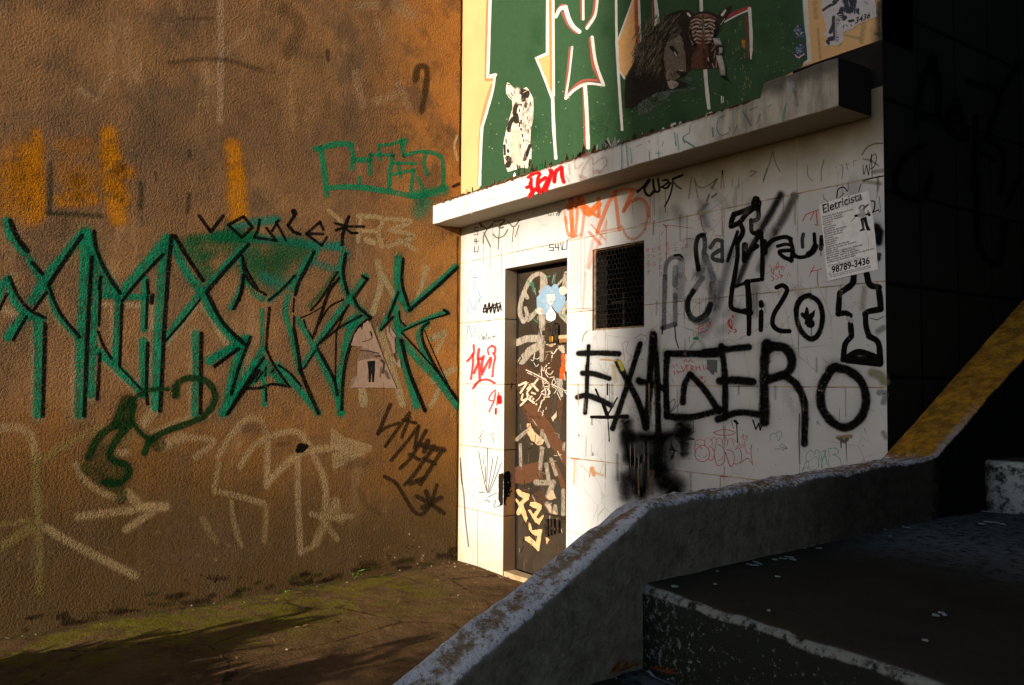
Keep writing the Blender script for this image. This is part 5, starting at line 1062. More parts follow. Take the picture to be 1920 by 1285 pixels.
P.line([(860,430),(850,520),(870,640)], 80, (0.55,0.53,0.50), soft=.9, op=.5); P.line([(905,480),(920,590)], 30, (0.10,0.14,0.11), soft=.9, op=.4)
P.build('turquoise_tag', M['pF'], LEDGE, 'thin turquoise strokes along the white ledge')
P = Paint('S', 0.006).crop(800, 200, 3.6923)
lines(P, [([(260,640),(250,740)],14), ([(300,640),(270,680),(310,740)],14), ([(340,630),(335,700)],12), ([(400,630),(395,690)],12), ([(420,630),(470,640)],20), ([(520,620),(540,640)],14)], (0.5,0.47,0.43), soft=.7, op=.45, dry=.4)
P.build('faded_grey_tag', M['pF'], LEDGE, 'almost erased grey letters on the left end of the ledge')
# dark side wall tags
P = Paint('R').crop(1620, 0, 2.1417)
lines(P, [([(275,240),(230,340),(210,500)],30), ([(275,240),(300,350),(300,470)],30), ([(215,470),(340,490)],26), ([(240,580),(150,650),(130,760),(230,800),(270,700)],26), ([(370,400),(330,500),(410,560),(380,430)],30), ([(420,330),(540,380),(490,560)],26), ([(540,380),(620,260)],26), ([(450,470),(440,760)],26), ([(500,560),(560,620),(550,780)],24), ([(630,700),(570,830)],16), ([(455,700),(460,980),(540,1060),(565,900)],26), ([(440,600),(520,640)],20)], (0.002,0.002,0.002), soft=.5, op=.9, halo=.15)
P.build('black_tag', M['pF'], SIDE, 'big black tags barely visible on the dark side wall')

# ------------------------------------------------------------------ marks on the metal door
P = Paint('D').crop(955, 640, 7.14)
BR = (0.115, 0.050, 0.024); BR2 = (0.070, 0.036, 0.019)
P.fill([(100,250),(210,290),(300,350),(380,400),(420,320),(480,70),(640,100),(700,180),(670,480),(560,520),(560,900),(600,1285),(480,1285),(300,1150),(200,1000),(130,800),(100,600)], BR2, .9, .15, rag=1.2)
P.fill([(560,530),(640,700),(640,1000),(700,1250),(640,1300),(600,1200),(545,780)], (0.065,0.05,0.035), .85, .3, rag=1.2)
P.fill([(180,850),(330,820),(480,1000),(620,1200),(780,1500),(770,1700),(620,1500),(420,1200),(260,1060)], BR, .95, .1, rag=1.0)
P.fill([(640,780),(720,740),(700,1000),(690,1150),(650,960)], BR, .8, .25, rag=1.0)
P.crop(955, 800, 5.35)
P.fill([(60,410),(150,385),(300,350),(340,520),(270,540),(150,580),(60,570)], BR, .95, .12, rag=.8)
P.fill([(210,690),(310,640),(380,700),(380,780),(300,800),(210,760)], BR2, .95, .12, rag=.8)
P.fill([(400,300),(480,380),(560,560),(560,660),(510,600),(480,480),(420,400)], BR, .9, .1, rag=.8)
P.fill([(440,540),(500,560),(515,860),(470,900),(420,800)], (0.045,0.040,0.03), .85, .3, rag=.8)
P.build('brown_paint_patch', M['pD'], PANEL, 'reddish brown overpainted bands on the door')
P = Paint('D').crop(955, 480, 7.14)
WH = (0.46, 0.40, 0.32)
lines(P, [([(480,370),(470,290),(400,240),(290,300),(200,480),(150,640),(145,780),(190,880)],62), ([(190,880),(240,800),(215,700)],50), ([(440,260),(440,420),(430,560)],62), ([(200,480),(240,560)],50), ([(370,730),(300,810),(250,860)],56), ([(430,760),(440,900),(430,1060)],80), ([(110,1160),(240,1110),(470,1110)],96), ([(440,1080),(430,1280)],66), ([(770,250),(700,330),(620,420)],30), ([(760,240),(740,420)],70), ([(770,640),(700,760),(790,870)],90), ([(640,1085),(780,1080)],44)], WH, soft=.25, op=.85, dry=.45)
lines(P, [([(310,360),(330,480)],30), ([(500,290),(540,270)],26), ([(620,230),(600,370)],16), ([(240,320),(290,400)],20), ([(690,780),(740,830)],20), ([(330,850),(380,890)],20)], (0.06,0.30,0.18), soft=.6, op=.6, dry=.4)
P.crop(955, 640, 7.14)
lines(P, [([(400,60),(280,130),(170,260)],110), ([(440,60),(430,250)],60)], WH, soft=.25, op=.85, dry=.45)
lines(P, [([(340,160),(320,260),(290,250)],9), ([(320,220),(370,240),(400,220)],8), ([(330,290),(360,340),(390,310)],8), ([(640,100),(590,170),(565,150)],14), ([(575,190),(570,220)],12), ([(500,320),(490,340)],14), ([(520,300),(535,295)],9), ([(440,350),(430,420),(450,560),(470,620)],9), ([(470,350),(460,400),(440,380)],9), ([(480,390),(490,440),(520,480)],9), ([(545,355),(500,370),(500,420),(550,445),(585,400)],9), ([(540,490),(600,480),(570,560),(610,600)],9), ([(460,490),(450,540),(480,570),(495,520),(460,490)],9), ([(480,610),(540,600)],12), ([(470,635),(540,625)],9), ([(430,680),(480,650),(480,720),(440,700)],14), ([(520,650),(540,680),(520,720)],22), ([(430,700),(400,760),(345,810)],9), ([(470,760),(420,850),(385,940)],9), ([(470,780),(430,800),(415,890)],9), ([(460,750),(540,745)],11), ([(455,925),(440,1000)],9), ([(600,500),(620,560),(570,600),(630,640),(600,700)],8), ([(640,690),(685,785)],9), ([(225,385),(400,470),(530,560)],14), ([(240,420),(400,495),(540,580)],10), ([(565,575),(660,620),(740,660),(800,660)],12), ([(600,600),(700,640),(780,715)],10)], (0.68,0.58,0.46), soft=.25, op=.95)
P.line([(235,400),(540,570)], 9, (0.03,0.015,0.01), soft=.3); P.line([(565,590),(740,670)], 9, (0.03,0.015,0.01), soft=.3)
lines(P, [([(130,590),(230,555),(150,690)],26), ([(240,640),(280,590),(250,560),(300,600)],22), ([(380,510),(240,680)],24), ([(300,570),(380,660)],26), ([(180,710),(170,790),(300,740)],22), ([(150,860),(220,790),(260,730)],24), ([(190,790),(280,760)],22), ([(240,700),(260,770),(360,845)],26), ([(300,690),(345,705)],24), ([(320,770),(322,780)],24)], (0.68,0.55,0.40), soft=.2, op=.97)
P.fill([(625,490),(715,520),(715,740),(690,750),(640,650)], (0.52,0.48,0.42), .7, .5, rag=.8)
P.fill([(565,1020),(635,930),(635,1000),(580,1080)], (0.6,0.48,0.35), .9, .3, rag=.8)
P.build('white_scrawl', M['pD'], PANEL, 'white brushed loops and scratched drawings on the door')
P = Paint('D').crop(955, 640, 7.14)
P.fill([(700,180),(740,165),(745,510),(705,515),(668,480),(680,380),(695,330)], (0.52,0.085,0.010), .97, .05, rag=.7)
P.fill([(640,60),(740,60),(740,160),(700,160),(660,110)], (0.62,0.50,0.36), .85, .4, rag=1)
P.fill([(745,170),(772,180),(772,400),(750,400)], (0.55,0.48,0.38), .9, .3, rag=.6)
P.fill([(480,45),(640,30),(560,80)], (0.60,0.44,0.28), .8, .4, rag=.8)
P.build('orange_paint_patch', M['pD'], PANEL, 'orange-red painted patch at the right edge of the door')
P = Paint('D').crop(955, 800, 5.35)
PC = (0.74, 0.42, 0.21)
P.crop(955, 640, 7.14)
P.fill([(230,1110),(285,1095),(290,1160),(350,1230),(470,1330),(440,1380),(380,1390),(300,1330),(240,1240)], (0.66,0.42,0.25), .95, .2, rag=.8)
P.crop(955, 800, 5.35)
lines(P, [([(180,40),(120,90),(75,130)],40), ([(330,40),(310,150)],30), ([(345,80),(395,200)],34), ([(550,170),(545,230)],30), ([(330,220),(310,420)],44), ([(110,180),(115,390)],30), ([(270,560),(390,565)],56), ([(370,380),(400,570)],44), ([(420,330),(470,480)],40), ([(440,560),(390,700)],60), ([(380,780),(440,870)],56), ([(460,800),(465,880)],40), ([(540,640),(540,880)],40)], (0.42,0.35,0.27), soft=.4, op=.75, dry=.55)
P.fill([(65,640),(90,625),(120,650),(165,665),(205,680),(195,730),(140,780),(185,920),(165,965),(120,870),(90,890),(70,870),(95,800),(65,740),(70,720),(105,760),(140,720),(90,690)], PC, .98, .04, rag=.6)
P.fill([(210,760),(270,755),(325,790),(320,830),(270,910),(290,930),(340,885),(345,900),(300,985),(260,960),(190,840),(210,830),(240,880),(280,830),(235,810),(205,790)], PC, .98, .04, rag=.6)
P.fill([(195,960),(215,980),(230,1040),(330,1030),(300,1240),(285,1255),(260,1215),(160,1140),(155,1105),(200,1100),(265,1160),(275,1100),(235,1080),(195,1030)], PC, .98, .04, rag=.6)
P.fill([(250,1095),(285,1095),(270,1150)], (0.08,0.06,0.04), 1, 0, rag=.3)
P.fill([(360,1110),(405,1130),(375,1180)], PC, .95, .1, rag=.6)
P.fill([(420,640),(440,640),(470,720),(400,740),(375,700)], (0.62,0.42,0.28), .85, .3, rag=.6)
P.fill([(370,790),(400,770),(430,840),(480,870),(470,890),(400,850)], (0.62,0.42,0.28), .85, .3, rag=.6)
P.line([(450,290),(480,293)], 5, (0.6,0.5,0.4), soft=.3); P.line([(485,245),(500,290),(520,280)], 6, (0.6,0.5,0.4), soft=.3)
P.build('peach_lettering', M['pD'], PANEL, 'peach brush letters on the lower door')
P = Paint('D')
for k in range(130):
    x = random.uniform(972, 1060); y = random.uniform(505, 1035)
    L = random.uniform(3, 16); a = random.choice([1.57+random.uniform(-.2,.2), random.uniform(0,3.1)])
    P.line([(x,y),(x+L*.5*math.cos(a)+random.uniform(-1,1),y+L*.5*math.sin(a)),(x+L*math.cos(a),y+L*math.sin(a))], random.uniform(0.7,2.6), random.choice([(0.40,0.33,0.25),(0.26,0.20,0.14),(0.02,0.014,0.009),(0.02,0.014,0.009),(0.12,0.055,0.03),(0.45,0.42,0.38)]), soft=.5, op=random.uniform(.4,.9), dry=.4)
P.build('scratch', M['pD'], PANEL, 'fine scratches and chips in the door paint')
# round-haired paper girl sticker
P = Paint('D', 0.0012).crop(955, 480, 7.14)
HB = (0.22, 0.34, 0.47)
P.fill([(480,400),(520,390),(560,420),(600,375),(650,390),(665,450),(720,500),(755,560),(740,640),(690,740),(650,765),(610,730),(560,660),(500,790),(430,785),(370,770),(365,550),(400,520),(450,430)], HB, 1, 0, rag=.3)
P.fill([(500,520),(605,515),(605,590),(570,650),(555,665),(590,730),(625,780),(615,850),(560,880),(500,860),(485,820),(500,760),(545,690),(540,655),(505,610)], (0.76,0.72,0.66), 1, 0, rag=.2)
P.line([(520,560),(518,575)], 12, (0.05,0.04,0.04), soft=.4); P.line([(583,550),(582,575)], 10, (0.05,0.04,0.04), soft=.4); P.line([(545,615),(570,612)], 8, (0.6,0.2,0.18), soft=.4); P.line([(545,600),(548,605)], 5, (0.3,0.2,0.18), soft=.4); P.line([(548,770),(550,800)], 8, (0.1,0.06,0.05), soft=.5)
P.line([(715,460),(725,470)], 100, (0.74,0.64,0.46), soft=.2); P.line([(405,735),(415,745)], 84, (0.72,0.56,0.48), soft=.25); P.line([(430,735),(440,745)], 40, (0.70,0.36,0.33), soft=.6, op=.6)
for k in range(14): P.line([(random.uniform(400,720), random.uniform(430,700)) for _ in range(1)], random.uniform(20,50), (0.58,0.68,0.76), soft=.8, op=.4)
o = P.build('paper_sticker', M['pM']); tag(o, 'paper cut-out of a girl with big pale blue hair stuck on the metal door', 'sticker')
# ------------------------------------------------------------------ the painted upper storey
MG = (0.026, 0.074, 0.031); MW = (0.66, 0.63, 0.60); MB = (0.30, 0.085, 0.055); MP = (0.66, 0.37, 0.15); MO = (0.60, 0.15, 0.045)
P = Paint('M').crop(0, 0, 1)
def m1(x, y): return (840+x/3.5706, y/3.5706)
def m2(x, y): return (1140+x/4.944, y/4.944)
def m3(x, y): return (1380+x/5.14, y/5.14)
P.fill([m1(285,-700), m1(285,0), m1(266,510), m1(318,498), m1(305,570), m1(232,850), m1(213,1200), m1(208,1330), (1420,250), (1440,160), m3(640,640), m3(690,585), m3(655,150), m3(640,0), m3(640,-900)], MG, 1, 0, rag=.15)
# brush-worn patches in the green
for k in range(70):
    x = random.uniform(920, 1490); yb = 330-(x-900)*0.30
    y = random.uniform(5, yb); P.line([(x,y),(x+random.uniform(-2,2),y+random.uniform(8,40))], random.uniform(10,26), random.choice([(0.030,0.125,0.045),(0.012,0.075,0.026),(0.040,0.095,0.040)]), soft=1, op=.16)
for k in range(150):
    x = random.uniform(915, 1500); yb = 325-(x-900)*0.31
    y = yb - abs(random.gauss(0, 70)); P.dot((x,y), random.uniform(0.8,2.2), random.choice([(0.35,0.38,0.18),(0.20,0.28,0.10),(0.45,0.45,0.35)]), .6, .7)
for k in range(40):
    x, y = random.gauss(1470,25), random.gauss(110,60); P.dot((x,y), random.uniform(0.8,2.4), (0.3,0.35,0.2), .6, .6)
for k in range(34):
    x, y = random.gauss(1385,12), random.gauss(130,50); P.line([(x,y),(x+1,y+random.uniform(2,7))], 1.6, (0.32,0.32,0.07), soft=.7, op=.7)
P.build('green_field', M['pM'], MUR, 'dark green painted field of the mural')
P = Paint('M').crop(840, 0, 3.5706)
MS = dict(soft=.12, op=.98, dry=.06)
P.line([(268,-60),(258,330),(254,520)], 20, (0.55,0.22,0.09), soft=.4, op=.9); P.line([(256,535),(300,535)], 18, (0.55,0.25,0.11), soft=.4, op=.8); P.line([(290,570),(222,840),(206,1240)], 18, (0.58,0.27,0.12), soft=.4, op=.85)
lines(P, [([(284,-60),(274,260),(266,512)],21), ([(266,516),(318,502)],22), ([(314,502),(300,600),(262,740),(228,855)],18), ([(228,850),(219,1000),(212,1240)],20)], MW, **MS)
P.fill([(672,-60),(706,-60),(708,300),(712,640),(695,645),(640,500),(602,395),(664,362),(662,0)], MP, 1, 0, rag=.2)
P.line([(684,-40),(690,600)], 14, (0.62,0.27,0.10), soft=.5, op=.7)
lines(P, [([(666,-60),(665,360)],20), ([(668,358),(592,392)],20), ([(590,390),(640,510),(696,660)],16), ([(704,-60),(708,640)],17), ([(700,640),(708,860),(722,1060)],22)], MW, **MS)
for pts, ww in (([(738,70),(770,40),(800,90)],30), ([(770,90),(810,170),(860,218)],24), ([(892,-20),(896,130)],16), ([(985,-20),(970,100),(925,180)],18), ([(818,320),(785,655)],18), ([(800,630),(900,545),(1030,540)],22), ([(955,260),(975,440),(1020,540)],26), ([(908,580),(918,985)],18)):
    P.line(pts, ww, MB, soft=.25, op=.95)
lines(P, [([(722,112),(750,62),(785,50)],26), ([(785,48),(810,130),(840,180),(878,212)],30), ([(906,-30),(906,130)],15), ([(1003,-30),(985,100),(930,190)],20), ([(832,315),(812,500),(786,660)],13), ([(788,660),(850,600),(930,562),(1040,570)],18), ([(965,250),(985,400),(1015,500),(1042,570)],22), ([(918,578),(930,780),(938,990)],26), ([(1124,-40),(1128,280)],15), ([(1128,280),(1140,500),(1165,870)],17)], MW, **MS)
P.line([(812,640),(812,680)], 4, MB, soft=.4)
P.crop(1140, 0, 4.944)
P.fill([(245,-30),(95,375),(100,630),(155,725),(215,620),(258,530),(262,410),(300,385),(290,-30)], MP, 1, 0, rag=.2)
P.line([(258,-40),(264,200),(278,395)], 34, MO, soft=.15)
lines(P, [([(240,-30),(165,180),(92,375)],16), ([(98,640),(152,728)],18), ([(285,-40),(293,180),(300,390)],22), ([(76,-40),(80,250),(92,520)],20), ([(92,520),(108,850),(132,1205)],23), ([(862,-30),(866,95)],30), ([(900,640),(915,820),(935,1002)],34)], MW, **MS)
P.line([(412,-20),(416,235)], 20, MB, soft=.4, op=.8); P.fill([(425,-30),(450,-30),(484,215),(428,245),(432,100)], MW, 1, .06, rag=.3)
P.line([(1080,175),(1200,110),(1305,72)], 26, (0.36,0.03,0.05), soft=.2); P.line([(1080,205),(1200,140),(1312,92)], 15, MW, **MS)
P.line([(1280,150),(1292,350),(1300,540)], 30, (0.13,0.055,0.035), soft=.35, op=.9); P.line([(1312,80),(1325,300),(1328,470)], 30, MW, **MS); P.line([(1328,450),(1325,548)], 28, MW, soft=.2, w2=12)
P.line([(1255,385),(1260,430)], 40, (0.45,0.25,0.03), soft=.8, op=.8, dry=.4); P.line([(1230,180),(1225,290)], 16, (0.25,0.25,0.06), soft=.8, op=.5, dry=.4)
P.line([(1052,895),(1054,955)], 10, (0.6,0.62,0.6), soft=.4); P.line([(1068,900),(1070,950)], 8, (0.6,0.62,0.6), soft=.4)
P.crop(1380, 0, 5.14)
P.fill([(640,-80),(690,-80),(700,120),(712,300),(735,590),(690,610),(640,632),(655,600),(690,575),(682,400),(660,250),(650,120)], (0.62,0.60,0.56), 1, .05, rag=.3)
P.line([(640,-40),(655,200),(680,400)], 7, (0.25,0.5,0.45), soft=.5, op=.6)
lines(P, [([(760,20),(770,170)],46), ([(790,280),(812,560)],26), ([(1050,340),(1190,370)],30), ([(990,440),(1010,420)],30), ([(1230,230),(1210,400)],50)], (0.38,0.40,0.20), soft=.8, op=.45, dry=.4)
P.line([(1385,30),(1375,200),(1390,380)], 50, (0.05,0.055,0.035), soft=.9, op=.75, dry=.3); P.line([(1340,330),(1400,330)], 30, (0.08,0.07,0.05), soft=.9, op=.5)
P.build('white_outline', M['pM'], MUR, 'white outlines with red-brown shadows of the mural letters')

# pasted paper animals and posters, each a thin sheet on the wall
P = Paint('M', 0.0015).crop(930, 140, 6.763)
PW = (0.66, 0.58, 0.50); KB = (0.022, 0.016, 0.013)
P.fill([(140,100),(165,110),(205,150),(250,195),(265,215),(320,190),(385,160),(415,190),(440,240),(470,300),(478,400),(470,560),(440,700),(435,860),(450,950),(448,1080),(400,1190),(330,1180),(240,1210),(150,1235),(110,1130),(92,1000),(95,860),(130,700),(175,540),(210,420),(205,330),(160,290),(130,240),(125,180)], PW, 1, 0, rag=.25)
lines(P, [([(238,210),(240,265)],22), ([(150,128),(172,132)],15), ([(150,250),(200,305)],10), ([(190,235),(212,270)],12), ([(310,215),(350,250),(345,320)],58), ([(330,210),(400,230),(390,270)],62), ([(270,370),(245,420),(235,490)],55), ([(250,520),(260,590)],68), ([(215,560),(180,620),(160,700)],50), ([(160,690),(165,710)],50), ([(300,610),(295,660)],18), ([(318,580),(320,620)],20), ([(375,365),(378,410)],32), ([(440,355),(430,400)],15), ([(300,380),(320,385)],25), ([(300,440),(298,470)],15), ([(315,690),(320,700)],25), ([(335,760),(338,790)],18), ([(350,820),(348,850)],12), ([(410,700),(410,740)],12), ([(300,890),(305,920)],32), ([(108,900),(112,1010)],30), ([(125,820),(130,870)],15), ([(150,960),(155,980)],32), ([(150,1060),(170,1100),(150,1150)],68), ([(190,1060),(200,1110)],32), ([(430,900),(400,980),(360,1080)],42), ([(395,990),(370,1060)],50), ([(270,1150),(280,1200)],25), ([(300,1160),(302,1195)],20), ([(430,1080),(420,1150)],25), ([(375,830),(430,860)],10)], KB, soft=.3, op=.97, dry=.12)
for k in range(140):
    x, y = random.uniform(320,465), random.uniform(300,700); P.line([(x,y),(x-random.uniform(2,14),y+random.uniform(20,50))], 5, random.choice([(0.30,0.24,0.20),(0.12,0.09,0.07)]), soft=.6, op=.7)
for k in range(70):
    x, y = random.uniform(120,420), random.uniform(680,1100); P.line([(x,y),(x+random.uniform(-8,8),y+random.uniform(20,60))], 5, random.choice([(0.5,0.4,0.33),(0.35,0.26,0.2)]), soft=.6, op=.6)
P.line([(250,760),(255,950),(265,1090)], 110, (0.70,0.58,0.46), soft=.9, op=.85)
P.line([(270,200),(260,280),(290,340)], 70, (0.68,0.60,0.52), soft=.8, op=.8)
P.line([(345,230),(415,190)], 8, (0.6,0.35,0.3), soft=.4)
o = P.build('paper_animal', M['pM']); tag(o, 'pasted paper cut-out of a sitting spotted black and white rabbit on the green mural', 'poster', None)
P = Paint('M', 0.0015).crop(1170, 0, 5.843)
LB = (0.010, 0.008, 0.006)
P.fill([(10,1190),(5,1020),(15,880),(60,800),(110,700),(125,620),(150,560),(140,490),(170,480),(230,380),(270,340),(340,300),(420,250),(440,190),(520,140),(620,110),(700,130),(700,700),(690,760),(700,810),(640,850),(600,880),(740,940),(640,965),(500,990),(360,1020),(200,1110),(90,1190)], LB, 1, 0, rag=.6)
for k in range(620):
    t = random.random(); a = random.uniform(-0.3, 1.0)
    x = random.uniform(110, 640); y = random.uniform(150, 760)
    if x > 430 and y > 420: continue
    if (x-640)**2/250000+(y-560)**2/230000 > 1.25: continue
    L = random.uniform(40, 110); ang = 2.1+0.5*(x-400)/400+random.uniform(-.25,.25)
    P.line([(x,y),(x+math.cos(ang)*L*.5+4,y+math.sin(ang)*L*.5),(x+math.cos(ang)*L,y+math.sin(ang)*L)], random.uniform(4,9), random.choice([(0.14,0.12,0.075),(0.09,0.078,0.05),(0.21,0.18,0.12),(0.045,0.04,0.026),(0.024,0.02,0.014),(0.15,0.13,0.085)]), soft=.6, op=.72)
for k in range(60):
    x = random.uniform(100, 480); y = random.uniform(640, 980); P.line([(x,y),(x-random.uniform(5,40),y+random.uniform(40,90))], 7, (0.028,0.020,0.012), soft=.7, op=.7)
P.fill([(600,380),(560,420),(470,470),(440,540),(435,640),(455,760),(480,850),(550,890),(600,870),(610,800),(600,770),(670,790),(672,700),(660,560),(640,420)], (0.19,0.15,0.11), .9, .25, rag=1.2)
for k in range(110):
    x = random.uniform(440,660); y = random.uniform(420,800); P.line([(x,y),(x+random.uniform(-6,12),y+random.uniform(8,26))], 6, random.choice([(0.25,0.18,0.12),(0.09,0.06,0.035),(0.32,0.24,0.17)]), soft=.7, op=.5)
P.line([(520,520),(555,560),(570,590)], 44, LB, soft=.6, op=.9); P.line([(555,575),(572,612)], 16, (0.35,0.36,0.35), soft=.5); P.line([(600,460),(560,450)], 30, (0.33,0.27,0.21), soft=.8, op=.7)
P.line([(660,560),(670,700),(675,780)], 18, (0.20,0.09,0.06), soft=.6); P.line([(590,790),(650,795),(670,820)], 34, LB, soft=.4); P.line([(605,770),(640,778)], 12, (0.4,0.38,0.36), soft=.5)
P.line([(500,770),(470,820),(480,870)], 30, (0.33,0.25,0.18), soft=.7, op=.7); P.line([(480,880),(540,890),(600,860)], 12, LB, soft=.4)
for k in range(14): P.line([(500+k*7,770+random.uniform(0,60)),(520+k*6,800+random.uniform(0,60))], 4, (0.05,0.03,0.02), soft=.5, op=.8)
P.fill([(470,890),(520,880),(590,900),(595,940),(540,975),(500,975)], (0.42,0.36,0.31), .9, .2, rag=.8)
P.line([(560,940),(590,920)], 30, (0.30,0.20,0.13), soft=.8, op=.7)
o = P.build('paper_animal', M['pM']); tag(o, 'dark pasted photo of a maned lion head in profile on the green mural', 'poster')
P = Paint('M', 0.0018).crop(1170, 0, 5.843)
P.fill([(640,130),(690,100),(735,125),(765,160),(830,130),(910,115),(990,150),(1020,170),(1070,125),(1130,85),(1185,60),(1170,120),(1120,210),(1060,300),(1025,390),(990,430),(1060,490),(1085,545),(1060,600),(1035,760),(930,755),(850,765),(740,765),(700,800),(680,760),(690,560),(700,380),(690,220),(660,180)], (0.020,0.012,0.010), 1, 0, rag=.5)
P.fill([(735,200),(800,160),(870,150),(950,165),(1010,205),(1020,330),(990,430),(960,480),(900,480),(860,420),(800,480),(740,500),(715,400),(720,290)], (0.26,0.135,0.075), .95, .12, rag=1)
P.fill([(850,400),(900,470),(925,600),(925,745),(740,760),(738,640),(780,550),(810,450)], (0.120,0.045,0.024), .95, .10, rag=.8)
P.line([(800,520),(790,620),(770,730)], 40, (0.17,0.075,0.04), soft=.8, op=.7); P.line([(880,560),(890,720)], 50, (0.075,0.028,0.016), soft=.8, op=.7)
lines(P, [([(780,235),(850,250),(860,210)],11), ([(880,215),(950,225),(1000,250)],11), ([(760,300),(830,280),(850,300)],16), ([(730,330),(760,360)],14), ([(880,270),(960,290),(1000,280)],10), ([(870,330),(940,350),(990,330)],14), ([(740,390),(800,350),(845,340)],16), ([(900,390),(950,400),(980,380)],14), ([(750,460),(790,420)],16), ([(920,440),(960,430)],12), ([(860,230),(865,400)],14), ([(870,310),(905,270),(940,300)],10)], (0.62,0.55,0.52), soft=.4, op=.95, dry=.1)
lines(P, [([(760,270),(820,265),(850,275)],15), ([(770,380),(800,330),(845,320)],18), ([(880,250),(930,245)],12), ([(890,320),(930,300),(950,370)],20), ([(760,440),(790,400)],14), ([(900,440),(890,500)],12), ([(700,430),(720,520),(710,700)],44), ([(950,490),(960,600),(930,700)],40), ([(1000,250),(1020,330),(1000,400)],30)], LB, soft=.4, op=.95)
P.line([(700,150),(722,175)], 24, (0.55,0.56,0.53), soft=.3); P.line([(1110,115),(1075,165)], 20, (0.55,0.56,0.53), soft=.35, w2=28)
P.line([(1100,210),(1060,270)], 12, (0.30,0.28,0.24), soft=.5); P.line([(920,640),(925,665)], 18, (0.4,0.32,0.22), soft=.5)
lines(P, [([(1000,560),(985,640)],10), ([(1020,610),(1010,740)],16), ([(970,700),(985,745)],14), ([(960,560),(1000,500)],12)], (0.35,0.20,0.15), soft=.5, op=.85)
for sd_ in (-1, 1):
    for k in range(7):
        y0 = 190+k*42; cx = 865
        P.line([(cx+sd_*18,y0+18),(cx+sd_*70,y0),(cx+sd_*(135-k*4),y0+22)], 13-k*0.6, LB, soft=.35, op=.93)
        P.line([(cx+sd_*24,y0+36),(cx+sd_*75,y0+20),(cx+sd_*(130-k*4),y0+42)], 8, (0.55,0.46,0.40), soft=.5, op=.75, dry=.2)
    P.line([(cx+sd_*135,330),(cx+sd_*120,420),(cx+sd_*75,500)], 30, LB, soft=.5, op=.85)
P.line([(865,170),(862,300),(868,400)], 14, LB, soft=.5, op=.8)
o = P.build('paper_animal', M['pM']); tag(o, 'dark pasted tiger face with upright ears and a torn chin on the green mural', 'poster')
# curled, loosened strips of the tiger paper
M['paper'] = simple('aged_paper', (0.34, 0.31, 0.27), (0.44, 0.41, 0.36), 20, 0.8, 0.2, 0.001)
def strip(pts, wpx, lift):
    bm = bmesh.new(); rows = []
    for k, (x, y) in enumerate(pts):
        l = lift[k]
        rows.append([bm.verts.new(on_surf('M', 1170+(x+s*wpx/2)/5.843, y/5.843, 0.006+l*(1-0.55*abs(s)))) for s in (-1, -.5, 0, .5, 1)])
    for a, b in zip(rows, rows[1:]):
        for j in range(4): bm.faces.new((a[j], a[j+1], b[j+1], b[j]))
    o = from_bm('peeling_strip', bm, M['paper'], TIG, smooth=True); md = o.modifiers.new('thick', 'SOLIDIFY'); md.thickness = 0.0008
TIG = o
strip([(1010,420),(1020,450),(1030,480),(1045,505)], 78, [0.0, 0.01, 0.018, 0.004])
strip([(1060,520),(1062,560),(1050,600)], 40, [0.003, 0.016, 0.006])
strip([(1040,610),(1060,680),(1075,750),(1085,825)], 64, [0.002, 0.010, 0.016, 0.024])
# torn grey scraps of another poster below the lion
P = Paint('M', 0.0015).crop(1170, 0, 5.843)
GS = (0.115, 0.145, 0.125)
P.fill([(160,1130),(250,1080),(360,1025),(500,990),(640,985),(780,950),(800,975),(640,1000),(520,1020),(440,1090),(420,1130),(340,1190),(290,1230),(180,1255),(150,1245)], GS, .9, .55, rag=1.6)
for a in ([(460,1085),(520,1090),(510,1110)], [(620,1100),(690,1095),(690,1115)], [(670,840),(740,860),(750,885),(710,895)], [(430,1040),(520,1030),(480,1060)]): P.fill(a, GS, .85, .4, rag=1.4)
for k in range(26): P.line([(random.uniform(200,430),random.uniform(1040,1200)) for _ in range(2)], 6, MG, soft=.6, op=.6)
P.fill([(1050,840),(1120,830),(1200,950),(1150,900)], (0.006,0.02,0.010), .8, 0, rag=.6)
o = P.build('paper_scrap', M['pM']); tag(o, 'greyish leftovers of a torn poster below the lion on the green mural', 'poster')
# torn white poster with a number
P = Paint('M', 0.0015).crop(1380, 0, 5.14)
INK = (0.045, 0.050, 0.085)
P.fill([(815,45),(850,-40),(1335,-40),(1338,0),(1355,160),(1250,205),(1150,250),(1130,280),(1060,300),(1030,315),(1040,380),(985,440),(930,435),(850,450),(880,370),(865,345),(840,335),(870,300),(850,200),(840,140),(822,135),(840,110)], (0.56,0.55,0.57), 1, 0, rag=.5)
for pts, ww in (([(1060,-10),(1080,40),(1090,90)],90), ([(1130,0),(1120,60)],70), ([(1020,90),(1010,130),(1040,180)],46), ([(990,140),(1050,170)],40), ([(945,170),(940,240),(910,310)],40), ([(985,190),(950,280),(970,380)],44), ([(900,380),(960,360)],44), ([(840,100),(880,70),(960,30)],26), ([(940,20),(980,0)],30), ([(1090,205),(1130,200)],26), ([(1040,240),(1030,270)],10), ([(1060,240),(1075,260)],8), ([(1105,235),(1115,255)],8), ([(1170,110),(1180,130)],22), ([(890,420),(880,400)],30)):
    P.line(pts, ww, INK, soft=.3, op=.95, wob=1.2)
for k in range(22):
    y = 30+k*4; P.line([(1040+k*7, 85+random.uniform(-5,5)),(1040+k*7+random.uniform(-4,4), 105+random.uniform(10,30))], 7, INK, soft=.3)
for k in range(26):
    y = 150+k*11; P.line([(955,y),(1000+random.uniform(-10,30),y+random.uniform(-12,4))], 6, (0.58,0.57,0.60), soft=.3)
P.line([(1085,20),(1095,60)], 18, (0.25,0.27,0.33), soft=.8); P.line([(1240,20),(1270,40)], 10, (0.3,0.25,0.28), soft=.6, op=.7)
P.text('3436', (1145, 232), (74, -30), (14, -84), (0.02,0.02,0.025), bold=.03)
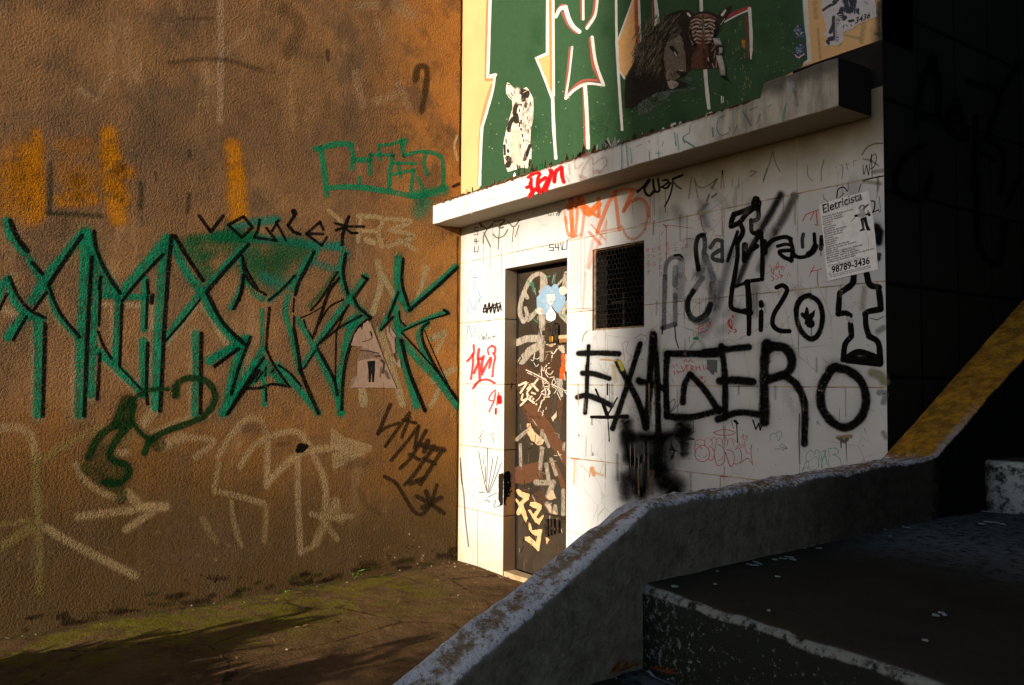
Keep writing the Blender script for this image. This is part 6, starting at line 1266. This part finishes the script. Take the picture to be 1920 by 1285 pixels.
P.line([(1310,90),(1330,140)], 12, (0.45,0.44,0.45), soft=.5)
o = P.build('torn_poster', M['pM']); tag(o, 'torn white poster with blue-black blots and the number 3436 on the peach paint', 'poster')
for (x, y, rx, ry, lb) in ((605, 310, 56, 76, 'upper round blue and white sticker on the green paint'), (616, 487, 52, 80, 'lower round blue and white sticker with a pink lower rim on the green paint')):
    P = Paint('M', 0.0015).crop(1380, 0, 5.14)
    P.fill([(x+rx*math.cos(a*math.pi/12), y+ry*math.sin(a*math.pi/12)) for a in range(24)], (0.035,0.05,0.09), 1, 0, rag=.3)
    for k in range(34):
        a, r = random.uniform(0, 6.28), random.uniform(0.1, 0.85); px, py = x+rx*r*math.cos(a), y+ry*r*math.sin(a)
        P.line([(px,py),(px+random.uniform(-14,14),py+random.uniform(-10,18))], random.uniform(4,10), random.choice([(0.35,0.45,0.60),(0.55,0.58,0.65),(0.12,0.2,0.36),(0.2,0.33,0.35)]), soft=.4, op=.9)
    if ry == 80: P.line([(570,530),(600,555),(655,525)], 12, (0.62,0.38,0.45), soft=.3)
    tag(P.build('round_sticker', M['pM']), lb, 'sticker')
# electrician's poster on the tiles
P = Paint('F', 0.003).crop(1520, 350, 7.138)
P.fill([(115,240),(450,140),(775,55),(790,150),(840,440),(905,1110),(560,1185),(235,1262),(200,1050),(160,600)], (0.88,0.88,0.90), 1, 0, rag=.12)
TX = (0.010, 0.010, 0.014)
P.text('Eletricista', (160,362), (135,-48), (-20,-165), TX, bold=.022)
body = ['Eletricista Geral Residencial Predial,', 'Comercial e Industrial', 'Servi\u00e7os de Instala\u00e7\u00f5es', 'Lumin\u00e1rias', 'Tomadas', 'Interruptores', 'Disjuntores', 'Quadros de distribui\u00e7\u00e3o', 'Ventiladores de teto', 'Sensores de trocas', 'Tomadas', 'Interruptores', 'Disjuntores', 'Chuveiros', 'Quadros de distribui\u00e7\u00e3o', 'Fia\u00e7\u00e3o do circuito do chuveiro', 'Fia\u00e7\u00e3o geral', 'El\u00e9trica geral: instala\u00e7\u00f5es, Reformas,', 'Constru\u00e7\u00f5es e Manuten\u00e7\u00f5es.', 'Manuten\u00e7\u00e3o el\u00e9trica a domic\u00edlio.', 'Seu problema na parte el\u00e9trica se resolve com', 'profissional eletricista Nildo']
for k, tx in enumerate(body):
    sc = min(1.0, 0.86+0.008*k)
    P.text(tx, (158+3.0*k, 420+29.0*k), (33.5*sc,-8.6*sc), (-3,-36), TX, bold=.02)
P.text('Precisou, Ligue:', (372,1052), (52,-14), (-6,-62), (0.20,0.20,0.23))
P.text('WhatsApp', (275,1062), (20,-5), (-2,-26), TX, bold=.02)
P.text('98789-3436', (282,1160), (106,-27), (-10,-128), TX, bold=.03)
P.text('Fa\u00e7o servi\u00e7os com qualidade garantida, profissional capacitado', (252,1198), (21.5,-5.2), (-2,-27), TX, bold=.012)
P.text('com mais de dez anos de experi\u00eancia em el\u00e9trica predial', (255,1222), (24.0,-5.9), (-2,-27), TX, bold=.012)
P.line([(250,1045),(238,1070),(258,1085),(268,1060),(250,1045)], 5, (0.25,0.25,0.27), soft=.3)
P.line([(240,1165),(268,1160)], 8, (0.2,0.2,0.2), soft=.5)
# the printed workman
DKI = (0.012,0.012,0.016); MDI = (0.16,0.16,0.17)
P.fill([(690,290),(775,225),(780,250),(715,310)], MDI, 1, 0); P.line([(650,290),(680,255),(715,260)], 24, MDI, soft=.3); P.line([(690,250),(680,245)], 10, (0.5,0.5,0.5), soft=.3)
P.line([(672,318),(700,322)], 42, (0.50,0.50,0.51), soft=.2); P.line([(665,335),(672,345),(690,342)], 6, DKI, soft=.3); P.line([(685,302),(690,306)], 7, DKI, soft=.3); P.line([(715,290),(712,330)], 8, DKI, soft=.4)
P.fill([(645,355),(725,340),(755,380),(740,415),(670,430),(650,400)], (0.50,0.50,0.51), 1, 0); P.line([(650,355),(690,390),(725,345)], 5, MDI, soft=.3); P.line([(700,380),(705,415)], 4, MDI, soft=.3)
P.line([(600,392),(640,388)], 36, DKI, soft=.3); P.line([(650,370),(640,395)], 22, (0.4,0.4,0.4), soft=.4); P.line([(600,405),(545,468)], 7, DKI, soft=.2); P.line([(770,365),(785,380)], 40, DKI, soft=.3); P.line([(740,375),(770,370)], 18, DKI, soft=.3); P.line([(765,325),(785,345)], 22, (0.42,0.42,0.43), soft=.4)
P.fill([(665,430),(745,405),(755,440),(670,470)], DKI, 1, 0); P.fill([(672,465),(715,460),(718,560),(735,585),(655,605),(660,580),(690,560)], (0.035,0.035,0.04), 1, 0); P.fill([(712,455),(752,440),(770,520),(800,575),(800,590),(750,590),(735,540)], DKI, 1, 0)
P.line([(700,480),(705,550)], 9, MDI, soft=.5); P.line([(670,592),(730,580)], 6, MDI, soft=.4)
P.line([(772,650),(778,860)], 2.5, (0.25,0.25,0.26), soft=.5); P.line([(420,460),(450,510)], 4, (0.42,0.42,0.43), soft=.5)
o = P.build('electrician_poster', M['pF']); tag(o, 'white Eletricista poster with a printed workman and a phone number on the tiled wall', 'poster')
# ------------------------------------------------------------------ broken glass set in the ledge
def glass(name, c, r=0.12):
    t = NT(name); t.b.inputs['Transmission Weight'].default_value = 0.35
    return t.fin(t.mix(t.noise(40, 3), c, tuple(v*0.4 for v in c)), r, None, spec=0.6)
GL = {'brown': glass('brown_bottle_glass', (0.060, 0.022, 0.010)), 'dark': glass('dark_bottle_glass', (0.012, 0.010, 0.008)), 'green': glass('green_bottle_glass', (0.02, 0.20, 0.035)), 'clear': glass('clear_bottle_glass', (0.35, 0.38, 0.36))}
LAB = {'brown': 'brown broken bottle glass shard set upright in the ledge', 'dark': 'near-black broken bottle glass shard set upright in the ledge', 'green': 'bright green broken bottle glass shard set upright in the ledge', 'clear': 'clear broken bottle glass shard set upright in the ledge'}
def shard(px, hpx, wpx, col, lean=0):
    y = SLABY + 0.030 + random.uniform(-0.012, 0.02)
    base = on(px, 300, 1, y); sc = (base-CAM).dot(FWD)/FPX
    h, wd = hpx*sc*1.2, wpx*sc*1.35
    n = random.choice([3, 4, 5]); pts = [(-wd/2, 0), (wd/2, 0)]
    top = sorted([random.uniform(-wd*0.5, wd*0.5) for _ in range(n-1)], reverse=True)
    for k, x in enumerate(top): pts.append((x+lean*h*0.3, h*random.uniform(0.45, 1.0)))
    pts[2+random.randrange(len(top))] = (pts[2][0]*0.6+lean*h*0.4, h)
    ang = random.uniform(-0.5, 0.5); bm = bmesh.new(); th = 0.004
    def v(x, z, o): return bm.verts.new((x*math.cos(ang)-o*math.sin(ang), x*math.sin(ang)+o*math.cos(ang)+0.5*x*x/max(wd, 0.01)*0.6, z))
    f = [v(x, z, -th/2) for x, z in pts]; b = [v(x, z, th/2) for x, z in pts]
    bm.faces.new(f); bm.faces.new(b[::-1])
    for k in range(len(pts)): bm.faces.new((f[k], f[(k+1) % len(pts)], b[(k+1) % len(pts)], b[k]))
    o = from_bm('glass_shard', bm, GL[col]); o.location = (base.x, y, 2.612)
    tag(o, LAB[col], 'glass shard', 'glass shards along the ledge: ' + col)
for px, h, wd, c in ((876,14,8,'green'),(886,13,12,'green'),(948,13,7,'green'),(1013,17,9,'green'),
    (927,14,8,'brown'),(935,11,10,'brown'),(962,16,12,'brown'),(972,18,10,'brown'),(983,22,13,'brown'),(995,20,14,'brown'),(1004,16,12,'brown'),(1023,20,10,'brown'),(1032,14,12,'brown'),(1062,18,18,'brown'),(1092,26,13,'brown'),(1102,16,10,'brown'),(1113,17,16,'brown'),
    (1075,12,10,'dark'),(1086,15,9,'dark'),(1128,14,10,'dark'),(1139,26,18,'dark'),(1150,22,12,'dark'),(1162,16,14,'dark'),(1176,14,12,'dark'),(1190,13,10,'dark'),(1204,16,10,'dark'),(1222,14,12,'dark'),(1240,13,14,'dark'),(1262,12,14,'dark'),(1284,11,12,'dark'),(1306,10,12,'dark'),(1330,10,14,'dark'),(1356,10,12,'dark'),(1382,9,12,'dark'),(1404,9,10,'dark'),
    (1119,18,4,'clear'),(1133,14,5,'clear'),(1212,13,4,'clear'),(1272,12,9,'clear'),(1384,8,6,'clear')):
    shard(px, h, wd, c)
# tiny mossy leaves on the ledge belong to small weeds
M['leaf'] = simple('weed_leaf', (0.05, 0.16, 0.015), (0.12, 0.26, 0.03), 60, 0.6, 0.1, 0.001, 200)
M['stem'] = simple('weed_stem', (0.06, 0.10, 0.02), (0.10, 0.12, 0.03), 60, 0.7, 0)
def leafmesh(bm, base, d, L, W):
    d = d.normalized(); side = d.cross(Vector((0, 0, 1)));
    if side.length < 0.01: side = Vector((1, 0, 0))
    side.normalize(); up = side.cross(d)
    prof = [(0, 0.12), (0.25, 0.8), (0.5, 1.0), (0.78, 0.66), (1.0, 0.05)]
    rows = [(bm.verts.new(base+d*L*t+side*W*k*0.5+up*L*0.10*math.sin(t*3)), bm.verts.new(base+d*L*t+up*(L*0.10*math.sin(t*3)-W*0.12)), bm.verts.new(base+d*L*t-side*W*k*0.5+up*L*0.10*math.sin(t*3))) for t, k in prof]
    for a, b in zip(rows, rows[1:]):
        bm.faces.new((a[0], a[1], b[1], b[0])); bm.faces.new((a[1], a[2], b[2], b[1]))
def weed(px, py, h, nl, label):
    p = on(px, py, 2, -0.03); p.x = max(p.x, 0.012); p.z = gz(p.y)-0.004
    r = empty('weed', p); tag(r, label, 'weed', 'weeds at the foot of the stucco wall')
    b1, b2 = bmesh.new(), bmesh.new()
    for k in range(nl):
        a = random.uniform(-1.2, 1.6); d = Vector((math.cos(a)*0.5+0.2, math.sin(a)*0.7, random.uniform(0.6, 1.2))); tip = d.normalized()*h*random.uniform(0.5, 1)
        tube(b1, [(0,0,0), tip*0.5+Vector((0,0,h*0.08)), tip], [h*0.03, h*0.025, h*0.015], 5)
        leafmesh(b2, tip, Vector((d.x, d.y, 0.25)), h*0.55, h*0.42); leafmesh(b2, tip*0.8, Vector((-d.x+0.6, d.y*0.4-0.3, 0.35)), h*0.45, h*0.34)
    for o in (from_bm('stem', b1, M['stem']), from_bm('leaves', b2, M['leaf'])): o.parent = r
weed(664, 1087, 0.075, 3, 'small bright green sprout against the stucco wall near the corner')
weed(531, 1112, 0.035, 3, 'tiny green seedling left of the bright sprout')
weed(580, 1101, 0.035, 3, 'tiny green seedlings between the bright sprout and its neighbour on the left')
weed(455, 1128, 0.03, 2, 'tiny leftmost seedling in the moss at the foot of the wall')
# pebbles and crumbs on the ground
M['stone'] = simple('pale_pebble', (0.20, 0.14, 0.09), (0.33, 0.25, 0.17), 50, 0.9, 0.4, 0.002, 200)
proto = None
for k in range(34):
    if k < 20: p = Vector((abs(random.gauss(0.03, 0.04))+0.015, random.uniform(-2.9, -0.05), 0))
    elif k < 30: p = Vector((random.uniform(0.05, 0.7), -abs(random.gauss(0.03, 0.05))-0.012, 0))
    else: p = Vector((random.uniform(0.1, 1.6), random.uniform(-2.0, -0.2), 0))
    p.z = gz(p.y)+0.000
    if proto is None:
        bm = bmesh.new(); bmesh.ops.create_icosphere(bm, subdivisions=2, radius=0.01)
        for v in bm.verts: v.co *= 1+0.35*noise.noise(v.co*120)
        proto = from_bm('pebble', bm, M['stone'], smooth=True); o = proto
    else:
        o = proto.copy(); COL.objects.link(o)
    s_ = random.uniform(0.25, 0.8); o.scale = (s_*random.uniform(0.8, 1.6), s_, s_*0.7); o.rotation_euler = (0, 0, random.uniform(0, 6)); o.location = p
    tag(o, 'small pale crumb of render lying on the mossy ground', 'pebble', 'crumbs scattered on the ground')
# dry leaves blown onto the ground
M['litter'] = simple('dry_leaf', (0.10, 0.05, 0.02), (0.24, 0.14, 0.06), 60, 0.85, 0)
for k in range(24):
    p = Vector((random.choice([random.uniform(0.04, 0.4), random.uniform(0.2, 1.4)]), random.uniform(-2.2, -0.15), 0)); p.z = gz(p.y)+0.004
    bm = bmesh.new(); leafmesh(bm, Vector((0,0,0)), Vector((1, random.uniform(-.3,.3), 0.15)), random.uniform(0.025, 0.05), random.uniform(0.012, 0.022))
    o = from_bm('dry_leaf', bm, M['litter']); o.location = p; o.rotation_euler = (random.uniform(-.3,.3), random.uniform(-.2,.2), random.uniform(0, 6.28))
    tag(o, 'small curled dry leaf lying on the brown ground', 'leaf', 'dry leaves on the ground')
# flakes of paint on the stairs
M['flake'] = simple('pale_paint_flake', (0.12, 0.16, 0.15), (0.24, 0.26, 0.25), 60, 0.8, 0.3, 0.001, 200)
def flake(px, py, z, L, W, rot):
    p = on(px, py, 2, z+0.003); bm = bmesh.new(); n = 9
    ring = [(L*math.cos(a*6.283/n)*random.uniform(.55, 1), W*math.sin(a*6.283/n)*random.uniform(.55, 1)) for a in range(n)]
    f = [bm.verts.new((x, y, 0.002+0.002*random.random())) for x, y in ring]; g = [bm.verts.new((x, y, 0)) for x, y in ring]
    bm.faces.new(f); bm.faces.new(g[::-1])
    for k in range(n): bm.faces.new((f[k], f[(k+1) % n], g[(k+1) % n], g[k]))
    o = from_bm('paint_flake', bm, M['flake']); o.location = p; o.rotation_euler = (0, 0, rot)
    tag(o, 'pale flake of paint lying on the dark stair landing', 'paint flake', 'paint flakes on the landing')
for px, py, L, W in ((1266,1101,.012,.010),(1410,1060,.020,.006),(1418,1055,.016,.005),(1424,1058,.010,.005),(1452,1050,.012,.005),(1468,1048,.020,.005),(1482,1046,.018,.004),(1486,1050,.020,.005),(1536,1029,.012,.004),(1502,1027,.026,.004),(1517,1023,.022,.004),(1458,1082,.008,.004),(1345,1072,.006,.005),(1341,1096,.006,.005),(1442,1146,.006,.004),(1755,1155,.010,.008),(1765,1150,.008,.006),(1771,1154,.008,.006),(1735,1202,.008,.004),(1655,993,.02,.004),(1690,986,.016,.004),(1668,1006,.006,.004),(1700,990,.014,.004),(1840,983,.014,.006),(1860,980,.03,.007),(1880,984,.02,.006),(1850,960,.03,.010),(1870,961,.022,.009),(1895,964,.02,.006)):
    flake(px, py, 0.805, L, W, random.uniform(-.4, .4)+0.1)
# dry branches and a splash of paint in the corner of the step
M['dry'] = simple('dry_rust_brown_needles', (0.10, 0.030, 0.008), (0.22, 0.075, 0.018), 50, 0.8, 0)
def branch(pts, label, spread):
    r = empty('dry_branch', on(*pts[0], 2, 0.61)); tag(r, label, 'dry branch', 'dry branches in the corner of the step')
    P = [on(x, y, 2, 0.612+0.012*math.sin(k*1.3)) - r.location for k, (x, y) in enumerate(pts)]
    bm = bmesh.new(); tube(bm, P, [0.0025]*len(P), 6)
    from_bm('twig', bm, M['dry']).parent = r
    bm = bmesh.new()
    for a, b in zip(P, P[1:]):
        for k in range(15):
            q = a.lerp(b, k/15); d = (b-a).normalized(); s = Vector((-d.y, d.x, 0))*random.choice((-1, 1))
            L = random.uniform(0.6, 1.2)*spread; e = q + (d*0.75+s*random.uniform(.5, .9)+Vector((0, 0, random.uniform(0.1, .7)))).normalized()*L
            tube(bm, [q, q.lerp(e, .55)+Vector((0, 0, L*0.06)), e], [0.0011, 0.0011, 0.0004], 4)
    from_bm('needles', bm, M['dry']).parent = r
branch([(1140,1263),(1160,1257),(1180,1251),(1200,1244)], 'rust-brown dry branch against the parapet at the foot of the riser', 0.040)
branch([(1220,1252),(1243,1258),(1268,1264),(1288,1268)], 'rust-brown dry branch lying below the speckled riser', 0.040)
P = Paint('F')
SURF['T'] = (2, 0.602, 1)
P = Paint('T', 0.002).crop(1120, 1180, 9.6)
P.fill([(880,755),(930,745),(970,765),(985,800),(1010,830),(1070,870),(1040,872),(980,850),(940,800)], (0.42,0.42,0.50), 1, 0, rag=.4)
P.line([(1060,872),(1180,925),(1380,1000),(1500,1040)], 12, (0.30,0.30,0.30), soft=.3); P.dot((1275,900), 40, (0.30,0.36,0.36)); P.dot((515,833), 26, (0.28,0.33,0.33)); P.dot((340,875), 34, (0.26,0.33,0.33)); P.dot((1110,858), 26, (0.2,0.25,0.25)); P.dot((1410,855), 26, (0.2,0.25,0.24)); P.line([(1490,885),(1560,910)], 16, (0.2,0.24,0.22)); P.dot((650,910), 16, (.2,.22,.2)); P.dot((475,960), 20, (.22,.26,.24)); P.dot((1700,868), 26, (.22,.28,.26))
STEP1 = [o for o in ST.children if o.name.startswith('step')][0]
P.build('paint_splash', M['pF'], STEP1, 'pale splash and drip of paint on the lower step')

# ------------------------------------------------------------------ shrubs left of the picture whose shadows reach into it
M['sleaf'] = simple('shrub_leaf', (0.03, 0.07, 0.012), (0.06, 0.12, 0.02), 20, 0.6, 0)
M['bark'] = simple('shrub_bark', (0.08, 0.055, 0.035), (0.14, 0.10, 0.065), 20, 0.9, 0.3)
def shrub(x, y, h, rad, n, label):
    r = empty('shrub', (x, y, gz(y)-0.02)); tag(r, label, 'shrub', 'shrubs beside the stucco wall')
    b1, b2 = bmesh.new(), bmesh.new()
    for k in range(n):
        a = random.uniform(0, 6.283); rr = rad*math.sqrt(random.random()); hh = h*random.uniform(0.55, 1.0)*(1-0.35*(rr/rad)**2)
        tip = Vector((math.cos(a)*rr, math.sin(a)*rr, hh)); mid = tip*0.5+Vector((0, 0, hh*0.1))
        pts = [Vector((math.cos(a)*rr*.15, math.sin(a)*rr*.15, 0)), mid, tip]; tube(b1, pts, [0.008, 0.006, 0.002], 5)
        for j in range(26):
            t = random.uniform(0.12, 1.0); q = pts[0].lerp(mid, t*2) if t < .5 else mid.lerp(tip, t*2-1)
            d = Vector((random.uniform(-1, 1), random.uniform(-1, 1), random.uniform(-0.1, 0.9)))
            leafmesh(b2, q, d, random.uniform(0.10, 0.17), random.uniform(0.045, 0.075))
    for o in (from_bm('stem', b1, M['bark']), from_bm('foliage', b2, M['sleaf'])): o.parent = r
shrub(0.95, -5.1, 1.20, 0.32, 54, 'tall narrow shrub nearest the stucco wall')
shrub(1.35, -5.0, 1.02, 0.38, 64, 'rounded shrub second from the stucco wall')
shrub(1.80, -5.1, 1.28, 0.26, 46, 'tallest narrow shrub second from the stairs')
shrub(2.28, -4.9, 1.00, 0.42, 64, 'broad leafy shrub nearest the stairs')
shrub(0.80, -4.30, 0.52, 0.36, 56, 'low spreading shrub in front of the row, nearest the wall')
shrub(1.30, -4.20, 0.62, 0.42, 64, 'low spreading shrub in front of the row, in its middle')
shrub(1.95, -4.15, 0.66, 0.46, 70, 'low spreading shrub in front of the row, nearest the stairs')
